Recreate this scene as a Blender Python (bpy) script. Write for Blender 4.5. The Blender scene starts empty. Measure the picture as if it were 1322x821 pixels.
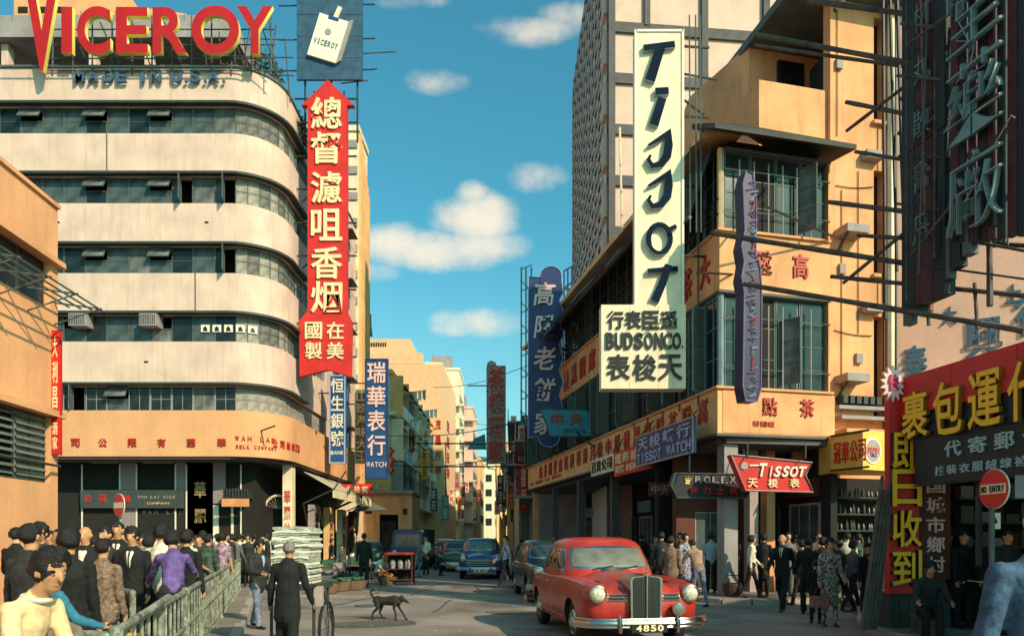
import bpy, bmesh, math, random
from mathutils import Vector, Matrix, noise
from mathutils.bvhtree import BVHTree
S = bpy.context.scene
C = S.collection
R = math.radians
random.seed(7)

# ---------------------------------------------------------------- camera
CAMH, FOC, CX, CY = 1.6, 910.0, 661.0, 695.0      # eye height and lens in photograph pixels
cam = bpy.data.cameras.new('camera')
cam.sensor_width = 36
cam.lens = 36 * FOC / 1322
cam.shift_y = (CY - 410.5) / 1322
cam.clip_end = 5000
cam.clip_start = 0.1
camo = bpy.data.objects.new('camera', cam)
C.objects.link(camo)
camo.location = (0, 0, CAMH)
camo.rotation_euler = (R(90), 0, 0)
S.camera = camo

# ---------------------------------------------------------------- light
SUN = Vector((0.92, -1.0, 0.90)).normalized()       # towards the sun
sl = bpy.data.lights.new('sun', 'SUN')
sl.energy = 4.4
sl.angle = R(0.55)
sl.color = (1.0, 0.80, 0.56)
so = bpy.data.objects.new('sun', sl)
C.objects.link(so)
so.rotation_euler = SUN.to_track_quat('Z', 'Y').to_euler()
W = bpy.data.worlds.new('World')
S.world = W
W.use_nodes = True
nt = W.node_tree
nt.nodes.clear()
def N(t, **k):
    n = nt.nodes.new(t)
    for a, b in k.items(): setattr(n, a, b)
    return n
def L(a, b): nt.links.new(a, b)
def M_(op, a, b=None, c=None):
    n = N('ShaderNodeMath', operation=op)
    for i, x in enumerate((a, b, c)):
        if x is None: continue
        if isinstance(x, (int, float)): n.inputs[i].default_value = x
        else: L(x, n.inputs[i])
    return n.outputs[0]
sky = N('ShaderNodeTexSky', sky_type='NISHITA', sun_disc=False)
sky.sun_elevation = math.asin(SUN.z)
sky.sun_rotation = math.atan2(SUN.x, SUN.y)
sky.air_density = 1.0; sky.dust_density = 1.6; sky.ozone_density = 2.0
tint = N('ShaderNodeMix', data_type='RGBA', blend_type='MULTIPLY')
tint.inputs[0].default_value = 1.0
L(sky.outputs[0], tint.inputs[6]); tint.inputs[7].default_value = (0.38, 1.12, 0.96, 1)
tc = N('ShaderNodeTexCoord')
sep = N('ShaderNodeSeparateXYZ'); L(tc.outputs['Generated'], sep.inputs[0])
dx, dy, dz = sep.outputs
yy = M_('MAXIMUM', M_('ABSOLUTE', dy), 0.02)
u = M_('DIVIDE', dx, yy); v = M_('DIVIDE', dz, yy)
comb = N('ShaderNodeCombineXYZ'); L(u, comb.inputs[0]); L(v, comb.inputs[1]); L(M_('SIGN', dy), comb.inputs[2])
nz = N('ShaderNodeTexNoise'); nz.inputs['Scale'].default_value = 8.5; nz.inputs['Detail'].default_value = 8; nz.inputs['Roughness'].default_value = 0.62
L(comb.outputs[0], nz.inputs['Vector'])
n0 = M_('SUBTRACT', nz.outputs[0], 0.5)
total = None
# cumulus heads: direction (u, v), half sizes, strength
for (px, py, a, b, s) in ((575, 322, 108, 25, .92), (612, 280, 54, 34, 1.05), (608, 252, 24, 18, 0.9), (510, 318, 48, 26, .85), (560, 105, 42, 17, .62), (690, 37, 62, 20, .72), (730, 20, 50, 16, .5),
                        (695, 226, 42, 20, .72), (625, 417, 62, 17, .75), (482, 352, 30, 12, .5), (520, 2, 60, 10, .5), (590, 425, 30, 9, .5),
                        (1500, 120, 170, 60, .9), (-300, 200, 180, 60, .9), (900, -500, 260, 70, .8), (300, -400, 220, 60, .8)):
    uu = M_('DIVIDE', M_('SUBTRACT', u, (px - CX) / FOC), a / FOC)
    vv = M_('DIVIDE', M_('SUBTRACT', v, (CY - py) / FOC), b / FOC)
    d = M_('ADD', M_('MULTIPLY', uu, uu), M_('MULTIPLY', vv, vv))
    g = M_('MULTIPLY', M_('SUBTRACT', 1.0, M_('MINIMUM', d, 3.0)), s)
    total = g if total is None else M_('MAXIMUM', total, g)
cl = M_('ADD', total, M_('MULTIPLY', n0, 3.6))
mr = N('ShaderNodeMapRange', interpolation_type='SMOOTHSTEP'); L(cl, mr.inputs[0])
mr.inputs[1].default_value = -0.3; mr.inputs[2].default_value = 1.6; mr.inputs[3].default_value = 0; mr.inputs[4].default_value = 0.82
up = M_('GREATER_THAN', dz, 0.0)
cm = N('ShaderNodeMix', data_type='RGBA'); L(M_('MULTIPLY', mr.outputs[0], up), cm.inputs[0])
hz = N('ShaderNodeMapRange', interpolation_type='SMOOTHSTEP'); L(dz, hz.inputs[0])
hz.inputs[1].default_value = 0.0; hz.inputs[2].default_value = 0.42; hz.inputs[3].default_value = 0.42; hz.inputs[4].default_value = 0.0
hm_ = N('ShaderNodeMix', data_type='RGBA'); L(hz.outputs[0], hm_.inputs[0]); L(tint.outputs[2], hm_.inputs[6]); hm_.inputs[7].default_value = (3.4, 3.7, 3.1, 1)
L(hm_.outputs[2], cm.inputs[6]); cm.inputs[7].default_value = (6.2, 5.3, 4.0, 1)
bg = N('ShaderNodeBackground'); bg.inputs[1].default_value = 0.15
L(cm.outputs[2], bg.inputs[0])
ow = N('ShaderNodeOutputWorld'); L(bg.outputs[0], ow.inputs[0])
S.view_settings.view_transform = 'Standard'
S.view_settings.look = 'None'
S.view_settings.exposure = 0.30
S.view_settings.gamma = 1.0
S.cycles.max_bounces = 5

# ---------------------------------------------------------------- helpers
def at(px, py, Y):
    "world point at depth Y that the photograph shows at pixel (px, py)"
    return Vector(((px - CX) * Y / FOC, Y, CAMH + (CY - py) * Y / FOC))
def zat(py, Y): return CAMH + (CY - py) * Y / FOC
def xat(px, Y): return (px - CX) * Y / FOC

MATS = {}
def mat(name, col, rough=.8, var=.14, scale=2.5, bump=.12, bscale=30, metal=0, streak=0, streak_col=(.12, .10, .08), spec=.4, emit=0, fine=0.10):
    if name in MATS: return MATS[name]
    m = bpy.data.materials.new(name); m.use_nodes = True
    t = m.node_tree; nd = t.nodes; b = nd['Principled BSDF']
    b.inputs['Roughness'].default_value = rough; b.inputs['Metallic'].default_value = metal
    b.inputs['Specular IOR Level'].default_value = spec
    tc = nd.new('ShaderNodeTexCoord')
    n1 = nd.new('ShaderNodeTexNoise'); n1.inputs['Scale'].default_value = scale; n1.inputs['Detail'].default_value = 6
    t.links.new(tc.outputs['Object'], n1.inputs['Vector'])
    n2 = nd.new('ShaderNodeTexNoise'); n2.inputs['Scale'].default_value = bscale; n2.inputs['Detail'].default_value = 4
    t.links.new(tc.outputs['Object'], n2.inputs['Vector'])
    r1 = nd.new('ShaderNodeMapRange'); r1.inputs[1].default_value = .3; r1.inputs[2].default_value = .7
    r1.inputs[3].default_value = 1 - var * 1.6; r1.inputs[4].default_value = 1 + var
    t.links.new(n1.outputs[0], r1.inputs[0])
    r2 = nd.new('ShaderNodeMapRange'); r2.inputs[1].default_value = .3; r2.inputs[2].default_value = .7
    r2.inputs[3].default_value = 1 - fine; r2.inputs[4].default_value = 1 + fine
    t.links.new(n2.outputs[0], r2.inputs[0])
    mu = nd.new('ShaderNodeMath'); mu.operation = 'MULTIPLY'
    t.links.new(r1.outputs[0], mu.inputs[0]); t.links.new(r2.outputs[0], mu.inputs[1])
    vm = nd.new('ShaderNodeVectorMath'); vm.operation = 'SCALE'
    vm.inputs[0].default_value = col[:3]; t.links.new(mu.outputs[0], vm.inputs['Scale'])
    out = vm.outputs[0]
    if streak:
        mp = nd.new('ShaderNodeMapping'); mp.inputs['Scale'].default_value = (2.2, 2.2, .22)
        t.links.new(tc.outputs['Object'], mp.inputs[0])
        n3 = nd.new('ShaderNodeTexNoise'); n3.inputs['Scale'].default_value = 2.0; n3.inputs['Detail'].default_value = 8; n3.inputs['Roughness'].default_value = .65
        t.links.new(mp.outputs[0], n3.inputs['Vector'])
        r3 = nd.new('ShaderNodeMapRange'); r3.inputs[1].default_value = .5; r3.inputs[2].default_value = .78
        r3.inputs[3].default_value = 0; r3.inputs[4].default_value = streak
        t.links.new(n3.outputs[0], r3.inputs[0])
        mx = nd.new('ShaderNodeMix'); mx.data_type = 'RGBA'
        t.links.new(r3.outputs[0], mx.inputs[0]); t.links.new(out, mx.inputs[6]); mx.inputs[7].default_value = (*streak_col, 1)
        out = mx.outputs[2]
    t.links.new(out, b.inputs['Base Color'])
    if emit:
        t.links.new(out, b.inputs['Emission Color']); b.inputs['Emission Strength'].default_value = emit
    if bump:
        bp = nd.new('ShaderNodeBump'); bp.inputs['Strength'].default_value = bump; bp.inputs['Distance'].default_value = .02
        t.links.new(n2.outputs[0], bp.inputs['Height']); t.links.new(bp.outputs[0], b.inputs['Normal'])
    MATS[name] = m
    return m
def flat(name, col, rough=.6, metal=0, spec=.4, **k):
    return mat(name, col, rough, var=k.pop('var', .06), bump=k.pop('bump', .04), metal=metal, spec=spec, **k)

WLOC = {}
def wl(o): return WLOC.get(o.name, Vector((0, 0, 0))) if o is not None else Vector((0, 0, 0))
def thing(name, label, cat, loc=(0, 0, 0), group=None):
    o = bpy.data.objects.new(name, None); C.objects.link(o); o.location = loc
    o.empty_display_size = .1
    o['label'] = label; o['category'] = cat
    if group: o['group'] = group
    WLOC[o.name] = Vector(loc)
    return o
def tag(o, label=None, cat=None, group=None, kind=None):
    for k, x in (('label', label), ('category', cat), ('group', group), ('kind', kind)):
        if x: o[k] = x
    return o
def Fr(O, U, tilt=0):
    "frame on a vertical face: x to the viewer's right along U, y inward, z up"
    U = Vector((U[0], U[1], 0)).normalized(); Z = Vector((0, 0, 1)); I = -(U.cross(Z))
    m = Matrix(((U.x, I.x, 0, O[0]), (U.y, I.y, 0, O[1]), (0, 0, 1, O[2] if len(O) > 2 else 0), (0, 0, 0, 1)))
    return m
ID = Matrix.Identity(4)
class MB:
    def __init__(s, M=None): s.v = []; s.f = []; s.m = []; s.M = M or ID
    def add(s, vs, fs, mi=0):
        n = len(s.v); s.v += [s.M @ Vector(v) for v in vs]
        s.f += [tuple(i + n for i in f) for f in fs]; s.m += [mi] * len(fs)
        return s
    def box(s, a, b, mi=0):
        x0, y0, z0 = a; x1, y1, z1 = b
        return s.add([(x0, y0, z0), (x1, y0, z0), (x1, y1, z0), (x0, y1, z0), (x0, y0, z1), (x1, y0, z1), (x1, y1, z1), (x0, y1, z1)],
                     [(0, 3, 2, 1), (4, 5, 6, 7), (0, 1, 5, 4), (1, 2, 6, 5), (2, 3, 7, 6), (3, 0, 4, 7)], mi)
    def cbox(s, c, d, M=None, mi=0):
        M = M or ID; h = [x / 2 for x in d]; c = Vector(c)
        vs = [c + (M.to_3x3() @ Vector((sx * h[0], sy * h[1], sz * h[2]))) for sz in (-1, 1) for sx, sy in ((-1, -1), (1, -1), (1, 1), (-1, 1))]
        return s.add(vs, [(0, 3, 2, 1), (4, 5, 6, 7), (0, 1, 5, 4), (1, 2, 6, 5), (2, 3, 7, 6), (3, 0, 4, 7)], mi)
    def ngon(s, pts, mi=0): return s.add(pts, [tuple(range(len(pts)))], mi)
    def prism(s, poly, y0, y1, mi=0, side=None):
        "poly in (x, z), extruded along y"
        n = len(poly)
        s.add([(x, y0, z) for x, z in poly] + [(x, y1, z) for x, z in poly], [tuple(range(n)), tuple(range(2 * n - 1, n - 1, -1))], mi)
        b = len(s.v) - 2 * n
        for i in range(n):
            j = (i + 1) % n; s.f.append((b + i, b + j, b + n + j, b + n + i)); s.m.append(mi if side is None else side)
        return s
    def vprism(s, poly, z0, z1, mi=0):
        "poly in (x, y), extruded along z"
        n = len(poly)
        s.add([(x, y, z0) for x, y in poly] + [(x, y, z1) for x, y in poly], [tuple(range(n - 1, -1, -1)), tuple(range(n, 2 * n))] + [(i, (i + 1) % n, n + (i + 1) % n, n + i) for i in range(n)], mi)
        return s
    def tube(s, pts, r, n=6, mi=0, closed=False):
        pts = [Vector(p) for p in pts]; k = len(pts)
        rs = r if isinstance(r, (list, tuple)) else [r] * k
        b = []; prev = None
        for i, p in enumerate(pts):
            t = (pts[min(i + 1, k - 1)] - pts[max(i - 1, 0)])
            if t.length < 1e-9: t = Vector((0, 0, 1))
            t.normalize()
            if prev is None:
                a = Vector((0, 0, 1)) if abs(t.z) < .9 else Vector((1, 0, 0))
                a = (a - t * a.dot(t)).normalized()
            else:
                a = (prev - t * prev.dot(t)).normalized()
            prev = a; c = t.cross(a)
            b += [p + (a * math.cos(q) + c * math.sin(q)) * rs[i] for q in [2 * math.pi * j / n for j in range(n)]]
        fs = [(i * n + j, i * n + (j + 1) % n, (i + 1) * n + (j + 1) % n, (i + 1) * n + j) for i in range(k - 1) for j in range(n)]
        fs += [tuple(range(n - 1, -1, -1)), tuple(range((k - 1) * n, k * n))]
        return s.add(b, fs, mi)
    def lathe(s, prof, n=16, c=(0, 0, 0), axis='z', mi=0):
        vs = []
        for r, h in prof:
            for j in range(n):
                a = 2 * math.pi * j / n; x, y = r * math.cos(a), r * math.sin(a)
                p = (x, y, h) if axis == 'z' else ((x, h, y) if axis == 'y' else (h, x, y))
                vs.append((p[0] + c[0], p[1] + c[1], p[2] + c[2]))
        k = len(prof)
        fs = [(i * n + j, i * n + (j + 1) % n, (i + 1) * n + (j + 1) % n, (i + 1) * n + j) for i in range(k - 1) for j in range(n)]
        fs += [tuple(range(n)), tuple(range((k - 1) * n, k * n))]
        return s.add(vs, fs, mi)
    def band(s, path, z0, z1, t, mi=0):
        "vertical strip along a list of (x, y, nx, ny) outward points; thickness t inward"
        n = len(path); vs = []
        for x, y, nx, ny in path:
            vs += [(x, y, z0), (x, y, z1), (x - nx * t, y - ny * t, z1), (x - nx * t, y - ny * t, z0)]
        fs = [(4 * i + j, 4 * i + 4 + j, 4 * i + 4 + (j + 1) % 4, 4 * i + (j + 1) % 4) for i in range(n - 1) for j in range(4)]
        fs += [(0, 1, 2, 3), (4 * n - 4, 4 * n - 3, 4 * n - 2, 4 * n - 1)]
        return s.add(vs, fs, mi)
    def wall(s, x0, x1, z0, z1, holes, t=.25, y=0, mi=0):
        "wall slab with rectangular holes (x0, x1, z0, z1)"
        zs = sorted({z0, z1, *[h[2] for h in holes], *[h[3] for h in holes]})
        zs = [z for z in zs if z0 <= z <= z1]
        for a, b in zip(zs, zs[1:]):
            if b - a < 1e-5: continue
            m = (a + b) / 2; cuts = sorted([(h[0], h[1]) for h in holes if h[2] < m < h[3]])
            x = x0
            for c0, c1 in cuts:
                if c0 > x: s.box((x, y, a), (min(c0, x1), y + t, b), mi)
                x = max(x, c1)
            if x < x1: s.box((x, y, a), (x1, y + t, b), mi)
        return s
    def mesh(s, name, mats, off=Vector((0, 0, 0)), smooth=False, recalc=True):
        me = bpy.data.meshes.new(name); me.from_pydata([v - off for v in s.v], [], s.f)
        for m in (mats if isinstance(mats, (list, tuple)) else [mats]): me.materials.append(m)
        if any(s.m): me.polygons.foreach_set('material_index', s.m)
        if recalc:
            b = bmesh.new(); b.from_mesh(me); bmesh.ops.recalc_face_normals(b, faces=b.faces[:]); b.to_mesh(me); b.free()
        if smooth:
            me.polygons.foreach_set('use_smooth', [True] * len(me.polygons))
            if smooth != 'all': me.set_sharp_from_angle(angle=R(38))
        me.update()
        return me
    def build(s, name, mats, parent=None, smooth=False, label=None, kind=None, recalc=True):
        me = s.mesh(name, mats, wl(parent), smooth, recalc)
        o = bpy.data.objects.new(name, me); C.objects.link(o)
        if parent is not None: o.parent = parent
        WLOC[o.name] = wl(parent)
        return tag(o, label=label, kind=kind)
def inst(me, name, parent, M, mats=None, local=False):
    o = bpy.data.objects.new(name, me); C.objects.link(o)
    if parent is not None: o.parent = parent
    o.matrix_local = M if local else Matrix.Translation(-wl(parent)) @ M
    WLOC[o.name] = wl(parent)
    return o
def T(x, y, z): return Matrix.Translation((x, y, z))
def RZ(a): return Matrix.Rotation(a, 4, 'Z')
def SC(x, y, z): return Matrix.Diagonal((x, y, z, 1))
def copy_tree(o, parent=None):
    c = o.copy(); C.objects.link(c); c.parent = parent
    for ch in list(o.children): copy_tree(ch, c)
    return c

# glyphs as solid relief, one mesh per character (unit box, x right, y up, z out)
GL = {}
def glyph(ch, bold=.0, res=2, shear=0):
    if not ch.isascii(): bold = min(bold, .015)
    k = (ch, bold, shear)
    if k in GL: return GL[k]
    t = bpy.data.curves.new('g', 'FONT'); t.body = ch; res = 7 if ch.isascii() else res; t.offset = bold; t.extrude = .5; t.resolution_u = res; t.shear = shear
    o = bpy.data.objects.new('g', t); C.objects.link(o)
    dg = bpy.context.evaluated_depsgraph_get()
    me = bpy.data.meshes.new_from_object(o.evaluated_get(dg))
    bpy.data.objects.remove(o); bpy.data.curves.remove(t)
    xs = [v.co.x for v in me.vertices]; ys = [v.co.y for v in me.vertices]
    x0, x1, y0, y1 = min(xs), max(xs), min(ys), max(ys)
    for v in me.vertices:
        v.co = ((v.co.x - (x0 + x1) / 2) / max(x1 - x0, 1e-6), (v.co.y - (y0 + y1) / 2) / max(y1 - y0, 1e-6), v.co.z)
    me.materials.clear(); me.name = 'character'
    GL[k] = (me, (x1 - x0) / max(y1 - y0, 1e-6))
    return GL[k]
GV = {}
def char(ch, Mf, x, z, w, h, depth, m, parent, y=0, bold=.012, side=None, name='character', rot=0, shear=0):
    "character centred at (x, z) of frame Mf, standing `depth` proud of plane y (towards the viewer)"
    me, asp = glyph(ch, bold, shear=shear)
    key = (ch, bold, shear, m.name, side.name if side else '')
    if key not in GV:
        m2 = me.copy(); m2.materials.append(m)
        if side:
            m2.materials.append(side)
            for p in m2.polygons:
                if abs(p.normal.z) < .5: p.material_index = 1
        GV[key] = m2
    if w is None: w = h * asp
    if h is None: h = w / asp
    M = Mf @ T(x, y - depth / 2, z) @ Matrix.Rotation(R(90), 4, 'X') @ Matrix.Rotation(rot, 4, 'Z') @ SC(w, h, depth)
    return inst(GV[key], name, parent, M)
def text_h(s, Mf, x0, x1, z, h, depth, m, parent, y=0, fill=.86, **k):
    n = len(s); st = (x1 - x0) / n
    for i, ch in enumerate(s):
        if ch == ' ': continue
        w = st * fill
        me, asp = glyph(ch, k.get('bold', .012), shear=k.get('shear', 0))
        hh = h
        if ch in '.,': w = st * .2; hh = h * .2; char(ch, Mf, x0 + (i + .3) * st, z - h * .4, w, hh, depth, m, parent, y, **k); continue
        if asp < .45 and ch not in '一': w = min(w, h * max(asp, .2))
        char(ch, Mf, x0 + (i + .5) * st, z, w, hh, depth, m, parent, y, **k)
def text_v(s, Mf, x, z1, z0, w, depth, m, parent, y=0, fill=.86, **k):
    n = len(s); st = (z1 - z0) / n
    for i, ch in enumerate(s):
        if ch == ' ': continue
        char(ch, Mf, x, z1 - (i + .5) * st, w, st * fill, depth, m, parent, y, **k)

# ---------------------------------------------------------------- materials
m_asphalt = mat('asphalt', (.24, .20, .175), .85, var=.32, scale=.5, bump=.5, bscale=60, fine=.3, streak=0)
m_paving = mat('paving', (.22, .18, .15), .85, var=.15, scale=1, bump=.3, fine=.2)
m_kerb = mat('kerb_stone', (.36, .30, .25), .8)
m_wb = mat('cream_render', (.69, .49, .395), .85, var=.10, scale=.9, streak=.6, streak_col=(.36, .27, .22), fine=.12)
m_wborange = mat('orange_render', (.72, .36, .17), .85, var=.08, scale=.8, streak=.2, streak_col=(.35, .18, .1))
m_nb = mat('apricot_render', (.76, .37, .18), .85, var=.12, scale=.7, streak=.32, streak_col=(.4, .22, .12))
m_cb = mat('ochre_render', (.74, .35, .16), .85, var=.14, scale=1.1, streak=.65, streak_col=(.33, .19, .09))
m_pink = mat('pink_render', (.78, .45, .33), .85, var=.07, scale=.9, streak=.15, streak_col=(.4, .26, .2))
m_band = mat('sign_band_render', (.78, .45, .19), .8, var=.12, scale=1.2, streak=.4, streak_col=(.3, .18, .1))
m_gbwall = mat('pale_pink_panel', (.66, .46, .37), .85, var=.06, scale=1, streak=.15, streak_col=(.4, .3, .25), fine=.15)
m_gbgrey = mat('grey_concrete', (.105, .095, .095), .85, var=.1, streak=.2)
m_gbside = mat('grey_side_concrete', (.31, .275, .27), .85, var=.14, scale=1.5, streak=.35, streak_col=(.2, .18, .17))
m_white = mat('white_paint', (.76, .70, .58), .6, var=.05)
m_cream = mat('cream_paint', (.80, .68, .47), .6, var=.10, scale=1.5, streak=.35, streak_col=(.4, .3, .2))
m_red = mat('red_enamel', (.48, .010, .010), .4, var=.12, scale=1.5, streak=.3, streak_col=(.22, .02, .015), bump=.05)
m_redlit = mat('red_sign_paint', (.62, .022, .016), .5, var=.12, scale=1.5, streak=.3, streak_col=(.30, .03, .02), bump=.05)
m_redchar = flat('red_character_paint', (.45, .03, .015), .5)
m_yellow = flat('yellow_paint', (.95, .50, .015), .45)
m_palegold = flat('pale_gold_paint', (.85, .66, .38), .45)
m_goldside = flat('yellow_edge_paint', (.85, .72, .15), .45)
m_blue = mat('blue_enamel', (.012, .075, .22), .4, var=.15, streak=.2)
m_navy = mat('navy_enamel', (.022, .035, .14), .4, var=.15)
m_bluechar = flat('blue_grey_lettering', (.05, .11, .19), .5)
m_pinkchar = flat('pink_white_lettering', (.80, .52, .48), .5)
m_teal = mat('teal_enamel', (.02, .26, .33), .4)
m_black = flat('black_paint', (.012, .014, .014), .5)
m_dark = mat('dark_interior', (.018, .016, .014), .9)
m_brown = mat('brown_board', (.10, .028, .016), .7)
m_glass = mat('dark_glass', (.018, .027, .027), .18, var=.5, scale=1.2, bump=.05, spec=.4)
m_glass2 = mat('teal_glass', (.075, .10, .10), .3, var=.45, scale=1.5, bump=.05, spec=.35)
m_glass3 = mat('grey_glass', (.14, .15, .14), .4, var=.45, scale=2, bump=.05, spec=.35, streak=.5, streak_col=(.04, .06, .06))
m_curtain = mat('curtained_glass', (.34, .31, .26), .7, var=.3, scale=3, bump=.03, spec=.2, streak=.5, streak_col=(.1, .12, .12))
m_curtain2 = mat('drawn_blind_glass', (.17, .165, .145), .8, var=.4, scale=3, bump=.03, spec=.1)
m_steel = mat('green_grey_steel', (.085, .11, .10), .6)
m_darksteel = mat('dark_steel', (.035, .045, .042), .6)
m_greenwood = mat('green_shutter_paint', (.12, .15, .125), .7, streak=.4)
m_bluewood = mat('faded_blue_paint', (.16, .26, .29), .7, streak=.4)
m_awn = mat('blue_canvas', (.05, .085, .13), .85, var=.25, scale=2)
m_awnlight = mat('pale_canvas', (.46, .40, .30), .85, var=.2, scale=2, streak=.3)
m_awnor = mat('orange_canvas', (.6, .26, .10), .85, var=.15)
m_roofdark = mat('dark_tin_roof', (.03, .03, .027), .7, streak=.3, bump=.3)
m_bamboo = mat('weathered_bamboo', (.10, .075, .06), .7, var=.35, scale=6)
m_bambooR = mat('reddish_bamboo', (.30, .12, .08), .7, var=.35, scale=6)
m_pebble = mat('pebbledash', (.30, .24, .24), .9, var=.2, scale=25, bump=.8, bscale=90, fine=.4)
m_tile = mat('mauve_tile', (.40, .30, .29), .6)
m_rail = mat('worn_green_rail_paint', (.27, .29, .23), .55, metal=.3, var=.4, scale=8, fine=.4, streak=.4, streak_col=(.34, .25, .16))
m_chrome = mat('chrome', (.46, .45, .42), .22, metal=1, var=.05, bump=0)
m_rubber = mat('tyre_rubber', (.012, .012, .012), .85)
m_carred = mat('red_car_paint', (.42, .030, .020), .28, var=.16, scale=3, bump=.02, bscale=8, spec=.6)
m_carblack = mat('black_green_car_paint', (.018, .026, .022), .22, bump=.01, spec=.6)
m_carblue = mat('blue_car_paint', (.02, .07, .17), .25, bump=.01, spec=.6)
m_carwhite = mat('cream_car_paint', (.6, .52, .38), .3, bump=.01)
m_cargreen = mat('green_car_paint', (.03, .07, .055), .3, bump=.01)
m_carglass = mat('car_glass', (.03, .035, .035), .06, var=.1, bump=0, spec=.9)
m_carglassL = mat('grey_reflection_glass', (.17, .17, .14), .12, var=.25, scale=3, bump=0, spec=.9)  # greyish reflection is put into the glass colour
m_lens = mat('headlamp_glass', (.62, .58, .42), .12, var=.25, scale=30, bump=.3, bscale=60, spec=.9)
m_leaf = mat('leaf_green', (.035, .065, .02), .7, var=.5, scale=4)
m_plate = flat('number_plate_black', (.01, .01, .01), .4)
# ---------------------------------------------------------------- ground
def slab(name, poly, z0, z1, m, **k):
    b = MB(); b.vprism(poly, z0, z1); return b.build(name, m, kind='structure', **k)
g = MB(); g.add([(-900, -200, 0), (900, -200, 0), (900, 2500, 0), (-900, 2500, 0)], [(0, 1, 2, 3)]); g.build('road', m_asphalt, kind='structure')
PAV = .13
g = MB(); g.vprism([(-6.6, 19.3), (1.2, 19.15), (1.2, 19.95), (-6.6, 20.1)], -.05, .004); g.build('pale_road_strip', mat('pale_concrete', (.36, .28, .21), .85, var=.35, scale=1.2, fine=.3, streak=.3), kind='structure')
def kx(Y): return -0.62 - .335 * Y
leftpoly = [(-40, -20), (kx(-20) , -20), (kx(0), 0), (kx(20), 20), (-7.9, 21.3), (-9.0, 22.6), (-10.8, 23.2), (-40, 23.4)]
slab('left_pavement', leftpoly, -.2, PAV, m_paving)
slab('corner_pavement', [(-40, 28.4), (-12.6, 28.4), (-10.4, 28.9), (-8.9, 30.6), (-8.4, 33), (-8.3, 60), (-6.6, 90), (-6.4, 160), (-40, 160)], -.2, PAV, m_paving)
rp = [(-0.8, 150), (-0.3, 100), (0.6, 45), (0.55, 38.8), (4.75, 17.75), (5.15, 17.25), (5.8, 17.05), (8.3, 17.5), (7.2, 14.6), (6.25, 12.6), (6.05, 11.5), (6.4, -20), (60, -20), (60, 150)]
slab('right_pavement', rp, -.2, PAV, m_paving)
def kerbline(pts, name):
    "individual kerb stones along a line"
    p = thing(name, '', ''); 
    del p['category']; del p['label']; p['kind'] = 'structure'
    for a, b in zip(pts, pts[1:]):
        a = Vector((*a, 0)); b = Vector((*b, 0)); d = b - a; n = max(1, int(d.length / .9)); u = d / n; f = u.normalized(); s = Vector((-f.y, f.x, 0))
        for i in range(n):
            q = a + u * i; ln = u.length - .015
            if not (-2 < q.y < 60): continue
            m = MB(); c = q + f * ln / 2
            m.cbox((c.x, c.y, .055), (ln, .16, .16 + .012 * ((i * 7) % 3 - 1)), RZ(math.atan2(f.y, f.x)))
            m.build('kerb_stone', m_kerb, p)
kerbline([(kx(2), 2), (kx(20), 20), (-7.9, 21.3), (-9.0, 22.6)], 'left_kerb')
kerbline([(-12.6, 28.4), (-10.4, 28.9), (-8.9, 30.6), (-8.4, 33), (-8.35, 44)], 'corner_kerb')
kerbline([(0.6, 38.6), (4.75, 17.75), (5.15, 17.25), (5.8, 17.05), (8.3, 17.5)], 'right_kerb')
kerbline([(7.4, 14.9), (6.25, 12.6), (6.05, 11.5), (6.12, 8)], 'near_kerb')
# hills closing the street
def hills(name, Y, x0, x1, h, seed, col):
    nx, ny = 90, 14; b = MB(); vs = []
    for j in range(ny + 1):
        for i in range(nx + 1):
            x = x0 + (x1 - x0) * i / nx; t = j / ny
            e = math.sin(math.pi * i / nx) ** .5 * math.sin(t * math.pi * .5)
            z = h * e * (.75 + .35 * noise.noise(Vector((x / 260, t * 1.5, seed))) + .12 * noise.noise(Vector((x / 60, t * 5, seed)))) - 2
            vs.append((x, Y + t * 420, z))
    b.add(vs, [(j * (nx + 1) + i, j * (nx + 1) + i + 1, (j + 1) * (nx + 1) + i + 1, (j + 1) * (nx + 1) + i) for j in range(ny) for i in range(nx)])
    b.build(name, mat(name + '_hazed_scrub', col, .95, var=.35, scale=.02, bump=0), kind='structure', smooth='all')
hills('hills', 420, -700, 800, 105, 2, (.10, .17, .17))  # distance haze is put into the bluish hill colour

# ---------------------------------------------------------------- window units
WM = {}
def win_unit(w, h, nx=1, nz=1, fw=.035, dp=.05, barw=.022):
    k = (round(w, 3), round(h, 3), nx, nz, fw, dp, barw)
    if k not in WM:
        b = MB()
        b.box((0, 0, 0), (fw, dp, h)); b.box((w - fw, 0, 0), (w, dp, h)); b.box((fw, 0, 0), (w - fw, dp, fw)); b.box((fw, 0, h - fw), (w - fw, dp, h))
        for i in range(1, nx): x = w * i / nx; b.box((x - barw / 2, .006, fw), (x + barw / 2, dp - .006, h - fw))
        for j in range(1, nz): z = h * j / nz; b.box((fw, .008, z - barw / 2), (w - fw, dp - .008, z + barw / 2))
        fm = b.mesh('window', m_steel)
        c = MB(); c.box((fw * .5, dp * .45, fw * .5), (w - fw * .5, dp * .6, h - fw * .5))
        WM[k] = (fm, c.mesh('pane', m_glass))
    return WM[k]
def window(parent, Mf, x, z, w, h, glass, frame=None, nx=1, nz=1, y=.1, pane=True, **k):
    fm, pm = win_unit(w, h, nx, nz, **k)
    o = inst(fm, 'window', parent, Mf @ T(x, y, z))
    if frame: o.material_slots[0].link = 'OBJECT'; o.material_slots[0].material = frame
    if pane:
        p = inst(pm, 'pane', o, ID, local=True); p.material_slots[0].link = 'OBJECT'; p.material_slots[0].material = glass
    return o

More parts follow.
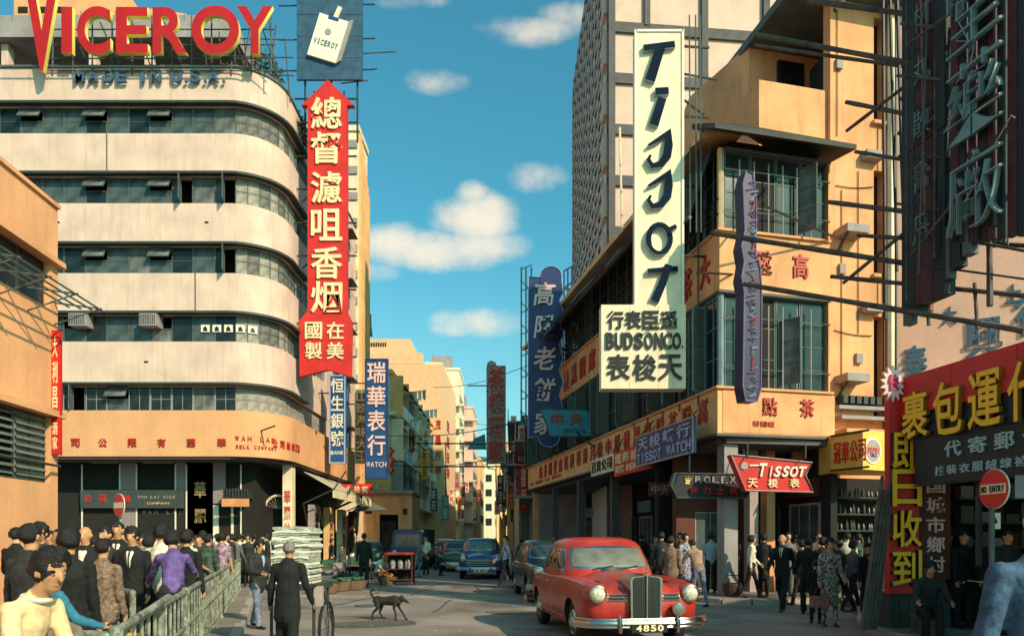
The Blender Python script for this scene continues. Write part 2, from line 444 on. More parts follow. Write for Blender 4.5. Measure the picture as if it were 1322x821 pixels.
# ---------------------------------------------------------------- curved cream building
WX0, WX1, WY, SX, SY2 = -24.0, -12.1, 30.3, -10.2, 46.0
def wbp(s, off=0.0):
    L1 = WX1 - WX0; rx, ry = SX - WX1, 2.0; LA = 3.06
    if s <= L1: return (WX0 + s, WY - off, 0, -1)
    if s <= L1 + LA:
        a = (s - L1) / LA * math.pi / 2; nx, ny = math.sin(a) / rx, -math.cos(a) / ry; n = math.hypot(nx, ny); nx /= n; ny /= n
        return (WX1 + rx * math.sin(a) + nx * off, WY + ry - ry * math.cos(a) + ny * off, nx, ny)
    return (SX + off, WY + ry + (s - L1 - LA), 1, 0)
WL1 = WX1 - WX0; WLT = WL1 + 3.06 + (SY2 - WY - 2)
def wbpath(off, s0=0, s1=None):
    s1 = WLT if s1 is None else s1
    ss = sorted({s0, s1, *[WL1 + 3.06 * i / 10 for i in range(11)]}); ss = [s for s in ss if s0 <= s <= s1]
    return [wbp(s, off) for s in ss]
WB = thing('curved_building', 'cream five-band office building with a rounded corner and ribbon windows', 'building', (WX1, WY, 0))
rows = [(7.06, 8.16), (10.06, 11.2), (13.0, 14.15), (16.0, 17.15), (19.0, 20.15)]
b = MB(); b.band(wbpath(.28), 5.1, 7.06, .5); b.build('fascia_band', m_wborange, WB, smooth=True)
for lo, hi in ((8.16, 10.06), (11.2, 13.0), (14.15, 16.0), (17.15, 19.0), (20.15, 21.8)):
    b = MB(); b.band(wbpath(0), lo, hi, .35); b.build('wall_band', m_wb, WB, smooth=True)
for lo, hi in rows:
    b = MB(); b.band(wbpath(.30, 0, WL1 + 3.06 + 2.2), hi + .002, hi + .10, .5); b.build('eyebrow', m_darksteel, WB, smooth=True)
b = MB(); b.band(wbpath(.07), 21.802, 21.9, .5); b.build('coping', m_steel, WB, smooth=True)
b = MB()
for lo, hi in rows: b.band(wbpath(-1.1), lo - .1, hi + .1, .1)
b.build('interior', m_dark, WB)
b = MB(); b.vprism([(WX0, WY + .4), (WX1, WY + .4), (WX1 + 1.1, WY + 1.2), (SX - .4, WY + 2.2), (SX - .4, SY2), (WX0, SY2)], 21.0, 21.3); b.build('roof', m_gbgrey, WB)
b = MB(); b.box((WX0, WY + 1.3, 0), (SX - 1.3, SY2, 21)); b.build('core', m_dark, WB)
MW = .93
glz = [m_glass2, m_glass2, m_glass3, m_glass, m_glass2]
def mod(px): return int(((px - CX) / 30.03 - WX0) / MW)
opens = {4: {mod(50): 'c', mod(25): 'h', mod(115): 'h', mod(204): 'h'}, 3: {mod(135): 'c', mod(111): 'h', mod(200): 'h', mod(224): 'c', mod(285): 'c', mod(297): 'c'},
         2: {mod(110): 'h', mod(198): 'h', mod(280): 'c'}, 1: {mod(107): 'a', mod(197): 'a'}, 0: {mod(150): 'h', mod(84): 'c'}}
sash, sashp = win_unit(.60, 1.05, 1, 1, .04, .03)
for r, (lo, hi) in enumerate(rows):
    h = hi - lo; i = 0; s = 0.02
    while s < WL1 + 3.06 + 6.5:
        curved = WL1 - .3 < s < WL1 + 3.1
        w = .51 if curved else MW - .012
        x, y, nx, ny = wbp(s + w / 2, 0)
        Mf = Fr((x, y, 0), (-ny, nx)); kind = opens[r].get(i) if s < WL1 else None
        rnd = random.Random(r * 100 + i)
        gl = rnd.choice(glz) if s < WL1 - .5 else rnd.choice([m_curtain, m_curtain, m_curtain2, m_curtain2])
        if r == 0: gl = rnd.choice([m_glass, m_glass2, m_glass, m_glass3]) if s < WL1 - .5 else m_curtain
        if kind == 'c':
            window(WB, Mf, -w / 2, lo, w * .42, h, gl, y=.12)
            for hx, ang in ((-w / 2 + w * .44, -78), (w / 2, 100 + 8)):
                o = inst(sash, 'open_sash', WB, Mf @ T(hx, .10, lo + .03) @ RZ(R(ang)) @ SC(.9, 1, h / 1.12)); 
                p = inst(sashp, 'pane', o, ID, local=True); p.material_slots[0].link = 'OBJECT'; p.material_slots[0].material = m_glass3
        elif kind in ('h', 'a'):
            window(WB, Mf, -w / 2, lo, w, h * .52, gl, y=.12)
            if kind == 'h':
                fm, pm = win_unit(w, h * .5)
                o = inst(fm, 'open_sash', WB, Mf @ T(-w / 2, .1, hi) @ Matrix.Rotation(R(-32), 4, 'X') @ T(0, 0, -h * .5))
                p = inst(pm, 'pane', o, ID, local=True); p.material_slots[0].link = 'OBJECT'; p.material_slots[0].material = m_glass3
        else:
            window(WB, Mf, -w / 2, lo, w, h, gl, y=.12, nx=(2 if r == 0 and not curved else 1), nz=(2 if (i + r) % 3 == 0 or curved else 1), frame=m_gbside if r == 0 else None)
        i += 1; s += w + .012
    b = MB(); q = wbpath(-.02, WL1 + 3.06 + 6.6, WLT); b.band(q, lo - .02, hi + .02, .3); b.build('side_wall', m_wb, WB)
# discrete side windows with small canopies
for r, (lo, hi) in enumerate(rows):
    for y in (40.8, 43.4):
        Mf = Fr((SX, y, 0), (0, 1)); window(WB, Mf, -.6, lo - .1, 1.2, 1.2, m_glass, y=-.06, nx=2)
        b = MB(Mf); b.box((-.75, -.55, hi + .15), (.75, 0, hi + .21)); b.build('window_canopy', m_darksteel, WB)
# air conditioners on row two
for px, lab in ((107, 'grey air conditioner box in the fourth row of windows, nearer the far left'), (197, 'grey air conditioner box in the fourth window row beside white paper notices')):
    t = thing('air_conditioner', lab, 'air conditioner', (xat(px, WY), WY, 10.65), 'window air conditioners on the curved building')
    b = MB(Fr((xat(px, WY), WY, 10.63), (1, 0))); b.box((-.36, -.42, 0), (.36, .2, .52)); b.build('casing', m_gbside, t)
    for k in range(9): 
        b = MB(Fr((xat(px, WY), WY, 10.63), (1, 0))); b.box((-.32 + k * .075, -.435, .05), (-.29 + k * .075, -.421, .47)); b.build('grille_slat', m_darksteel, t)
# white paper notices in row two
for k, px in enumerate((264, 279, 294, 310, 326)):
    s = (px - CX) / 30.03 - WX0; x, y, nx, ny = wbp(s, -.09)
    Mf = Fr((x, y, 10.65), (-ny, nx))
    t = thing('paper_notice', ['first', 'second', 'middle', 'fourth', 'last'][k] + ' white paper notice, counted from the left, in the office window row', 'notice', (x, y, 10.65), 'row of white paper notices in the office window')
    b = MB(Mf); b.box((-.19, -.012, -.16), (.19, 0, .16)); b.build('sheet', m_white, t)
    b = MB(Mf); b.prism([(-.10, -.12), (.10, -.12), (.07, .02), (0, .10), (-.08, .03)], -.018, -.013); b.build('printed_mark', m_black, t)
# band lettering, read from the right
for k, (px, ch) in enumerate(((103, '司'), (138, '公'), (176, '限'), (213, '有'), (251, '蘭'), (290, '華'))):
    char(ch, Fr((xat(px, WY), WY, 0), (1, 0)), 0, 5.68, .36, .36, .05, m_redchar, WB, y=-.281, bold=.02)
for txt, z, h in (('WAH LAI', 5.88, .20), ('SILK COMPANY', 5.52, .15)):
    n = len(txt); s0 = (308 - CX) / 30.03 - WX0
    for i, ch in enumerate(txt):
        if ch == ' ': continue
        s = s0 + i * (1.55 / n); x, y, nx, ny = wbp(s, .28); char(ch, Fr((x, y, 0), (-ny, nx)), 0, z, 1.1 / n, h, .04, m_redchar, WB, bold=.02)
for i, ch in enumerate('公司絲綢疋頭'):
    s = WL1 + 1.75 + i * .34; x, y, nx, ny = wbp(s, .28); char(ch, Fr((x, y, 0), (-ny, nx)), 0, 5.75, .24, .34, .04, m_redchar, WB, bold=.02)
# a stub pole on the band
b = MB(); x, y, nx, ny = wbp(WL1 + 1.2, .28); b.tube([(x, y, 6.25), (x + nx * .9 + .3, y + ny * .9, 6.35)], .035); b.build('stub_pole', m_black, WB)
# shop front set back under the band
GY = 31.7; GF = Fr((0, GY, 0), (1, 0)); sg = FOC / GY
def gx(px): return (px - CX) * GY / FOC
def gz(py): return CAMH + (CY - py) * GY / FOC
SH = thing('shopfront', 'dark silk shop front recessed under the orange curved band', 'shop front', (-15, GY, 0))
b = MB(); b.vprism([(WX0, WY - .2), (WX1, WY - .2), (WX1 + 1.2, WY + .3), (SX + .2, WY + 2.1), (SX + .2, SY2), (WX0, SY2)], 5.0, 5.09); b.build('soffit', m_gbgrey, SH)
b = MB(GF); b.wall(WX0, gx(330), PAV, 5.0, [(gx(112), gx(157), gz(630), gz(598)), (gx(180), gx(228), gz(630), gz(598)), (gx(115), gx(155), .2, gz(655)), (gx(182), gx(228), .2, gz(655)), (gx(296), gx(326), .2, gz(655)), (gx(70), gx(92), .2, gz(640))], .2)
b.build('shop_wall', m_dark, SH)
for (x0, x1, z0, z1, nx) in ((112, 157, gz(630), gz(598), 2), (180, 228, gz(630), gz(598), 2), (115, 155, .2, gz(655), 3), (182, 228, .2, gz(655), 3), (296, 326, .2, gz(655), 2), (70, 92, .2, gz(640), 1)):
    window(SH, GF, gx(x0), z0, gx(x1) - gx(x0), z1 - z0, m_glass, frame=m_steel, nx=nx, y=.04, fw=.05)
for x0, x1, z0, z1, m in ((158, 178, gz(632), 5, m_pebble), (158, 178, PAV, gz(656), m_pebble), (229, 242, gz(632), 5, m_pebble), (277, 293, gz(650), 5, m_pebble), (277, 284, PAV, gz(652), m_cream), (300, 303, PAV, gz(652), m_cream)):
    b = MB(GF); b.box((gx(x0), -.16, z0), (gx(x1), -.002, z1)); b.build('pillar_cladding', m, SH)
for x in (109, 157.5, 179, 229, 243, 313): 
    b = MB(GF); b.box((gx(x) - .03, -.19, PAV), (gx(x) + .03, -.162, gz(600))); b.build('trim_strip', m_white, SH)
for x0, x1 in ((122, 156), (187, 227)):
    b = MB(GF); b.box((gx(x0), -.22, gz(598)), (gx(x1), -.17, gz(596.5))); b.build('lamp_tube', m_white, SH)
t = thing('fascia_sign', 'dark slate fascia board with red characters above the silk shop windows', 'shop sign', (gx(175), GY - .3, gz(655)))
b = MB(GF); b.box((gx(110), -.36, gz(656)), (gx(241), -.2, gz(633))); b.build('board', mat('slate_board', (.045, .06, .058), .7), t)
for px, ch in ((120, '公'), (138, '司'), (170, '絲')): char(ch, GF, gx(px), gz(644), .30, .34, .03, m_redlit, t, y=-.36, bold=.02)
text_h('WAH LAI SILK', GF, gx(183), gx(232), gz(642), .13, .02, m_gbside, t, y=-.36)
text_h('COMPANY', GF, gx(195), gx(225), gz(650), .09, .02, m_band, t, y=-.36)
text_h('WAH LAI', GF, gx(184), gx(238), gz(661), .14, .02, m_gbside, t, y=-.1, fill=.6)
t = thing('gilt_character_panel', 'black entrance panel with two large gilt characters beside the grey pillar', 'sign panel', (gx(260), GY - .2, 1))
b = MB(GF); b.box((gx(243.5), -.1, gz(690)), (gx(276), -.003, 4.98)); b.build('panel', m_black, t)
mg = mat('dull_gilt', (.36, .25, .10), .6)
char('華', GF, gx(260), gz(632), .52, .72, .05, mg, t, y=-.1); char('麗', GF, gx(260), gz(666), .52, .62, .05, mg, t, y=-.1)
# entrance in the rounded corner: slatted canopy, arch, red lettered post
t = thing('corner_canopy', 'orange valance canopy with dark slats over the corner entrance', 'canopy', (gx(312), 32, 3.2))
b = MB(Fr((gx(296), GY - .2, 0), (1, .12))); b.box((0, -.9, gz(655)), (1.15, -.86, gz(645))); b.build('valance', m_awnor, t)
for k in range(9): b = MB(Fr((gx(296), GY - .2, 0), (1, .12))); b.box((.04 + k * .125, -.86, gz(644)), (.10 + k * .125, 0, gz(640) + .25)); b.build('slat', m_darksteel, t)
t = thing('arched_fanlight', 'semicircular barred fanlight over the dark corner doorway', 'fanlight', (gx(350), 33, 3))
b = MB(); c = Vector((-10.95, 33.0, gz(655)))
b.tube([c + Vector((math.cos(a) * .62, .0, math.sin(a) * .62)) for a in [math.pi * i / 14 for i in range(15)]], .06, 6); b.build('arch', m_cream, t)
for k in range(9):
    a = math.pi * (k + 1) / 10; b = MB(); b.tube([c, c + Vector((math.cos(a) * .6, 0, math.sin(a) * .6))], .012, 4); b.build('bar', m_gbside, t)
b = MB(); b.box((c.x - .7, c.y + .25, 0.13), (c.x + .7, c.y + .3, 3.6)); b.build('doorway', m_dark, t)
t = thing('lettered_post', 'cream corner post with red characters under the curved band', 'post', (-10.35, 32.6, PAV))
PF = Fr((-10.38, 32.5, 0), (1, 0)); b = MB(PF); b.box((-.2, 0, PAV), (.25, .45, 5.0)); b.build('shaft', m_cream, t)
text_v('華麗絲綢', PF, .02, 3.9, .9, .30, .02, m_redlit, t, y=0, fill=.8)
# ---- roof top of the curved building
t = thing('rooftop_penthouse', 'mauve rooftop penthouse with a deep shaded terrace behind the red letters', 'penthouse', (-19, 33, 21.3))
Y = 33.0
b = MB(); b.box((-26, Y, zat(30, Y)), (-13.2, Y + 5, zat(20, Y) )); b.build('upper_slab', m_gbside, t)
b = MB(); b.box((-26, Y - .4, zat(56, Y)), (-12.8, Y + 5, zat(36, Y))); b.build('parapet', m_gbside, t)
b = MB(); b.box((-26, Y + 2, 21.3), (-13, Y + 2.3, zat(30, Y))); b.build('back_wall', m_dark, t)
for px in (5, 118, 190): b = MB(); b.box((xat(px, Y) - .12, Y, 21.3), (xat(px, Y) + .2, Y + .4, zat(57, Y))); b.build('pier', m_wb, t)
for k in range(14): b = MB(); x = -24 + k * .8; b.tube([(x, Y - .3, zat(36, Y)), (x, Y - .3, zat(21, Y))], .02, 4); b.build('baluster', m_steel, t)
Y = 44
t = thing('rooftop_tower', 'orange rendered block rising behind the rooftop letters', 'building', (-27, Y, 20))
b = MB(); b.prism([(xat(18, Y), 18), (xat(248, Y), 18), (xat(240, Y), zat(18, Y)), (xat(150, Y), zat(6, Y)), (xat(150, Y), zat(-30, Y)), (xat(18, Y), zat(-30, Y))], Y, Y + 8); b.build('wall', m_wborange, t)
for px in (30, 58, 80): b = MB(); b.box((xat(px - 6, Y), Y - .06, zat(17, Y)), (xat(px + 6, Y), Y - .002, zat(10, Y))); b.build('window', m_black, t)
b = MB(); b.box((xat(165, Y - 3), Y - 3, 18), (xat(262, Y - 3), Y - .4, zat(22, Y - 3))); b.build('stair_house', m_band, t)
# VICEROY letters on their frame
YL = 29.85; LF = Fr((0, YL, 0), (1, 0))
VS = thing('roof_letter_sign', 'giant red roof letters edged in yellow spelling a cigarette name', 'roof sign', (xat(190, YL), YL, 21.9))
for ch, x0, x1, y0, y1 in (('V', 34, 81, -28, 96), ('I', 83, 97, 14, 73), ('C', 103, 146, 13, 74), ('E', 153, 194, 14, 73), ('R', 200, 244, 14, 73), ('O', 250, 311, 12, 74), ('Y', 308, 354, 13, 74)):
    char(ch, LF, xat((x0 + x1) / 2, YL), zat((y0 + y1) / 2, YL), xat(x1, YL) - xat(x0, YL), zat(y0, YL) - zat(y1, YL), .20, m_red, VS, bold=.03, side=m_goldside, name='letter')
for k in range(12):
    px = 60 + k * 26; b = MB(); b.tube([(xat(px, YL), YL + .4, 21.5), (xat(px, YL), YL + .4, zat(12, YL))], .035, 5); b.build('upright', m_steel, VS)
for py in (30, 50, 68, 84): b = MB(); b.tube([(xat(45, YL), YL + .38, zat(py, YL)), (xat(352, YL), YL + .38, zat(py, YL))], .03, 5); b.build('rail', m_steel, VS)
for k in range(7):
    px = 80 + k * 42; b = MB(); b.tube([(xat(px, YL), YL + .4, zat(20, YL)), (xat(px, YL) + .5, YL + 2.6, 21.4)], .03, 5); b.build('brace', m_steel, VS)
MS = thing('parapet_letters', 'slate blue letters MADE IN U.S.A. along the parapet rail', 'roof sign', (xat(190, YL), YL, 21.6))
for ch, px in zip('MADEINUSA', (97, 115, 135, 152, 180, 197, 224, 248, 272)):
    char(ch, LF, xat(px, YL), zat(93, YL), .42 if ch != 'I' else .1, .52, .12, m_bluechar, MS, y=.36, name='letter')
for px in (236, 261, 285): b = MB(LF); b.box((xat(px, YL) - .05, .26, zat(101, YL)), (xat(px, YL) + .05, .36, zat(101, YL) + .1)); b.build('full_stop', m_bluechar, MS)
b = MB(); b.tube([(xat(0, YL), YL + .12, zat(84, YL)), (xat(320, YL), YL + .12, zat(84, YL))], .035, 6); b.build('rail', m_steel, MS)
for px in range(10, 320, 26): b = MB(); b.tube([(xat(px, YL), YL + .14, 21.7), (xat(px, YL), YL + .14, zat(84, YL))], .02, 5); b.build('stanchion', m_steel, MS)
# roof garden plants
def leafy(name, label, cat, c, r, n, m, seed, group=None, stem=True):
    rd = random.Random(seed); t = thing(name, label, cat, c, group); c = Vector(c); b = MB()
    for i in range(n):
        d = Vector((rd.gauss(0, 1), rd.gauss(0, 1), rd.gauss(0, 1))).normalized(); q = c + Vector((d.x * r[0], d.y * r[1], r[2] + d.z * r[2])) * 1 * 1.0 if False else c + Vector((d.x * r[0] * rd.random() ** .4, d.y * r[1] * rd.random() ** .4, r[2] + d.z * r[2] * rd.random() ** .4))
        a = Vector((rd.gauss(0, 1), rd.gauss(0, 1), rd.gauss(0, 1))).normalized(); e = a.orthogonal().normalized(); l = .10 + rd.random() * .14
        b.add([q, q + a * l * .5 + e * l * .22, q + a * l, q + a * l * .5 - e * l * .22], [(0, 1, 2, 3)])
    b.build('foliage', m, t, recalc=False)
    b = MB()
    for k in range(5): a = 2 * math.pi * k / 5; b.tube([c, c + Vector((math.cos(a) * r[0] * .3, math.sin(a) * r[1] * .3, r[2] * .9)), c + Vector((math.cos(a) * r[0] * .7, math.sin(a) * r[1] * .7, r[2] * 1.6))], [.03, .02, .008], 4)
    b.build('stem', m_bamboo, t)
    return t
for k, (x, y, z, r, lab) in enumerate(((-11.3, 32.2, 21.4, (.9, .7, 1.2), 'tall straggly green plant on the roof corner by the billboard'), (-12.6, 31.6, 21.4, (1.0, .6, .7), 'low dark shrub on the roof behind the letters O and Y'), (-10.3, 34.0, 19.8, (.45, .8, 1.2), 'green creeper hanging over the side parapet above the brackets'), (-14.6, 31.8, 21.4, (1.1, .6, .55), 'low dark shrub on the roof behind the letter R'))):
    leafy('roof_plant', lab, 'plant', (x, y, z), r, 900, m_leaf, k)
t = thing('rooftop_poles', 'leaning bamboo frame among the roof plants left of the billboard', 'frame', (-12, 31.5, 21.3))
for k in range(9):
    x = -13.4 + k * .42; b = MB(); b.tube([(x, 31.3 + (k % 3) * .3, 21.3), (x + ((k * 37) % 7 - 3) * .15, 31.6, 24.0 + (k % 4) * .3)], .03, 5); b.build('pole', m_bamboo, t)
for z in (22.3, 23.1, 23.9): b = MB(); b.tube([(-13.8, 31.4, z), (-9.8, 31.7, z + .1)], .028, 5); b.build('pole', m_bamboo, t)

# billboard with the cigarette pack
YB = 33.4
BB = thing('billboard', 'dark blue billboard showing a white cigarette pack above the red arrow sign', 'billboard', (xat(426, YB), YB, zat(103, YB)))
BF = Fr((0, YB, 0), (1, 0)); BX = lambda p: xat(p, YB); BZ = lambda p: zat(p, YB)
for k in range(11):
    y1, y0 = 103 - k * 14.0, 103 - (k + 1) * 14.0
    b = MB(BF); b.box((BX(383), -.0 + (k % 2) * .01, BZ(y1)), (BX(468), .12, BZ(y0) - .012)); b.build('panel', mat('blue_billboard_paint', (.03, .085, .15), .6, var=.2), BB)
import math as _m
def rot2(cx_, cz, w, h, a): 
    c, s_ = math.cos(a), math.sin(a); return [(cx_ + c * x - s_ * z, cz + s_ * x + c * z) for x, z in ((-w / 2, -h / 2), (w / 2, -h / 2), (w / 2, h / 2), (-w / 2, h / 2))]
pa = R(-17); pc = (BX(424), BZ(52)); pw, ph = 1.42, 2.05
b = MB(BF); b.prism(rot2(*pc, pw, ph, pa), -.14, -.002); pk = b.build('cigarette_pack', m_white, BB)
b = MB(BF); q = rot2(pc[0] + math.cos(pa) * (pw / 2 + .12), pc[1] + math.sin(pa) * (pw / 2 + .12), .24, ph, pa); q = [q[0], (q[1][0], q[1][1] + .22), (q[2][0], q[2][1] + .18), q[3]]; b.prism(q, -.13, -.004); b.build('pack_side', m_gbside, pk)
b = MB(BF); q = rot2(pc[0] - math.sin(pa) * (ph / 2 - .07), pc[1] + math.cos(pa) * (ph / 2 - .07), .5, .16, pa); b.prism(q, -.155, -.141); b.build('seal', m_blue, pk)
b = MB(BF); cg = (pc[0] + .42, pc[1] + 1.16); b.prism(rot2(*cg, .20, .75, pa - .12), -.10, -.004); b.build('cigarette', m_cream, pk)
b = MB(BF); b.lathe([(.15, -.158), (.15, -.141)], 14, c=(pc[0] + .02, 0, pc[1] + .28), axis='y'); b.build('crest', m_gbside, pk)
for i, ch in enumerate('VICEROY'):
    d = -.52 + i * .172; char(ch, BF, pc[0] + math.cos(pa) * d + math.sin(pa) * .28, pc[1] + math.sin(pa) * d - math.cos(pa) * .28, .13 if ch != 'I' else .05, .26, .02, m_bluechar, pk, y=-.14, rot=pa)
for y in (8, 52, 92):
    b = MB(); b.tube([at(360, y, YB + .25), at(484, y - 2, YB + .25)], .035, 5); b.build('support_bar', m_darksteel, BB)
for x in (392, 426, 460): b = MB(); b.tube([(BX(x), YB + .25, 20.5), (BX(x), YB + .25, BZ(-20))], .05, 5); b.build('support_post', m_darksteel, BB)
for y, x in ((69, 511), (91, 487), (106, 475)): b = MB(); b.tube([at(440, y + 2, YB + .3), at(x, y - 2, YB + .3)], .03, 5); b.build('projecting_rod', m_bamboo, BB)
# red arrow sign
YR = 33.0
RS = thing('arrow_sign', 'tall red arrow-topped street sign with six large cream characters', 'neon sign', (xat(422, YR), YR, zat(487, YR)))
RF = Fr((0, YR, 0), (1, 0)); RX = lambda p: xat(p, YR); RZz = lambda p: zat(p, YR)
poly = [(387, 486), (423, 477), (453, 486), (454, 414), (448, 402), (448, 136), (457, 136), (423, 103), (389, 136), (397, 136), (397, 402), (386, 414)]
b = MB(RF); b.prism([(RX(x), RZz(y)) for x, y in poly], 0, .30); b.build('board', m_redlit, RS)
for ch, y in zip('總督濾咀香烟', (147, 192, 243, 291, 340, 384)): char(ch, RF, RX(422), RZz(y), 1.45, 1.48, .08, m_palegold, RS, bold=.03)
for ch, x, y in (('在', 433, 427), ('國', 405, 427), ('美', 433, 453), ('製', 405, 453)): char(ch, RF, RX(x), RZz(y), .80, .80, .06, m_palegold, RS, bold=.02)
for k, y in enumerate((121, 152, 196, 239, 283, 326, 370, 414, 458)):
    b = MB(); b.tube([(SX - .1, YR + .4, RZz(y)), (RX(458), YR + .4, RZz(y))], .045, 5); b.build('bracket_bar', m_darksteel, RS)
    if k % 2: b = MB(); b.tube([(SX, YR + .45, RZz(y + 22)), (SX + .9, YR + .42, RZz(y))], .035, 5); b.build('bracket_brace', m_darksteel, RS)
for x in (403, 442): b = MB(); b.tube([(RX(x), YR + .36, RZz(483)), (RX(x), YR + .36, RZz(112))], .05, 5); b.build('spine', m_darksteel, RS)
b = MB(); 
for (a, c) in (((367, 150), (386, 200)), ((386, 150), (366, 205)), ((368, 240), (388, 268)), ((366, 330), (386, 300))): b = MB(); b.tube([at(a[0], a[1], 33.8), at(c[0], c[1], 33.9)], .04, 5); b.build('cross_brace', m_darksteel, RS)

# ---------------------------------------------------------------- near left building
NO, NU = (-9.34, 0, 0), (-.0714, 1); NF = Fr(NO, NU); NL = 16.34
NB = thing('near_left_building', 'apricot low block at the left edge with cornices and louvred windows', 'building', (-10, 8, 0))
b = MB(NF); b.wall(-6, NL, 0, 2.85, [], .3); b.wall(-6, NL, 4.5, 6.8, [], .3); b.wall(-6, NL, 7.96, 9.20, [], .3)
b.box((NL - .28, 0, 2.85), (NL, .3, 4.35)); b.box((NL - .3, 0, 6.8), (NL, .3, 7.9)); b.build('wall', m_nb, NB)
b = MB(NF); b.box((-6, -.06, 9.202), (NL + .02, .5, 9.29)); b.build('coping', m_nb, NB)
b = MB(NF); b.box((-6, -.16, 7.84), (NL + .05, .4, 7.958)); b.build('cornice', m_nb, NB)
b = MB(NF); b.box((-6, -.18, 4.36), (NL + .05, .4, 4.498)); b.build('ledge', m_nb, NB)
b = MB(NF); b.box((-6, .9, 0), (NL - .3, 6, 9.2)); b.build('core', m_dark, NB)
b = MB(NF); b.box((NL - .28, .302, 0), (NL, 6, 9.2)); b.build('end_wall', m_nb, NB)
for k in range(8):
    window(NB, NF, NL - .35 - (k + 1) * .95, 6.82, .93, 1.0, m_glass, frame=m_darksteel, nx=1, y=.1)
for k in range(7):
    x = NL - .34 - (k + 1) * 1.15; w = 1.13
    window(NB, NF, x, 2.87, w, 1.46, m_curtain if k == 0 else m_glass, frame=m_steel, nx=2, nz=1, y=.08)
    for j in range(9):
        b = MB(NF); z = 2.95 + j * .155; b.add([(x + .04, .02, z), (x + w - .04, .02, z), (x + w - .04, .075, z + .07), (x + .04, .075, z + .07)], [(0, 1, 2, 3)]); b.add([(x + .04, .03, z - .01), (x + w - .04, .03, z - .01), (x + w - .04, .085, z + .06), (x + .04, .085, z + .06)], [(3, 2, 1, 0)]); b.build('louvre_slat', m_greenwood, NB)
b = MB(NF); b.tube([(9, -.16, 3.25), (NL - .2, -.16, 3.25)], .03, 5); b.build('guard_rail', m_darksteel, NB)
# clothes rack of steel below the upper windows
t = thing('drying_rack', 'green steel drying rack projecting below the upper left windows', 'rack', (-10.3, 14, 6.9))
for j in range(4): b = MB(NF); b.tube([(8, -.2 - j * .26, 6.98 - j * .03), (NL + .1, -.2 - j * .26, 6.98 - j * .03)], .022, 5); b.build('rail', m_steel, t)
for j in range(9): x = 8.2 + j; b = MB(NF); b.tube([(x, -.0, 7.0), (x, -1.05, 6.88)], .022, 5); b.tube([(x, -1.0, 6.88), (x, 0, 6.5)], .018, 5); b.build('bracket', m_steel, t)
# red signs on the corner
for lab, y0, y1, txt in (('upper narrow red corner sign with yellow characters on the apricot block', 426, 535, '大利昌'), ('lower narrow red corner sign with yellow frame on the apricot block', 538, 587, '酒家')):
    Y = 16.05; t = thing('corner_sign', lab, 'sign', (xat(70, Y), Y, zat(y1, Y)), 'red corner signs')
    F_ = Fr((xat(71.5, Y), Y, 0), (1, 0.0)); w = .10
    b = MB(F_); b.box((-w, 0, zat(y1, Y)), (w, .09, zat(y0, Y))); b.build('box', m_redlit, t)
    b = MB(F_); b.box((-w + .02, -.012, zat(y1, Y) + .03), (w - .02, -.001, zat(y0, Y) - .03)); b.build('face', m_redlit, t)
    text_v(txt, F_, 0, zat(y0, Y) - .1, zat(y1, Y) + .1, .11, .012, m_palegold, t, y=-.012)
# ---------------------------------------------------------------- teahouse on the corner (right)
O1 = (1.0, 38.6, 0); U1 = (4.3, -20.6); F1 = Fr(O1, U1); L1c = math.hypot(*U1)
CB = thing('corner_teahouse', 'ochre corner teahouse with red lettered balconies and dark projecting bays', 'building', (5.3, 18, 0))
O2 = (5.3, 18.0, 0); U2 = (1, .24); F2 = Fr(O2, U2); B2 = 3.24
def u1(px):
    "distance along the street face at photograph column px"
    k = (px - CX) / FOC; d = Vector((U1[0], U1[1], 0)).normalized()
    return (k * O1[1] - O1[0]) / (d.x - k * d.y)
def bandpiece(mb, z0, z1, t=.3, out=0.0):
    "closed band around the corner: street face then front bay"
    d1 = Vector((U1[0], U1[1])).normalized(); n1 = Vector((d1.y, -d1.x)); d2 = Vector(U2).normalized(); n2 = Vector((d2.y, -d2.x))
    a = Vector(O1[:2]); c = Vector(O2[:2]); e = c + d2 * B2
    mid = (n1 + n2).normalized(); k = 1 / max(.3, mid.dot(n1))
    P = [(a, n1, 1), (c, mid, k), (e, n2, 1)]
    outer = [p + n * out * kk for p, n, kk in P]; inner = [p + n * (out - t) * kk for p, n, kk in P]
    poly = [(*outer[0],), (*outer[1],), (*outer[2],), (*inner[2],), (*inner[1],), (*inner[0],)]
    mb.vprism(poly, z0, z1); return mb
LB = [(4.27, 5.40, .12), (7.95, 9.45, 0.0)]
for z0, z1, o in LB:
    b = MB(); bandpiece(b, z0, z1, .3, o); b.build('balcony_band', m_band if z0 < 5 else m_cb, CB)
    b = MB(); bandpiece(b, z1 + .002, z1 + .06, .45, o + .07); b.build('band_capping', m_cb, CB)
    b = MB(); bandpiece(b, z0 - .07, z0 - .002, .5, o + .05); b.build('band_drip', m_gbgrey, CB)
# front of lower band is ochre
b = MB(F2); b.box((.02, -.135, 4.30), (B2 + .05, -.121, 5.36)); b.build('front_panel', m_cb, CB)
b = MB(F1); b.box((0, .35, 5.3), (L1c - .6, 1.3, 12)); b.build('core', m_dark, CB)
b = MB(F2); b.box((.5, .35, 5.3), (B2 - .1, 1.2, 12)); b.build('bay_core', m_dark, CB)
# canopy soffit
d1 = Vector((U1[0], U1[1])).normalized(); I1 = Vector((-d1.y, d1.x)); I1 = I1 if I1.x > 0 else -I1
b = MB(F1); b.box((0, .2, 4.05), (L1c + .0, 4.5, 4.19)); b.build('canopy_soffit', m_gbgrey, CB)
b = MB(F2); b.box((.05, .2, 4.055), (7.0, 5, 4.185)); b.build('front_soffit', m_gbgrey, CB)
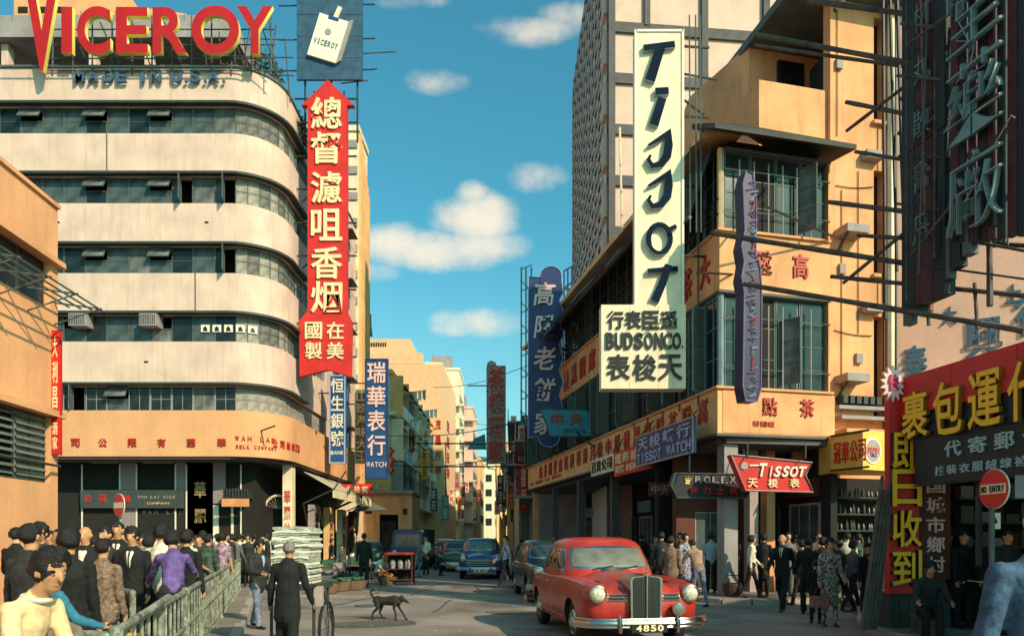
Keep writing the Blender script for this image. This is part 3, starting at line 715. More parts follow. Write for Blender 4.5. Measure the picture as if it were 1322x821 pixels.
# street face openings: two storeys of green shutter and glass bays between thin posts
for z0, z1, row in ((5.46, 7.88, 0), (9.51, 11.6, 1)):
    n = 22; w = L1c / n
    for i in range(n):
        x = i * w; rnd = random.Random(i * 7 + row); h = z1 - z0
        g = rnd.choice([m_glass, m_glass, m_glass2, m_dark])
        window(CB, F1, x + .02, z0, w - .04, h, g, frame=m_greenwood if i < 20 else m_bluewood, nx=2 if row == 0 else 2, nz=3, y=.06, fw=.05, dp=.06)
        if row == 0 and i % 3 != 2:
            fm, pm = win_unit(w * .46, h * .92, 1, 2); o = inst(fm, 'open_shutter', CB, F1 @ T(x + .04, .04, z0 + .05) @ RZ(R(-70 - (i * 13) % 30)))
            o.material_slots[0].link = 'OBJECT'; o.material_slots[0].material = m_bluewood if i > 18 else m_greenwood
            q = inst(pm, 'pane', o, ID, local=True); q.material_slots[0].link = 'OBJECT'; q.material_slots[0].material = m_greenwood
# fine iron balustrade and bars on the street face
for i in range(60):
    x = i * L1c / 60
    b = MB(F1); b.tube([(x, -.02, 9.5), (x, -.02, 10.3)], .018, 4); b.build('baluster', m_darksteel, CB)
for z in (9.9, 10.3): b = MB(F1); b.tube([(0, -.02, z), (L1c, -.02, z)], .022, 5); b.build('rail', m_darksteel, CB)
for i in range(5):
    x = L1c - 5.5 + i * 1.15; b = MB(F1); b.tube([(x, -.14, 5.2), (x, -.14, 12.0)], .03, 5); b.build('bamboo_post', m_steel, CB)
# tin roof over the upper bay and its eave along the street
b = MB(F1); b.add([(0, -.45, 11.85), (L1c - .2, -.45, 11.85), (L1c - .2, .9, 12.25), (0, .9, 12.25), (0, -.45, 12.02), (L1c - .2, -.45, 12.02), (L1c - .2, .9, 12.33), (0, .9, 12.33)], [(0, 3, 2, 1), (4, 5, 6, 7), (0, 1, 5, 4), (1, 2, 6, 5), (2, 3, 7, 6), (3, 0, 4, 7)])
b.build('street_eave', m_band, CB)
b = MB(F2); b.add([(-.55, -.75, 11.58), (B2 + .22, -.75, 11.58), (B2 + .22, 1.2, 11.9), (1.0, .9, 12.7), (-.3, .9, 12.5), (-.55, -.75, 11.70), (B2 + .22, -.75, 11.70), (B2 + .22, 1.2, 12.0), (1.0, .9, 12.85), (-.3, .9, 12.65)],
                  [(0, 1, 2, 3, 4), (9, 8, 7, 6, 5), (0, 5, 6, 1), (1, 6, 7, 2), (2, 7, 8, 3), (3, 8, 9, 4), (4, 9, 5, 0)]); b.build('bay_roof', m_roofdark, CB)
# corner posts of the bays
for z0, z1, m in ((5.46, 7.9, m_bluewood), (9.51, 11.6, m_band)):
    b = MB(); c = Vector((5.3, 18.0)); b.tube([(c.x + .06, c.y + .12, z0), (c.x + .06, c.y + .12, z1)], .09, 8); b.build('corner_post', m, CB)
# front bay glazing
for z0, z1 in ((5.46, 7.88), (9.51, 11.56)):
    n = 4; w = (B2 - .25) / n; h = z1 - z0
    for i in range(n):
        window(CB, F2, .2 + i * w, z0, w - .02, h, [m_glass, m_dark, m_glass, m_glass][i], frame=m_steel, nx=1 if i < 3 else 1, nz=3 if i in (1, 2) else 4, y=.10, fw=.035)
    for i in range(6):
        x = .55 + i * .42; b = MB(F2); b.tube([(x, -.03, z0), (x, -.03, z1 - .25)], .022, 5); b.build('bar', m_gbside, CB)
    b = MB(F2); b.box((B2 - .05, -.02, z0), (B2, 1.2, z1)); b.build('bay_cheek', m_cb, CB)
    for z in (z0 + .5, z0 + h * .75): b = MB(F2); b.tube([(.15, -.03, z), (B2, -.03, z)], .018, 5); b.build('bar', m_steel, CB)
    b = MB(F2); b.box((.15, -.02, z1 - .02), (B2 + .03, .14, z1 + .06)); b.build('bay_lintel', m_steel, CB)
# half open glazed sashes in the front bay
for x, z0, a in ((1.75, 5.6, -55), (2.25, 9.6, -60)):
    fm, pm = win_unit(.55, 1.7, 1, 3); o = inst(fm, 'open_sash', CB, F2 @ T(x, .05, z0) @ RZ(R(a))); q = inst(pm, 'pane', o, ID, local=True); q.material_slots[0].link = 'OBJECT'; q.material_slots[0].material = m_glass3
# balcony lettering
char('高', F2, 2.35, 8.75, .46, .62, .05, m_redchar, CB, y=0, bold=.02)
char('陞', F2, 1.25, 8.75, .46, .62, .05, m_redchar, CB, y=0, bold=.02)
char('茶', F2, 2.45, 5.0, .42, .46, .05, m_redchar, CB, y=-.135, bold=.02)
char('點', F2, 1.35, 5.0, .42, .46, .05, m_redchar, CB, y=-.135, bold=.02)
text_h('粉麵飯', F2, .85, 1.5, 4.55, .14, .03, m_redchar, CB, y=-.135)
for i, ch in enumerate('大茶樓'): char(ch, F1, L1c - .75 - i * 1.05, 8.7, .55, .85, .05, m_redchar, CB, y=0, bold=.02)
for i, ch in enumerate('酒菜筵席龍鳳禮餅'): char(ch, F1, L1c - 6.5 - i * 1.25, 8.7, .8, .85, .05, m_redchar, CB, y=0, bold=.02)
tx = '高陞茶樓龍鳳禮餅中秋月餅喜慶筵席星期美點'
for i, ch in enumerate(tx): char(ch, F1, L1c - .65 - i * .92, 4.95, .55, .62, .04, m_redchar, CB, y=-.12, bold=.02)
for i, ch in enumerate('KO SHING TEA HOUSE'):
    if ch != ' ': char(ch, F1, .9 + i * .33, 4.5, .18, .16, .03, m_redchar, CB, y=-.12)
# canvas blinds along the upper street face
AW = thing('street_awning', 'long slanting blue canvas blind under the teahouse eave behind the big watch sign', 'awning', (3, 28, 10))
for i in range(10):
    x = L1c - 15.9 + i * 1.35; b = MB(F1)
    b.add([(x, -.08, 11.75), (x + 1.3, -.08, 11.75), (x + 1.3, -1.25, 10.35 + (i % 2) * .1), (x, -1.25, 10.35 + (i % 2) * .1), (x, -.05, 11.8), (x + 1.3, -.05, 11.8), (x + 1.3, -1.29, 10.38 + (i % 2) * .1), (x, -1.29, 10.38 + (i % 2) * .1)],
          [(0, 1, 2, 3), (7, 6, 5, 4), (0, 4, 5, 1), (1, 5, 6, 2), (2, 6, 7, 3), (3, 7, 4, 0)]); b.build('canvas', [m_awn, m_awn, m_bluewood][i % 3], AW)
AW2 = thing('corner_blind', 'dark canvas blind rolled down at the teahouse corner under the tin roof', 'awning', (4.9, 20, 10))
b = MB(F1); x = L1c - 2.6; b.add([(x, -.1, 11.7), (L1c - .15, -.1, 11.7), (L1c - .15, -.75, 9.8), (x, -.95, 9.9)], [(0, 1, 2, 3)]); b.add([(x, -.06, 11.7), (L1c - .15, -.06, 11.7), (L1c - .15, -.71, 9.78), (x, -.91, 9.88)], [(3, 2, 1, 0)]); b.build('canvas', m_roofdark, AW2)
b = MB(F1); b.tube([(x, -.95, 9.88), (L1c - .12, -.75, 9.78)], .05, 6); b.build('roller', m_steel, AW2)
# ground floor: columns, recessed shops
for i, x in enumerate((.25, 4.2, 8.4, 12.6, 16.8)):
    b = MB(F1); b.box((x - .12, .12, PAV), (x + .12, .40, 4.05)); b.build('column', m_cb if i < 1 else m_gbgrey, CB)
b = MB(F1); b.box((L1c - .5, .2, PAV), (L1c - .12, .58, 4.05)); b.build('column', m_gbside, CB)
for x, m in ((1.62, m_tile), (2.15, m_cb), (4.1, m_band)):
    b = MB(F2); b.box((x, 1.2, PAV), (x + .26, 1.5, 4.05)); b.build('column', m, CB)
holes = [(k * 1.9 + .25, k * 1.9 + 1.65, PAV, 2.6) for k in range(11)]
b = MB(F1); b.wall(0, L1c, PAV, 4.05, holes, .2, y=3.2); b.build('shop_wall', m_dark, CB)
for k in range(11):
    x = k * 1.9 + .25
    window(CB, F1, x, PAV, 1.4, 2.45, m_glass if k % 2 else m_glass2, frame=m_tile if k % 3 else m_steel, nx=3, nz=2, y=3.15, fw=.06)
    if k % 2 == 0:
        b = MB(F1); b.box((x, 3.08, 2.75), (x + 1.4, 3.18, 3.25)); b.build('shop_board', m_brown if k % 4 else m_bluewood, CB)
b = MB(F2); b.wall(.0, 7.0, PAV, 4.05, [(2.5, 4.0, PAV, 3.3), (.6, 1.6, PAV, 2.4)], .25, y=2.4); b.build('front_shop_wall', m_brown, CB)
b = MB(F2); b.box((.0, 3.6, PAV), (7, 3.8, 4.05)); b.build('shop_back', m_dark, CB)
for k in range(5): b = MB(F2); b.box((2.55 + k * .29, 2.45, PAV), (2.79 + k * .29, 2.5, 3.25)); b.build('door_leaf', mat('dark_door', (.03, .03, .026), .6), CB)
window(CB, F2, .6, PAV, 1.0, 2.25, m_glass2, frame=m_tile, nx=2, nz=2, y=2.42)
# main wall to the right of the bay and the set-back top storey
O3 = (8.3, 19.8, 0); F3 = Fr(O3, U2)
def u3(px):
    k = (px - CX) / FOC; d = Vector(U2 + (0,)).normalized(); return (k * O3[1] - O3[0]) / (d.x - k * d.y)
xa, xb_, xc = u3(1072), u3(1128), u3(1149)
b = MB(F3); b.wall(-.3, xc, 3.3, 12.2, [(xb_, u3(1142), z, z + 3.0) for z in (5.0, 9.2)], .3)
b.wall(xa, xc, 12.2, 22, [(xb_, u3(1142), 13.6, 16.6), (xb_, u3(1142), 17.8, 20)], .3); b.build('main_wall', m_cb, CB)
b = MB(F3); b.box((xb_ - .1, .35, 0), (xc, .6, 21)); b.build('light_well', m_dark, CB)
for z in (5.0, 9.2, 13.6): b = MB(F3); b.box((xb_ - .08, -.12, z - .10), (u3(1142) + .1, .05, z - .002)); b.build('sill', m_cb, CB)
for z in (8.05, 12.4): b = MB(F3); b.box((xb_ - .45, -.28, z), (xb_ + .1, -.003, z + .22)); b.build('ledge_box', m_gbside, CB)
for py in (300, 492):
    z = zat(py, 19.6); b = MB(F3); b.box((u3(1077), -.55, z), (u3(1105), -.003, z + .22)); b.build('meter_shelf', m_gbside, CB)
    b = MB(F3); b.add([(u3(1077), -.5, z), (u3(1077) + .1, -.5, z), (u3(1077) + .1, 0, z - .45), (u3(1077), 0, z - .45)], [(0, 1, 2, 3)]); b.build('shelf_bracket', m_darksteel, CB)
for px, r in ((1145, .10), (1136, .03), (1151, .04), (1158, .035)):
    b = MB(F3); b.tube([(u3(px), -.15, 4.0), (u3(px), -.15, 22)], r, 6); b.build('drain_pipe', m_cream if r > .05 else m_black, CB)
# top storey balcony
Y = 19.6; PX = 6.87
b = MB(); b.vprism([(PX, 19.6), (9.4, 20.2), (9.4, 20.45), (PX + .22, 19.88), (PX - .75, 24.4), (PX - .97, 24.35)], 12.2, 14.35); b.build('terrace_parapet', m_cb, CB)
b = MB(); b.vprism([(6.2, 24.6), (7.4, 22.0), (10.5, 22.7), (10.5, 26), (6.2, 26)], 12.2, 17.0); b.build('set_back_storey', m_cb, CB)
b = MB(); b.vprism([(7.0, 23.4), (7.95, 18.9), (12.5, 20.0), (12.5, 25), (7.0, 25)], 16.9, 17.15); b.build('roof_slab', m_steel, CB)
dr = Fr((8.35, 22.15, 0), U2)
b = MB(dr); b.box((0, -.06, 14.0), (.06, .06, 16.6)); b.box((.85, -.06, 14.0), (.91, .06, 16.6)); b.box((.06, -.06, 16.54), (.85, .06, 16.6)); dj = b.build('door_frame', m_black, CB)
b = MB(dr); b.box((.07, -.04, 13.0), (.84, -.01, 16.5)); b.build('door', m_glass, dj)
b = MB(dr); b.cbox((1.1, -.5, 15.2), (.05, .8, 2.4)); b.build('open_door_leaf', m_darksteel, CB)
b = MB(F2); b.box((.3, 1.5, 12.0), (B2 + 2, 2.0, 12.6)); b.build('roof_upstand', m_cb, CB)
b = MB(); b.vprism([(5.5, 19.3), (7.2, 19.5), (6.2, 24.5), (4.3, 24)], 12.1, 12.3); b.build('terrace_floor', m_gbgrey, CB)
# ledges over the small shop
for k, (z, d) in enumerate(((5.25, .25), (4.95, .35), (4.55, .55))):
    b = MB(F3); b.box((u3(1076), -d, z), (xc, 0, z + .10)); b.build('cornice', m_gbside if k < 2 else m_cb, CB)
for k in range(6): b = MB(F3); b.box((u3(1080) + k * .22, -.3, 5.4), (u3(1080) + k * .22 + .14, -.003, 5.62)); b.build('vent_block', m_darksteel, CB)

# ---------------------------------------------------------------- watch sign on the street face
YT = 18.1
TS = thing('watch_sign', 'tall cream vertical sign with slanted blue letters above a square base panel', 'sign', (xat(850, YT), YT, zat(502, YT)))
TF = Fr((0, YT, 0), (1, 0)); TX = lambda p: xat(p, YT); TZ = lambda p: zat(p, YT)
b = MB(TF); b.box((TX(820), 0, TZ(396)), (TX(882), .34, TZ(40))); b.build('upper_box', m_cream, TS)
for x0, x1 in ((776, 812.5), (812.8, 849), (849.3, 885)):
    b = MB(TF); b.box((TX(x0), -.04, TZ(502)), (TX(x1) , .40, TZ(394))); b.build('panel', m_cream, TS)
for k, (x0, x1) in enumerate(((819, 822), (880, 883))): b = MB(TF); b.box((TX(x0), -.03, TZ(396)), (TX(x1), -.002, TZ(39))); b.build('edge_strip', m_white, TS)
b = MB(TF); b.box((TX(821), -.03, TZ(42)), (TX(881), -.003, TZ(39))); b.build('edge_strip', m_white, TS)
m_letblue = mat('dark_blue_letter_paint', (.010, .020, .036), .95, spec=.05, bump=0); m_letlight = mat('light_blue_letter_edge', (.30, .42, .48), .5)
def ribbon(pts, ws, name, parent, Mf, d0, d1, m, side):
    "solid letter stroke along a 2-D line with varying width"
    n = len(pts); L_, R_ = [], []
    for i in range(n):
        a = pts[max(i - 1, 0)]; c = pts[min(i + 1, n - 1)]; dx_, dz_ = c[0] - a[0], c[1] - a[1]; l = math.hypot(dx_, dz_) or 1
        nx_, nz_ = -dz_ / l, dx_ / l; w = ws[i] / 2; L_.append((pts[i][0] + nx_ * w, pts[i][1] + nz_ * w)); R_.append((pts[i][0] - nx_ * w, pts[i][1] - nz_ * w))
    b = MB(Mf); vs = []
    for l, r in zip(L_, R_): vs += [(l[0], d0, l[1]), (r[0], d0, r[1]), (r[0], d1, r[1]), (l[0], d1, l[1])]
    fs = []; ms = []
    for i in range(n - 1):
        for j in range(4): fs.append((4 * i + j, 4 * i + 4 + j, 4 * i + 4 + (j + 1) % 4, 4 * i + (j + 1) % 4)); ms.append(0 if j == 0 else 1)
    fs += [(0, 1, 2, 3), (4 * n - 4, 4 * n - 3, 4 * n - 2, 4 * n - 1)]; ms += [1, 1]
    k = len(b.v); b.v += [b.M @ Vector(v) for v in vs]; b.f += fs; b.m += ms
    return b.build(name, [m, side], parent)
def PXZ(l): return [(TX(x), TZ(y)) for x, y in l]
pxm = YT / FOC
_sd = [0]
def stroke(l, w): 
    _sd[0] += 1
    ws = w if isinstance(w, list) else [w] * len(l)
    ribbon(PXZ(l), [q * pxm for q in ws], 'letter', TS, TF, -.11 - (_sd[0] % 4) * .004, -.002 - (_sd[0] % 4) * .0005, m_letblue, m_letlight)
def arcp(cx_, cy_, rx, ry, a0, a1, n=14): return [(cx_ + rx * math.cos(R(a0 + (a1 - a0) * i / n)), cy_ + ry * math.sin(R(a0 + (a1 - a0) * i / n))) for i in range(n + 1)]
stroke([(830, 66), (870, 61)], 8); stroke([(852, 64), (838, 108)], [12, 13])
stroke([(845, 122), (862, 121)], 9); stroke([(854, 130), (843, 165)], [11, 12])
for dy_ in (0, 52):
    l = [(836, 191 + dy_), (850, 183 + dy_), (862, 174 + dy_), (862, 190 + dy_), (860, 204 + dy_), (852, 215 + dy_), (841, 217 + dy_), (836, 209 + dy_), (839, 203 + dy_)]
    stroke(l, [3, 6, 11, 11, 11, 9, 7, 5, 3])
stroke(arcp(850, 311, 14, 18, -20, 345, 22), [7] * 6 + [5] * 5 + [7] * 12); stroke([(860, 300), (872, 294)], 5)
stroke([(835, 352), (874, 349)], [6, 7]); stroke([(862, 344), (854, 368), (844, 391)], [9, 10, 11])
for ch, x in zip('行表臣遜', (794, 817, 840, 863)): char(ch, TF, TX(x), TZ(414), .42, .46, .05, m_black, TS, y=-.04, bold=.035)
for ch, x in zip('BUDSONCO', (787, 799, 811, 824, 837, 850, 861.5, 873)): char(ch, TF, TX(x), TZ(441), .215, .42, .05, m_black, TS, y=-.04, bold=.03, name='letter')
for ch, x in zip('表梭天', (798, 832, 865)): char(ch, TF, TX(x), TZ(475), .60, .66, .05, m_black, TS, y=-.04, bold=.035)
b = MB(TF); b.box((TX(880), -.06, TZ(450)), (TX(881.5), -.041, TZ(447))); b.build('full_stop', m_black, TS)
for py in (60, 150, 240, 330): b = MB(); b.tube([at(882, py, YT + .2), at(915, py + 2, 18.8)], .035, 5); b.build('bracket', m_darksteel, TS)
for px in (890, 898, 904): b = MB(); b.tube([at(px, 20, YT - .1), at(px + 1, 300, YT - .1)], .02, 5); b.build('stay_rod', m_steel, TS)
b = MB(); b.tube([at(800, 165, 21), at(803, 300, 21)], .035, 5); b.build('stay_rod', m_cream, TS)
for a, c in (((884, 130), (908, 148)), ((884, 205), (915, 160)), ((884, 96), (925, 103))): b = MB(); b.tube([at(*a, 18.2), at(*c, 19)], .03, 5); b.build('brace', m_darksteel, TS)

# ---------------------------------------------------------------- blue cake shop sign
YS = 31.0
BS = thing('blue_cake_shop_sign', 'tall navy sign with scalloped edge and pinkish brush characters', 'neon sign', (xat(703, YS), YS, zat(575, YS)))
SF = Fr((0, YS, 0), (1, 0)); X_ = lambda p: xat(p, YS); Z_ = lambda p: zat(p, YS)
pl = [(682, 565), (682, 358), (698, 358), (698, 352)] + arcp(711, 356, 14, 12, 190, 350, 8) + [(725, 365), (727, 378), (722, 388), (727, 402), (722, 414), (727, 430), (722, 446), (727, 462), (722, 478), (727, 494), (722, 510), (727, 525), (722, 540), (724, 560)] + arcp(709, 563, 14, 14, 0, 180, 8)
b = MB(SF); b.prism([(X_(x), Z_(y)) for x, y in pl], 0, .3); b.build('board', m_navy, BS)
inn = [(686, 560), (686, 363)]
m_tubeb = flat('pale_blue_tube', (.30, .40, .60), .4)
b = MB(SF); b.tube([(X_(x), -.02, Z_(y)) for x, y in pl + pl[:1]], .022, 4); b.build('outline_tube', m_tubeb, BS)
for ch, y in zip('高陞老餅家', (380, 422, 463, 503, 546)): char(ch, SF, X_(703), Z_(y), .98, 1.02, .07, m_pinkchar, BS, bold=.02, shear=.15)
for py in (372, 450, 530): b = MB(); b.tube([at(724, py, YS + .15), at(745, py + 3, 31.5)], .05, 5); b.build('bracket', m_darksteel, BS)
t = thing('teal_arrow_sign', 'teal pointed sign with two dark red characters below the navy sign', 'sign', (xat(732, 28), 28, zat(563, 28)))
A = Fr((0, 28, 0), (1, 0)); f2 = lambda x, y: (xat(x, 28), zat(y, 28))
b = MB(A); b.prism([f2(*p) for p in ((697, 527), (758, 529), (769, 547), (760, 563), (711, 563))], 0, .25); b.build('board', m_teal, t)
b = MB(A); b.tube([(f2(*p)[0], -.02, f2(*p)[1]) for p in ((697, 527), (758, 529), (769, 547), (760, 563), (711, 563), (697, 527))], .025, 4); b.build('outline_tube', m_steel, t)
char('中', A, *f2(719, 541), .5, .5, .05, m_redchar, t, bold=.03); char('央', A, *f2(743, 541), .5, .5, .05, m_redchar, t, bold=.03)
text_h('CENTRAL', A, f2(726, 0)[0], f2(758, 0)[0], f2(0, 556)[1], .16, .02, m_darksteel, t)
b = MB(); b.tube([at(765, 545, 28.1), at(780, 520, 28)], .04, 5); b.build('bracket', m_darksteel, t)
# boards hung from the canopy
def hung(label, p0, p1, z0, z1, m, txt, tm, cat='sign', out=.38, frame=None, two=None, bold=.02):
    a, c = u1(p0), u1(p1); t = thing('hanging_board', label, cat, tuple(F1 @ Vector((a, -out, z0))))
    b = MB(F1); b.box((a, -out - .08, z0), (c, -out, z1)); b.build('board', m, t)
    if frame:
        for q in ((a, z0, c, z0 + .05), (a, z1 - .05, c, z1), (a, z0 + .051, a + .05, z1 - .051), (c - .05, z0 + .051, c, z1 - .051)):
            b = MB(F1); b.box((q[0], -out - .10, q[1]), (q[2], -out - .081, q[3])); b.build('frame_strip', frame, t)
    if two:
        text_h(txt, F1, a + .1, c - .1, z0 + (z1 - z0) * .68, (z1 - z0) * .40, .03, tm, t, y=-out - .08, bold=bold); text_h(two, F1, a + .1, c - .1, z0 + (z1 - z0) * .25, (z1 - z0) * .30, .03, tm, t, y=-out - .08, bold=bold)
    else: text_h(txt, F1, a + .08, c - .08, (z0 + z1) / 2, (z1 - z0) * .68, .03, tm, t, y=-out - .08, bold=bold)
    for x in (a + .2, c - .2): b = MB(F1); b.tube([(x, -out - .04, z1), (x, -.2, z1 + .5)], .02, 4); b.build('hanger', m_darksteel, t)
    return t
hung('small cream board with bold black characters hung from the long canopy', 778, 808, 3.95, 4.55, m_cream, '百貨公司', m_black, bold=.04)
hung('red board with pale gold characters hung beside the small cream board', 809, 857, 3.72, 4.55, m_redlit, '電影拍攝', m_palegold, two='照相館')
hung('wide blue board covered in pale neon script at the canopy corner', 849, 928, 3.78, 4.72, m_navy, '天梭錶行', m_tubeb, out=.62, frame=m_tile, two='TISSOT WATCH')
# pole props in front of the canopy
for k, (px, py, qx, qy, Y) in enumerate(((690, 560, 712, 592, 33), (745, 558, 768, 578, 28), (672, 530, 690, 590, 36))):
    b = MB(); b.tube([at(px, py, Y), at(qx, qy, Y - 1)], .035, 5); b.build('canopy_stay', m_black, CB)
# Rolex and Tissot signs by the entrance
t = thing('crown_watch_sign', 'dark hexagonal watch sign with gold crown, pale letters and red characters', 'neon sign', (xat(925, 17.6), 17.6, 2.6))
Y = 17.6; A = Fr((0, Y, 0), (1, .1)); gX = lambda p: (xat(p, Y)); gZ = lambda p: zat(p, Y)
pts = [(877, 609), (975, 609), (985, 623), (975, 641), (880, 641), (872, 625)]
b = MB(A); b.prism([(gX(x), gZ(y)) for x, y in pts], 0, .25); b.build('board', m_black, t)
b = MB(A); b.tube([(gX(x), -.015, gZ(y)) for x, y in pts + pts[:1]], .018, 4); b.build('outline_tube', m_steel, t)
mgo = flat('gold_paint', (.75, .50, .14), .4)
for k in range(5): b = MB(A); x0 = gX(894); b.prism([(x0 - .03 + k * .012, gZ(621)), (x0 + .0 + k * .012, gZ(621)), (x0 - .10 + k * .062, gZ(611) - (abs(k - 2) * .02))], -.03, -.001); b.build('crown_point', mgo, t)
b = MB(A); b.box((gX(894) - .06, -.03, gZ(623)), (gX(894) + .06, -.001, gZ(621))); b.build('crown_base', mgo, t)
text_h('ROLEX', A, gX(903), gX(962), gZ(617), .17, .03, m_gbside, t, fill=.75, name='letter')
text_h('勞力士表', A, gX(893), gX(966), gZ(631), .20, .03, m_redlit, t, fill=.6, bold=.03)
for x in (890, 960): b = MB(); b.tube([at(x, 609, Y + .1), at(x, 580, Y + .3)], .02, 4); b.build('hanger', m_darksteel, t)
Y = 16.9; A = Fr((0, Y, 0), (1, .05))
t = thing('arrow_watch_sign', 'red swallow-tailed watch sign with white slanted lettering at the arcade entrance', 'neon sign', (gX(1000), Y, 2.7))
gX = lambda p: xat(p, Y); gZ = lambda p: zat(p, Y)
pts = [(948, 585), (1057, 595), (1048, 612), (1059, 634), (968, 632)]
b = MB(A); b.prism([(gX(x), gZ(y) ) for x, y in pts], 0, .28); b.build('board', m_redlit, t)
b = MB(A); b.tube([(gX(x), -.02, gZ(y)) for x, y in pts + pts[:1]], .02, 4); b.build('outline_tube', m_tile, t)
for k, (ch, px) in enumerate(zip('TISSOT', (991, 1001, 1010, 1021, 1032, 1044))): char(ch, A, gX(px), gZ(607 if k else 605), .2 if ch != 'I' else .07, .26 if k else .33, .05, m_white, t, bold=.03, shear=.3, name='letter')
for ch, px in zip('天梭表', (977, 1004, 1033)): char(ch, A, gX(px), gZ(622), .24, .22, .04, m_palegold, t, bold=.03)
b = MB(A); b.lathe([(.09, -.03), (.11, 0)], 8, c=(gX(966), 0, gZ(600)), axis='y'); b.build('rosette', m_tile, t)
b = MB(A); b.box((gX(973), -.03, gZ(600)), (gX(990), -.001, gZ(598))); b.build('underline', m_white, t)
for x in (965, 1040): b = MB(); b.tube([at(x, 592, Y + .1), at(x, 572, Y + .6)], .02, 4); b.build('hanger', m_darksteel, t)
t = thing('dim_board', 'dim brown board with faint characters deep in the arcade beside the crown sign', 'sign', (xat(868, 22), 22, 2.9))
A = Fr((0, 21.5, 0), (1, 0)); b = MB(A); b.box((xat(838, 21.5), 0, zat(640, 21.5)), (xat(890, 21.5), .1, zat(622, 21.5))); b.build('board', m_brown, t)
text_h('中央表行', A, xat(840, 21.5), xat(888, 21.5), zat(631, 21.5), .28, .02, m_tile, t)
# purple neon column at the corner
YP = 16.6; t = thing('purple_neon_column', 'narrow purple neon column sign with jagged outline at the teahouse corner', 'neon sign', (xat(971, YP), YP, zat(518, YP)))
m_purple = mat('purple_sign_paint', (.022, .018, .055), .5); m_ptube = flat('violet_tube', (.28, .20, .42), .4)
A = Fr((0, YP, 0), (1, .25)); hX = lambda p: (p - 971) / FOC * YP; A = Fr((xat(971, YP), YP, 0), (1, .3)); hZ = lambda p: zat(p, YP)
out = [(961, 518), (957, 500), (959, 380), (955, 360), (959, 340), (955, 320), (960, 300), (957, 240), (962, 222), (972, 225), (977, 260), (976, 330), (983, 345), (985, 380), (984, 500), (978, 518)]
b = MB(A); b.prism([(hX(x), hZ(y)) for x, y in out], 0, .34); b.build('board', m_purple, t)
b = MB(A); b.tube([(hX(x), -.02, hZ(y)) for x, y in out + out[:1]], .018, 4); b.build('outline_tube', m_ptube, t)
rd = random.Random(3)
for k in range(22):
    y0 = 234 + k * 12.6; b = MB(A); b.tube([(hX((962 if j % 2 else 970) + rd.random() * 9), -.03 - .01 * (k % 3), hZ(y0 + j * rd.uniform(1.5, 5))) for j in range(5)], .013, 4); b.build('neon_stroke', [m_ptube, m_tubeb, m_redchar, m_ptube][k % 4], t)
for a, c in (((985, 265), (1075, 305)), ((985, 262), (990, 240)), ((900, 352), (960, 355))): b = MB(); b.tube([at(*a, YP + .1), at(*c, 18.6)], .03, 5); b.build('stay_rod', m_black, t)

# ---------------------------------------------------------------- cooled drink shop next door
Y = 17.9; t = thing('drink_shop_sign', 'yellow cornered shop sign with red characters and a round bottle-cap emblem', 'shop sign', (xat(1112, Y), Y, 3.3))
pA, pB, pC = at(1073, 0, 18.4), at(1114, 0, 17.5), at(1168, 0, 18.3)
b = MB(); b.vprism([(pA.x, pA.y), (pB.x, pB.y), (pC.x, pC.y), (pC.x, pC.y + .8), (pA.x, pA.y + .8)], 3.32, 4.30); b.build('box', mat('amber_panel', (.80, .50, .10), .5, var=.1), t)
A = Fr((pA.x, pA.y, 0), (pB.x - pA.x, pB.y - pA.y)); Lw = (pB - pA).length * .98
text_h('冠華公司', A, .08, Lw - .08, 3.80, .55, .02, m_redlit, t, bold=.03)
for z in (3.34, 4.24): b = MB(A); b.box((0, -.03, z), (Lw, -.001, z + .05)); b.build('trim', m_brown, t)
A = Fr((pB.x, pB.y, 0), (pC.x - pB.x, pC.y - pB.y))
b = MB(A); b.lathe([(.32, -.001), (.33, -.02), (.29, -.03), (.001, -.03)], 24, c=(.36, 0, 3.80), axis='y'); d = b.build('emblem', m_white, t)
b = MB(A); b.lathe([(.28, -.031), (.28, -.036), (.001, -.036)], 24, c=(.36, 0, 3.80), axis='y'); b.build('emblem_disc', m_tile, t)
for k, ch in enumerate('PEPSI'): char(ch, A, .18 + k * .09, 3.80, .075 if ch != 'I' else .03, .15, .012, m_redlit, t, y=-.036, bold=.03, shear=.2)
text_h('COLA', A, .24, .48, 3.68, .08, .012, m_navy, t, y=-.036)
# shelves of goods
t = thing('bottle_shelves', 'dim glass-fronted shelves of bottles and jars under the yellow shop sign', 'shelves', (9.3, 19.4, PAV))
A = Fr((xat(1082, 19.2), 19.2, 0), U2)
b = MB(A); b.box((-.05, .55, PAV), (2.0, .6, 3.3)); b.box((-.1, 0, PAV), (-.04, .6, 3.3)); b.build('cabinet', m_dark, t)
rb = random.Random(5); mj = mat('bottle_glass', (.06, .065, .05), .3, var=.6, scale=20)
for s_ in range(5):
    z = .9 + s_ * .45; b = MB(A); b.box((0, 0, z), (1.95, .5, z + .03)); b.build('shelf', m_darksteel, t)
    for k in range(13):
        h = .20 + rb.random() * .12; r = .045
        if ('b', round(h, 1)) not in WM:
            e = MB(); e.lathe([(r, 0), (r, h * .62), (.018, h * .8), (.018, h)], 8); WM[('b', round(h, 1))] = e.mesh('bottle', mj, smooth=True)
        inst(WM[('b', round(h, 1))], 'bottle', t, A @ T(.08 + k * .145, .12 + rb.random() * .1, z + .03))
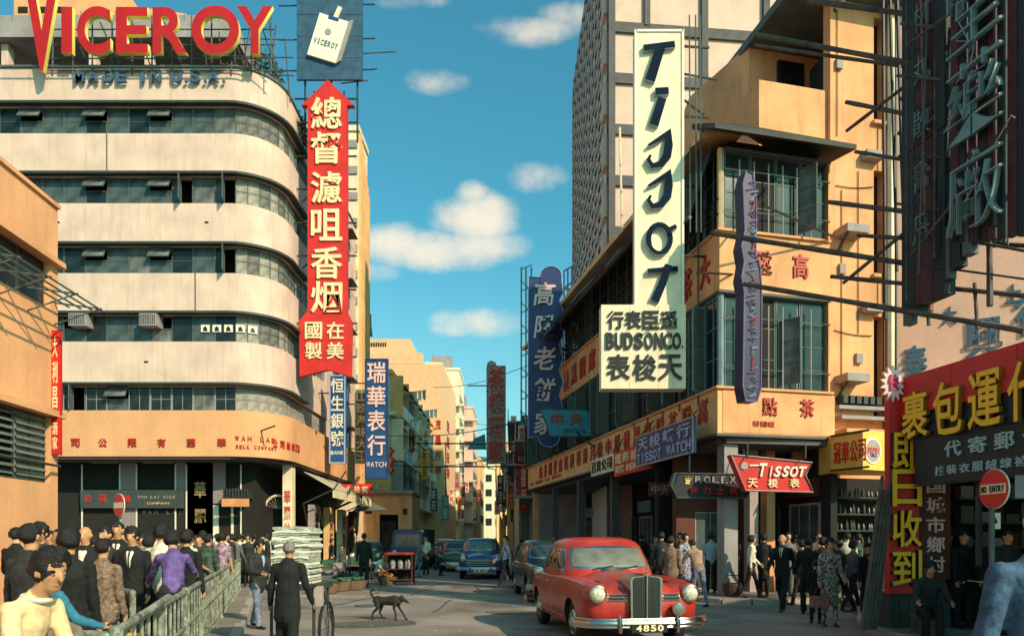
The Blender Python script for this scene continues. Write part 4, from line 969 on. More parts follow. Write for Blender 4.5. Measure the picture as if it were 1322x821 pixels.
# ---------------------------------------------------------------- tall grey block behind
GY_ = 32.0; GO = (4.36, GY_, 0); GU = (1, .10)
GB = thing('tall_panel_block', 'tall grey framed tower with pinkish wall panels behind the watch sign', 'building', GO)
GF_ = Fr(GO, GU); s45 = FOC / GY_; GH = zat(-205, GY_)
b = MB(); b.vprism([(4.62, 32.4), (21, 34.05), (21, 50.4), (4.55, 50.4)], 0, GH); b.build('core', m_gbwall, GB)
zs = [CAMH + (CY - y) / s45 for y in (440, 373, 306, 240, 174, 108, 42, -25, -92, -160, -215)]
xs = [0, 1.67, 4.35, 7.3, 10.2, 13.1, 16.0]
for i in range(len(zs) - 1):
    for a, c in zip([0] + xs[2:], xs[2:]):
        n = 2; w = (c - a - .26) / n
        for k in range(n): b = MB(GF_); b.box((a + .25 + k * w, 0.02, zs[i] + .47), (a + .245 + (k + 1) * w, .29, zs[i + 1] - .005)); b.build('wall_panel', m_gbwall, GB)
for z in zs: b = MB(GF_); b.box((0, -.10, z), (16.5, .295, z + .46)); b.build('floor_beam', m_gbgrey, GB)
for x in [0] + xs[2:]: b = MB(GF_); b.box((x, -.16, 0), (x + .30, .296, GH)); b.build('pilaster', m_gbgrey, GB)
b = MB(GF_); b.box((1.67, -.14, zs[6] + .37), (1.93, .296, GH)); b.build('pilaster', m_gbgrey, GB)
GS = Fr((4.30, 50.5, 0), (.06, -18.5))
b = MB(GS); b.box((0, 0, 0), (18.4, .3, GH)); b.build('side_wall', mat('shade_grey_render', (.66, .62, .60), .9, var=.15, streak=.3), GB)  # shade on this side is put into its greyer wall colour
e = MB(); e.box((0, -.06, 0), (.85, -.001, .08)); e.box((0, -.06, .42), (.85, -.001, .48)); e.box((.40, -.05, .081), (.46, -.001, .419)); balm = e.mesh('balcony_grille', mat('warm_grey_render', (.48, .44, .42), .85))
for i in range(11, 44):
    for k in range(12): inst(balm, 'balcony_grille', GB, GS @ T(.5 + k * 1.42 + (i % 2) * .35, 0, i * .76))
e = MB(); e.box((0, -.03, 0), (.62, -.001, .26)); sw_ = e.mesh('side_window', m_dark)
for i in range(11, 44):
    for k in range(11): inst(sw_, 'side_window', GB, GS @ T(.95 + k * 1.42 + (i % 2) * .35, 0, i * .76 + .52))
for i in range(12): b = MB(GS); b.box((17.55, -.18, i * 2.32 + 7.0), (18.35, -.002, i * 2.32 + 8.5)); b.build('side_balcony', m_gbwall, GB)
# thin bamboo tower left of it, and its braces
t = thing('green_lattice_tower', 'slender pale green lattice tower standing behind the navy sign', 'tower', (1.2, 60, 0))
Y = 52
for px in (673, 679, 686): b = MB(); b.tube([at(px, 700, Y), at(px, 345, Y)], .06, 4); b.build('leg', mat('pale_green_paint', (.22, .36, .30), .7), t)
for k in range(24): y = 348 + k * 14; b = MB(); b.tube([at(672, y, Y), at(687, y + (14 if k % 2 else -6), Y)], .04, 4); b.build('lattice_bar', MATS['pale_green_paint'], t)
t = thing('roof_aerial', 'thin pale steel frame on the roof just right of the navy sign', 'frame', (3, 42, 12))
for a, c in (((728, 350), (740, 343)), ((728, 350), (728, 392)), ((728, 372), (745, 360)), ((733, 347), (733, 395)), ((738, 345), (738, 385))): b = MB(); b.tube([at(*a, 42), at(*c, 42)], .05, 4); b.build('bar', m_tubeb, t)

# ---------------------------------------------------------------- pink wall and shop with red fascia at the right edge
PO = (10.95, 20.4, 0); PU = (1, -.5)
PB = thing('pink_building', 'pink rendered party wall behind the bamboo scaffold at the right edge', 'building', PO)
PF_ = Fr(PO, PU)
b = MB(PF_); b.box((0, 0, 0), (14, 6, 19)); b.build('wall', m_pink, PB)
for k, (ch, px, py, w, h) in enumerate((('泰', 1195, 463, .62, .95), ('興', 1263, 440, .85, 1.15), ('行', 1310, 418, .85, 1.1))):
    x = (xat(px, 19.6) - PO[0]) * 1.12; char(ch, PF_, x, zat(py, 19.7), w, h, .05, m_bluechar, PB, bold=.05)
for (ch, px, py, w) in (('士', 1297, 386, .35), ('大', 1236, 404, .35)):
    x = (xat(px, 19.4) - PO[0]) * 1.12; char(ch, PF_, x, zat(py, 19.5), w, .5, .05, m_bluechar, PB, bold=.04)
SO = (6.36, 11.6, 0); SU = (.2, -1); SF_ = Fr(SO, SU)
SP = thing('parcel_shop', 'low dark parcel shop behind the yellow and red character signs', 'shop', SO)
b = MB(); b.vprism([(6.75, 11.75), (7.4, 12.8), (12, 12.8), (12, 4), (8.2, 4)], 3.75, 3.95); b.build('roof', m_gbgrey, SP)
b = MB(); b.vprism([(7.6, 12.75), (11.9, 12.75), (11.9, 4.2), (11.7, 4.2), (11.7, 12.6), (7.6, 12.6)], PAV, 3.74); b.build('back_wall', m_dark, SP)
b = MB(); b.vprism([(7.0, 11.9), (7.5, 12.7), (7.6, 12.6), (7.15, 11.8)], PAV, 3.74); b.build('side_wall', m_dark, SP)
for k in range(7):
    b = MB(); b.box((7.8, 12.3, .6 + k * .42), (11.6, 12.58, .63 + k * .42)); b.build('shelf', m_steel, SP)
    for j in range(14): b = MB(); x = 7.85 + j * .265; h = .14 + ((j * 7 + k * 3) % 5) * .035; b.box((x, 12.32, .632 + k * .42), (x + .22, 12.54, .632 + k * .42 + h)); b.build('packet', [m_gbside, m_brown, m_steel, m_greenwood][(j + k) % 4], SP)
b = MB(SF_); b.box((3.2, 0.5, PAV), (3.5, .8, 3.6)); b.build('post', m_steel, SP)
b = MB(SF_); b.box((1.2, .3, 1.2), (1.26, .36, 3.6)); b.build('post', m_darksteel, SP)
FS = thing('red_fascia_sign', 'long red fascia with large yellow characters running to the right edge', 'shop sign', SO)
for k in range(5):
    b = MB(SF_); b.box((-.02 + k * 1.1, 0, 3.60), (1.07 + k * 1.1, .16, 4.22)); b.build('panel', m_redlit, FS)
b = MB(SF_); b.box((-.02, .02, 3.20), (5.5, .17, 3.595)); b.build('lower_board', m_black, FS)
for k, ch in enumerate('裹包運代'): char(ch, SF_, .42 + k * .645, 3.56, .54, .80 - (k == 0) * .05, .07, m_yellow, FS, bold=.028, side=flat('ochre_edge', (.30, .13, .015), .6))
t = thing('neon_fascia', 'black fascia with two rows of pale blue neon characters below the red one', 'neon sign', tuple(SF_ @ Vector((.6, .1, 2.5))))
b = MB(SF_); b.box((.30, .05, 2.46), (5.5, .18, 3.19)); b.build('board', m_black, t)
m_tubel = flat('pale_neon_tube', (.34, .47, .50), .4)
text_h('代寄郵包', SF_, .85, 2.60, 2.95, .24, .03, m_tubel, t, y=.05, fill=.7)
text_h('技裝衣服絨線被鋪雜貨', SF_, .7, 3.0, 2.64, .14, .02, m_tubel, t, y=.05, fill=.8)
for z in (2.44, 3.2): b = MB(SF_); b.tube([(.3, .03, z), (5.5, .03, z)], .015, 4); b.build('trim', m_darksteel, t)
# vertical boards facing the street
VY = 11.55; VF = Fr((0, VY, 0), (1, 0)); vX = lambda p: xat(p, VY); vZ = lambda p: zat(p, VY)
t = thing('same_day_sign', 'vertical red and black sign with four heavy yellow characters', 'sign', (vX(1167), VY, vZ(766)))
b = MB(VF); b.box((vX(1148), 0, vZ(766)), (vX(1187), .15, vZ(498))); b.build('board', m_redlit, t)
for ch, y in zip('即日收到', (583, 630, 682, 733)): char(ch, VF, vX(1167), vZ(y), .48, .60, .10, m_yellow, t, bold=.03, side=m_black)
b = MB(VF); n_ = 14; b.prism([(vX(1151) + math.cos(2 * math.pi * i / (2 * n_)) * (.22 if i % 2 else .13), vZ(496) + math.sin(2 * math.pi * i / (2 * n_)) * (.30 if i % 2 else .20)) for i in range(2 * n_)], -.06, -.002); bs = b.build('burst', m_pinkchar, t)
char('快', VF, vX(1151), vZ(495), .17, .26, .03, flat('magenta', (.65, .02, .12), .5), bs, y=-.06, bold=.03)
t = thing('brown_vertical_board', 'brown vertical board with pinkish characters beside the yellow lettered sign', 'sign', (vX(1207), VY, vZ(765)))
b = MB(VF); b.box((vX(1189), .02, vZ(748)), (vX(1228), .14, vZ(535))); b.build('board', m_brown, t)
text_v('運達全国城市鄉村', VF, vX(1208), vZ(537), vZ(741), .30, .03, m_pinkchar, t, y=.02, fill=.80)
t = thing('shop_counter', 'dark low counter clad in boards at the foot of the vertical signs', 'counter', (vX(1190), VY, PAV))
for k in range(6): b = MB(VF); b.box((vX(1150) + k * .17, .05, PAV), (vX(1150) + k * .17 + .16, .45, .72)); b.build('board', m_darksteel, t)
# no entry signs
def no_entry(label, px, py, Y, rot, r, txt):
    p = at(px, py, Y); t = thing('no_entry_sign', label, 'road sign', (p.x, p.y, 0)); A = T(p.x, p.y, p.z) @ RZ(R(rot))
    b = MB(A); b.lathe([(r, 0), (r, -.02), (.001, -.02)], 28, axis='y'); b.build('disc', m_redlit, t)
    b = MB(A); b.lathe([(r * 1.04, .004), (r * 1.04, -.012), (r * .98, -.012)], 28, axis='y'); b.build('rim', m_white, t)
    b = MB(A); b.box((-r * .86, -.026, -r * .25), (r * .86, -.0205, r * .25)); bar = b.build('bar', m_cream, t)
    if txt: text_h('NO ENTRY', A, -r * .8, r * .8, 0, r * .34, .008, m_black, bar, y=-.026, name='letter', bold=.02)
    b = MB(); b.tube([(p.x, p.y + .05, 0), (p.x, p.y + .05, p.z - (r * .9 if txt else 0))], .032, 8); b.build('pole', m_steel if txt else m_gbside, t)
no_entry('red and white NO ENTRY disc beside the parcel shop', 1284, 631, 8.6, -86, .235, True)
no_entry('narrow red disc with white bar above the crowd outside the silk shop', 154, 652, 17.5, -36, .28, False)
t = thing('pale_notice', 'small pale notice with a dark mark pinned below the NO ENTRY disc', 'notice', tuple(at(1285, 672, 9.6)))
A = Fr(tuple(at(1285, 672, 9.6)), (.9, -.4)); b = MB(A); b.box((-.06, 0, -.11), (.06, .012, .11)); b.build('card', m_white, t); b = MB(A); b.prism([(-.03, -.06), (.03, -.02), (-.01, .07)], -.006, -.001); b.build('printed_mark', m_black, t)
t = thing('pale_notice', 'grey notice panel cut by the right edge beside the NO ENTRY disc', 'notice', tuple(at(1320, 628, 9.6)))
A = Fr(tuple(at(1320, 628, 9.2)), (.9, -.4)); b = MB(A); b.box((-.08, 0, -.15), (.2, .012, .15)); b.build('card', m_gbside, t)

# ---------------------------------------------------------------- unlit neon towers and bamboo scaffold
m_tubeG = flat('unlit_neon_tube', (.16, .25, .25), .35)
m_tubeG2 = flat('unlit_grey_neon_tube', (.27, .29, .26), .35)
m_dred = mat('dull_red_board', (.075, .016, .018), .7, streak=.4)
m_dblk = mat('charcoal_board', (.022, .024, .026), .7)
TF_ = Fr((6.36, 11.9, 0), SU)
t = thing('unlit_neon_board', 'tall dull red sign board with small unlit neon characters on the scaffold', 'neon sign', tuple(TF_ @ Vector((.5, 0, 5.3))))
for x0, x1, m in ((.12, .40, m_dblk), (.41, .78, m_dred), (.79, 1.02, m_dblk)):
    for z0 in (5.4, 8.0, 10.6): b = MB(TF_); b.box((x0, .15, z0), (x1, .35, z0 + 2.58)); b.build('board_panel', m, t)
for k, ch in enumerate('參茸藥材丸散膏丹'): char(ch, TF_, .58, 12.6 - k * .86, .34, .46, .05, m_tubeG, t, y=.15, bold=-.012)
t = thing('large_unlit_neon_sign', 'broad charcoal sign with big unlit silver neon characters near the right edge', 'neon sign', tuple(TF_ @ Vector((1.7, 0, 6))))
for k in range(8):
    x = 1.12 + k * .165; b = MB(TF_); b.box((x, .16, 6.1 - .05 * k), (x + (.10 if k % 3 else .15), .24, 14.4)); b.build('board_slat', m_dblk if k % 2 else m_dred, t)
for k in range(9): z = 6.5 + k * .95; b = MB(TF_); b.tube([(1.06, .30, z), (2.40, .30, z)], .03, 5); b.build('frame_bar', m_darksteel, t)
for k, ch in enumerate('馬寶堂藥廠'):
    for dd, mm, bo in ((.0, m_tubeG, -.014), (.07, m_tubeG2, -.018), (.13, m_tubeG, -.02)):
        char(ch, TF_, 1.66 + dd * .5, 12.15 - k * 1.36 - dd * .5, .92, 1.14, .025, mm, t, y=.10 - dd, bold=bo)
rd = random.Random(4)
for k in range(26): z = 6.2 + k * .31; x = 1.1 + rd.random() * 1.1; b = MB(TF_); b.tube([(x, -.03, z), (x + rd.uniform(.05, .3), -.06, z + rd.uniform(-.2, .3)), (x + rd.uniform(.0, .35), -.02, z + rd.uniform(.1, .4))], .010, 4); b.build('loose_tube', m_tubeG2 if k % 2 else m_tubeG, t)
for k in range(9): b = MB(TF_); b.lathe([(.05, -.05), (.09, 0), (.05, .05)], 8, c=(2.42, .2, 6.6 + k * .75), axis='y'); b.build('lamp_bulb', m_bluechar, t)
t = thing('rolled_tarpaulin', 'mottled teal roll of tarpaulin slung diagonally between scaffold poles', 'tarpaulin', tuple(at(1235, 262, 11.6)))
a, c = at(1183, 212, 11.9), at(1290, 312, 10.6); n = 12; pts = [a.lerp(c, i / n) + Vector((noise.noise(Vector((i, 0, 0))) * .05, 0, noise.noise(Vector((i, 5, 0))) * .05 - .12 * math.sin(math.pi * i / n))) for i in range(n + 1)]
b = MB(); b.tube(pts, [.10 + .07 * math.sin(math.pi * i / n) + .02 * (i % 2) for i in range(n + 1)], 10); b.build('roll', mat('teal_tarpaulin', (.05, .12, .12), .8, var=.6, scale=9, bump=.8), t, smooth=True)
t = thing('louvred_screen', 'dark louvred frame below the neon boards on the pink wall', 'frame', tuple(TF_ @ Vector((.2, 0, 4.9))))
for k in range(9): b = MB(TF_); b.box((.14 + k * .2, .16, 5.15 + k * .115), (.30 + k * .2, .30, 6.3 + k * .03)); b.build('slat', m_dblk if k % 2 else m_steel, t)
SCF = thing('bamboo_scaffold', 'lashed bamboo scaffold carrying the unlit neon boards over the pavement', 'scaffold', (7, 12, 0))
def pole(a, c, Ya, Yc, r=.035, m=None, mid=.0):
    A_, C_ = at(*a, Ya), at(*c, Yc); n = 5; pts = [A_.lerp(C_, i / n) + Vector((0, 0, -mid * math.sin(math.pi * i / n))) for i in range(n + 1)]
    b = MB(); b.tube(pts, [r * (1.12 if i % 2 else .96) for i in range(n + 1)], 6); b.build('pole', m or m_bamboo, SCF, smooth=True)
for a, c, Ya, Yc, r in (((1035, 0), (1340, 42), 13.2, 10.6, .045), ((975, 45), (1340, 113), 13.6, 10.4, .042), ((975, 59), (1180, 88), 13.4, 12.0, .032), ((1092, 132), (1172, 148), 12.6, 11.8, .035), ((1104, 196), (1175, 208), 12.6, 11.8, .03),
                        ((1160, 172), (1335, 184), 12.2, 10.4, .036), ((1070, 261), (1175, 274), 13, 11.9, .04), ((918, 301), (1200, 345), 14.0, 11.6, .045), ((1107, 304), (1335, 318), 12.6, 10.2, .032), ((1073, 357), (1335, 383), 13.0, 10.2, .036),
                        ((960, 367), (1322, 427), 13.6, 10.2, .042), ((1170, 245), (1335, 256), 12, 10.2, .036), ((1300, 38), (1340, 55), 10.6, 10.2, .05), ((1120, -10), (1340, -2), 12, 10.4, .04)):
    pole(a, c, Ya, Yc, r)
for a, c, Ya, Yc, r, m in (((1092, 170), (1215, 76), 12.4, 11.6, .032, m_bamboo), ((1088, 366), (1195, 278), 12.4, 11.6, .032, m_bamboo), ((1183, 262), (1305, -10), 11.7, 10.8, .045, m_bambooR), ((1090, 0), (1078, 14), 13, 13, .04, m_bamboo),
                           ((1193, -10), (1201, 402), 11.6, 11.5, .05, m_bambooR), ((1226, -10), (1236, 232), 11.3, 11.2, .045, m_bamboo), ((1198, 395), (1199, 420), 11.5, 11.5, .03, m_bamboo), ((1275, 90), (1278, 395), 10.7, 10.6, .045, m_bamboo),
                           ((1298, 0), (1335, 250), 10.5, 10.2, .035, m_bamboo), ((1140, -10), (1143, 412), 12.6, 12.5, .03, m_black), ((1149, -10), (1158, 350), 12.3, 12.2, .028, m_black), ((1158, -10), (1168, 340), 12.1, 12.0, .03, m_black),
                           ((1258, 365), (1262, 425), 10.9, 10.9, .028, m_bamboo), ((1315, 60), (1322, 250), 10.2, 10.1, .03, m_bamboo), ((1168, -10), (1176, 240), 11.8, 11.8, .05, m_dred)):
    pole(a, c, Ya, Yc, r, m)
for k in range(16):
    rd = random.Random(k + 40); x0 = 1170 + k * 9.5; pole((x0, -10), (x0 + rd.uniform(-14, 16), rd.uniform(300, 400) - (x0 - 1170) * .55), 11.4 - k * .06, 11.3 - k * .06, rd.uniform(.012, .026), [m_bamboo, m_darksteel, m_bambooR, m_steel][k % 4])
for k in range(10):
    rd = random.Random(k + 80); y = 30 + k * 34; pole((1172 + rd.uniform(-20, 20), y + rd.uniform(-8, 8)), (1335, y + rd.uniform(5, 26)), 11.5, 10.1, rd.uniform(.014, .026), [m_bamboo, m_darksteel][k % 2])
for k, (a, c) in enumerate((((1170, 60), (1250, 0)), ((1180, 180), (1322, 20)), ((1240, 300), (1322, 205)), ((1210, 60), (1322, 170)), ((1176, 330), (1240, 250)))): pole(a, c, 11.3, 10.5, .022, m_bamboo)
t = thing('leaning_poles', 'bundle of long dark bamboo poles leaning at the shop corner', 'poles', (6.1, 11.9, 0))
for k in range(6):
    p0 = Vector((xat(1112 + k * 5, 11.3), 11.3 + k * .03, PAV)); p1 = Vector((xat(1136 + k * 3.0, 11.5), 11.42 + k * .02, zat(615 + (k * 17) % 60, 11.5)))
    b = MB(); n = 6; b.tube([p0.lerp(p1, i / n) for i in range(n + 1)], [.032 * (1.1 if i % 2 else .95) for i in range(n + 1)], 6); b.build('pole', m_bamboo, t, smooth=True)
# ---------------------------------------------------------------- left side of the street beyond the curved building
def block(name, label, x0, x1, y0, y1, h, m, wins=None, cat='building', roofm=None, side=True, front=True, wm=None, wz=3.1, ww=1.1, wh=1.5, first=4.4, step=2.4, inset=.0, facing=1):
    "box building whose street face is x1 (facing=1, looks +x) or x0 (facing=-1)"
    t = thing(name, label, cat, ((x0 + x1) / 2, y0, 0))
    b = MB(); b.box((x0, y0, 0), (x1, y1, h)); b.build('wall', m, t)
    b = MB(); b.box((x0 - .1, y0 - .12, h + .002), (x1 + .1, y1, h + .35)); b.build('parapet', roofm or m, t)
    if facing > 0: SFm = Fr((x1, y0, 0), (0, 1))
    else: SFm = Fr((x0, y1, 0), (0, -1))
    if side:
        z = first; 
        while z + wh < h - .4:
            k = 0; y = 1.0
            while y + ww < (y1 - y0) - .5:
                window(t, SFm, y, z, ww, wh, wm or m_glass, nx=2, y=-.04, pane=True); y += step; k += 1
            z += wz
    if front:
        FFm = Fr((x0, y0, 0), (1, 0)); z = first
        while z + wh < h - .4:
            x = .8
            while x + ww < (x1 - x0) - .4: window(t, FFm, x, z, ww, wh, wm or m_glass, nx=2, y=-.04); x += step
            z += wz
    return t
t = block('finned_tower', 'pale yellow finned tower rising behind the red arrow sign', -22, -10.05, 46.1, 49, 28.2, m_cream, side=False, front=False)
for k in range(7): b = MB(); b.box((-10.048, 46.2 + k * .42, 4), (-9.85, 46.36 + k * .42, 28.2 - k * .5)); b.build('fin', m_band, t)
for k in range(14): b = MB(); b.box((-14 + .01, 46.0, 5 + k * 1.7), (-10.1, 46.098, 5.5 + k * 1.7)); b.build('floor_band', m_gbside, t)
t = block('dark_balcony_tenement', 'old dark tenement with cluttered sunlit balconies beyond the blue signs', -15, -9.25, 54, 78, 14.2, m_band, side=False, wm=m_glass)
DF = Fr((-9.25, 54, 0), (0, 1)); rb = random.Random(11)
for f in range(3):
    z = 4.3 + f * 3.3
    for k in range(8):
        y = .2 + k * 2.95
        b = MB(DF); b.box((y, -.9, z), (y + 2.7, -.001, z + .14)); b.build('balcony_slab', m_cream, t)
        b = MB(DF); b.box((y, -.9, z + .142), (y + 2.7, -.82, z + .95)); b.build('balcony_front', rb.choice([m_cream, m_band, m_white, m_wborange, m_cream]), t)
        b = MB(DF); b.box((y - .1, -.9, z), (y - .002, 0, z + 3.2)); b.build('fin_wall', rb.choice([m_cream, m_band, m_gbside]), t)
        window(t, DF, y + .5, z + .3, 1.6, 2.0, m_glass, nx=2, y=-.05)
        b = MB(DF); b.add([(y, -.05, z + 2.9), (y + 2.6, -.05, z + 2.9), (y + 2.6, -1.1, z + 2.35), (y, -1.1, z + 2.35)], [(0, 1, 2, 3)]); b.build('blind', rb.choice([m_awnlight, m_greenwood, m_awn, m_awnlight]), t)
b = MB(); b.box((-15, 53.6, 11), (-8.9, 54, 11.3)); b.build('cornice', m_cream, t)
# big orange block
t = thing('orange_slab_block', 'large plain pale orange block with stepped roof and red characters down its side', 'building', (-12, 75, 0))
zz = lambda p, Y: zat(p, Y)
b = MB(); b.box((xat(440, 75), 75, 0), (xat(572, 75), 92, zz(470, 75))); b.build('wall', m_wborange if False else mat('pale_orange_render', (.76, .47, .26), .85, var=.06, streak=.15, streak_col=(.45, .28, .18)), t)
m_po = MATS['pale_orange_render']
b = MB(); b.box((xat(430, 75), 76, zz(472, 75)), (xat(528, 75), 92, zz(434, 75))); b.build('upper_storey', m_po, t)
b = MB(); b.box((xat(462, 75), 75.2, zz(469, 75)), (xat(545, 75), 75.9, zz(455, 75))); b.build('roof_step', m_po, t)
for k in range(9): b = MB(); b.box((xat(471 + k * 3, 75), 75.93, zz(444, 75)), (xat(472.6 + k * 3, 75), 75.998, zz(439, 75))); b.build('vent_slot', m_black, t)
b = MB(); b.box((xat(548, 75), 75.1, zz(470, 75) + .002), (xat(571, 75), 90, zz(467, 75))); b.build('coping', m_cream, t)
for k, (ch, py) in enumerate((('茂', 548), ('昌', 568), ('行', 588), ('押', 608))):
    char(ch, Fr((xat(572, 75), 75, 0), (0, 1)), 5.5, zz(py + 2, 80), 2.6, 1.2, .08, m_redchar, t, bold=.03)
    char(ch, Fr((0, 75, 0), (1, 0)), xat(566, 75), zz(py, 75), .55, 1.0, .08, m_redchar, t, bold=.03)
FFm = Fr((xat(440, 75), 75, 0), (1, 0))
t = thing('far_flag_figure', 'small dark statue-like pole finial on the pale orange roof', 'finial', at(477, 433, 75.5)); b = MB(); p = at(477, 434, 77); b.tube([p, p + Vector((0, 0, 1.2)), p + Vector((.1, 0, 2.4))], [.35, .22, .1], 6); b.build('post', m_black, t)
for i, a in enumerate([(-11.6, -7.2, 96, 106, 24.5, m_cream, 'cream far block with many balconies left of the gap'), (-12, -6.0, 108, 122, 21.5, m_gbwall, 'grey far block stepping into the street end'), (-9, -5.6, 124, 140, 15.5, m_band, 'small ochre block low in the street end'), (-6.4, -3.6, 150, 160, 17.5, m_cream, 'grey block closing the street end left of the brown sign'), (-3.4, 3.8, 156, 170, 23, m_band, 'pinkish block closing the far street end')]):  # far walls get paler colours in place of haze
    t = block('far_building', a[6], a[0], a[1], a[2], a[3], a[4], a[5], ww=1.3, wh=1.5, step=2.3)
    if i < 2:
        for k in range(6): b = MB(); b.box((a[0], a[2] - .9, 4 + k * 3.1), (a[1] + .7, a[2] - .001, 4.3 + k * 3.1)); b.build('balcony_slab', a[5], t)
        b = MB(); b.box((a[0] + .5, a[2] + 1, a[4]), (a[1] - 1.2, a[2] + 4, a[4] + 2.2)); b.build('roof_hut', m_gbside, t)
# ochre one storey shop and lean-to on the left pavement
t = thing('ochre_kiosk', 'low ochre shop with a dark doorway behind the blue truck', 'shop', (-8, 47.5, 0))
Y = 47.5; A = Fr((0, Y, 0), (1, 0)); q = lambda p: xat(p, Y); r_ = lambda p: zat(p, Y)
b = MB(A); b.wall(q(466), q(532), PAV, r_(637), [(q(490), q(514), PAV, r_(664))], .2); b.box((q(532) - .2, .2, PAV), (q(532), 4, r_(637))); b.build('wall', m_cb, t)
b = MB(A); b.box((q(466), .9, PAV), (q(532) - .21, 1.0, r_(638))); b.build('interior', m_dark, t)
b = MB(A); b.box((q(464), -.25, r_(637)), (q(534), 4, r_(633))); b.build('roof', m_gbside, t)
b = MB(A); b.box((q(492), .02, PAV), (q(511), .08, r_(672))); b.build('door', m_glass, t)
for x0, x1, y0, y1 in ((471, 480, 663, 658), (520, 526, 664, 656)): b = MB(A); b.box((q(x0), -.03, r_(y0)), (q(x1), -.002, r_(y1))); b.build('window', m_black, t)
t = thing('street_awning', 'dark pitched awning hanging in front of the ochre shop', 'awning', (-9, 44, 3.5))
b = MB(); a_, c_, d_, e_ = at(460, 648, 45), at(462, 660, 43), at(502, 659, 43), at(472, 645, 46)
b.add([a_, c_, d_, e_], [(0, 1, 2, 3)]); b.add([v + Vector((0, 0, .05)) for v in (a_, c_, d_, e_)], [(3, 2, 1, 0)]); b.build('canvas', m_greenwood, t)
# vertical signs on the left
def vsign(name, label, px0, px1, py0, py1, Y, m, txt, tm, w=None, outline=None, extra=None, cat='sign', fillw=.78):
    A = Fr((0, Y, 0), (1, 0)); x0, x1, z0, z1 = xat(px0, Y), xat(px1, Y), zat(py1, Y), zat(py0, Y)
    t = thing(name, label, cat, ((x0 + x1) / 2, Y, z0))
    b = MB(A); b.box((x0, 0, z0), (x1, .25, z1)); b.build('board', m, t)
    if outline:
        for q in ((x0, z0, x0 + .07, z1), (x1 - .07, z0, x1, z1), (x0 + .071, z0, x1 - .071, z0 + .07), (x0 + .071, z1 - .07, x1 - .071, z1)):
            b = MB(A); b.box((q[0], -.03, q[1]), (q[2], -.001, q[3])); b.build('edge_strip', outline, t)
    text_v(txt, A, (x0 + x1) / 2, z1 - .1, z0 + (.1 if not extra else (z1 - z0) * .18), (x1 - x0) * fillw, .05, tm, t, bold=.02)
    if extra: text_h(extra, A, x0 + .08, x1 - .08, z0 + (z1 - z0) * .12, (x1 - x0) * .22, .03, tm, t)
    for z in (z0 + (z1 - z0) * .2, z0 + (z1 - z0) * .8): b = MB(); b.tube([(x0 - 1.2, Y + .15, z), (x1, Y + .15, z)], .04, 5); b.build('bracket', m_darksteel, t)
    return t
vsign('bank_sign', 'narrow blue bank sign with white characters below the red arrow', 425, 446, 484, 598, 37, m_blue, '恒生銀號', m_white, extra='BANK', outline=m_tubeb)
vsign('green_edged_sign', 'narrow pale green edged sign between the two blue vertical signs', 458, 476, 502, 598, 43, m_greenwood, '山珍海味大王', m_palegold, outline=mat('pale_lime_paint', (.42, .55, .28), .6))
vsign('watch_company_sign', 'broad royal blue vertical sign with lilac brush characters', 471, 501, 463, 618, 41, m_blue, '瑞華表行', m_pinkchar, extra='WATCH', outline=m_navy)
vsign('brown_tower_sign', 'tall mottled brown vertical sign standing over the middle of the street', 628, 653, 472, 598, 45, mat('mottled_brown', (.34, .24, .21), .8, var=.5, scale=6), '茶樓酒家', m_redchar)
t = thing('sign_top_knob', 'rounded pink brown cap on top of the tall mottled brown sign', 'sign cap', at(635, 472, 45)); A = Fr((0, 45, 0), (1, 0)); b = MB(A); b.prism([(xat(x, 45), zat(y, 45)) for x, y in ((629, 471.8), (629, 468), (634, 465), (640, 468), (641, 471.8))], 0, .24); b.build('cap', m_tile, t)
t = thing('sign_bracket', 'bent pale pipe bracket under the tall brown sign', 'bracket', at(640, 600, 45)); b = MB(); b.tube([at(628, 598, 45.1), at(630, 604, 45.1), at(640, 606, 45.1), at(641, 640, 45.1), at(641, 655, 45.1)], .05, 5); b.build('pipe', m_gbside, t)
b = MB(); b.tube([at(655, 600, 45.1), at(685, 600, 44)], .05, 5); b.build('pipe', m_gbside, t)
t = thing('red_neon_fish_sign', 'small red neon curl sign hanging behind the royal blue sign', 'neon sign', at(505, 590, 48)); b = MB(); b.tube([at(x, y, 48) for x, y in ((503, 578), (508, 582), (503, 588), (509, 594), (504, 600), (508, 606), (505, 612), (500, 606))], .12, 5); b.build('tube', m_redlit, t, smooth=True)
Y = 40; A = Fr((0, Y, 0), (1, 0)); t = thing('red_ribbon_sign', 'horizontal red sign with cream characters over the left pavement', 'sign', at(457, 632, Y))
b = MB(A); b.prism([(xat(x, Y), zat(y, Y)) for x, y in ((435, 625), (481, 624), (477, 632), (482, 640), (435, 640))], 0, .2); b.build('board', m_redlit, t)
text_h('金行珠寶', A, xat(437, Y), xat(476, Y), zat(632, Y), .42, .04, m_palegold, t, bold=.03)
text_h('GOLDSMITH', A, xat(434, Y), xat(480, Y), zat(644, Y), .16, .04, m_white, t)
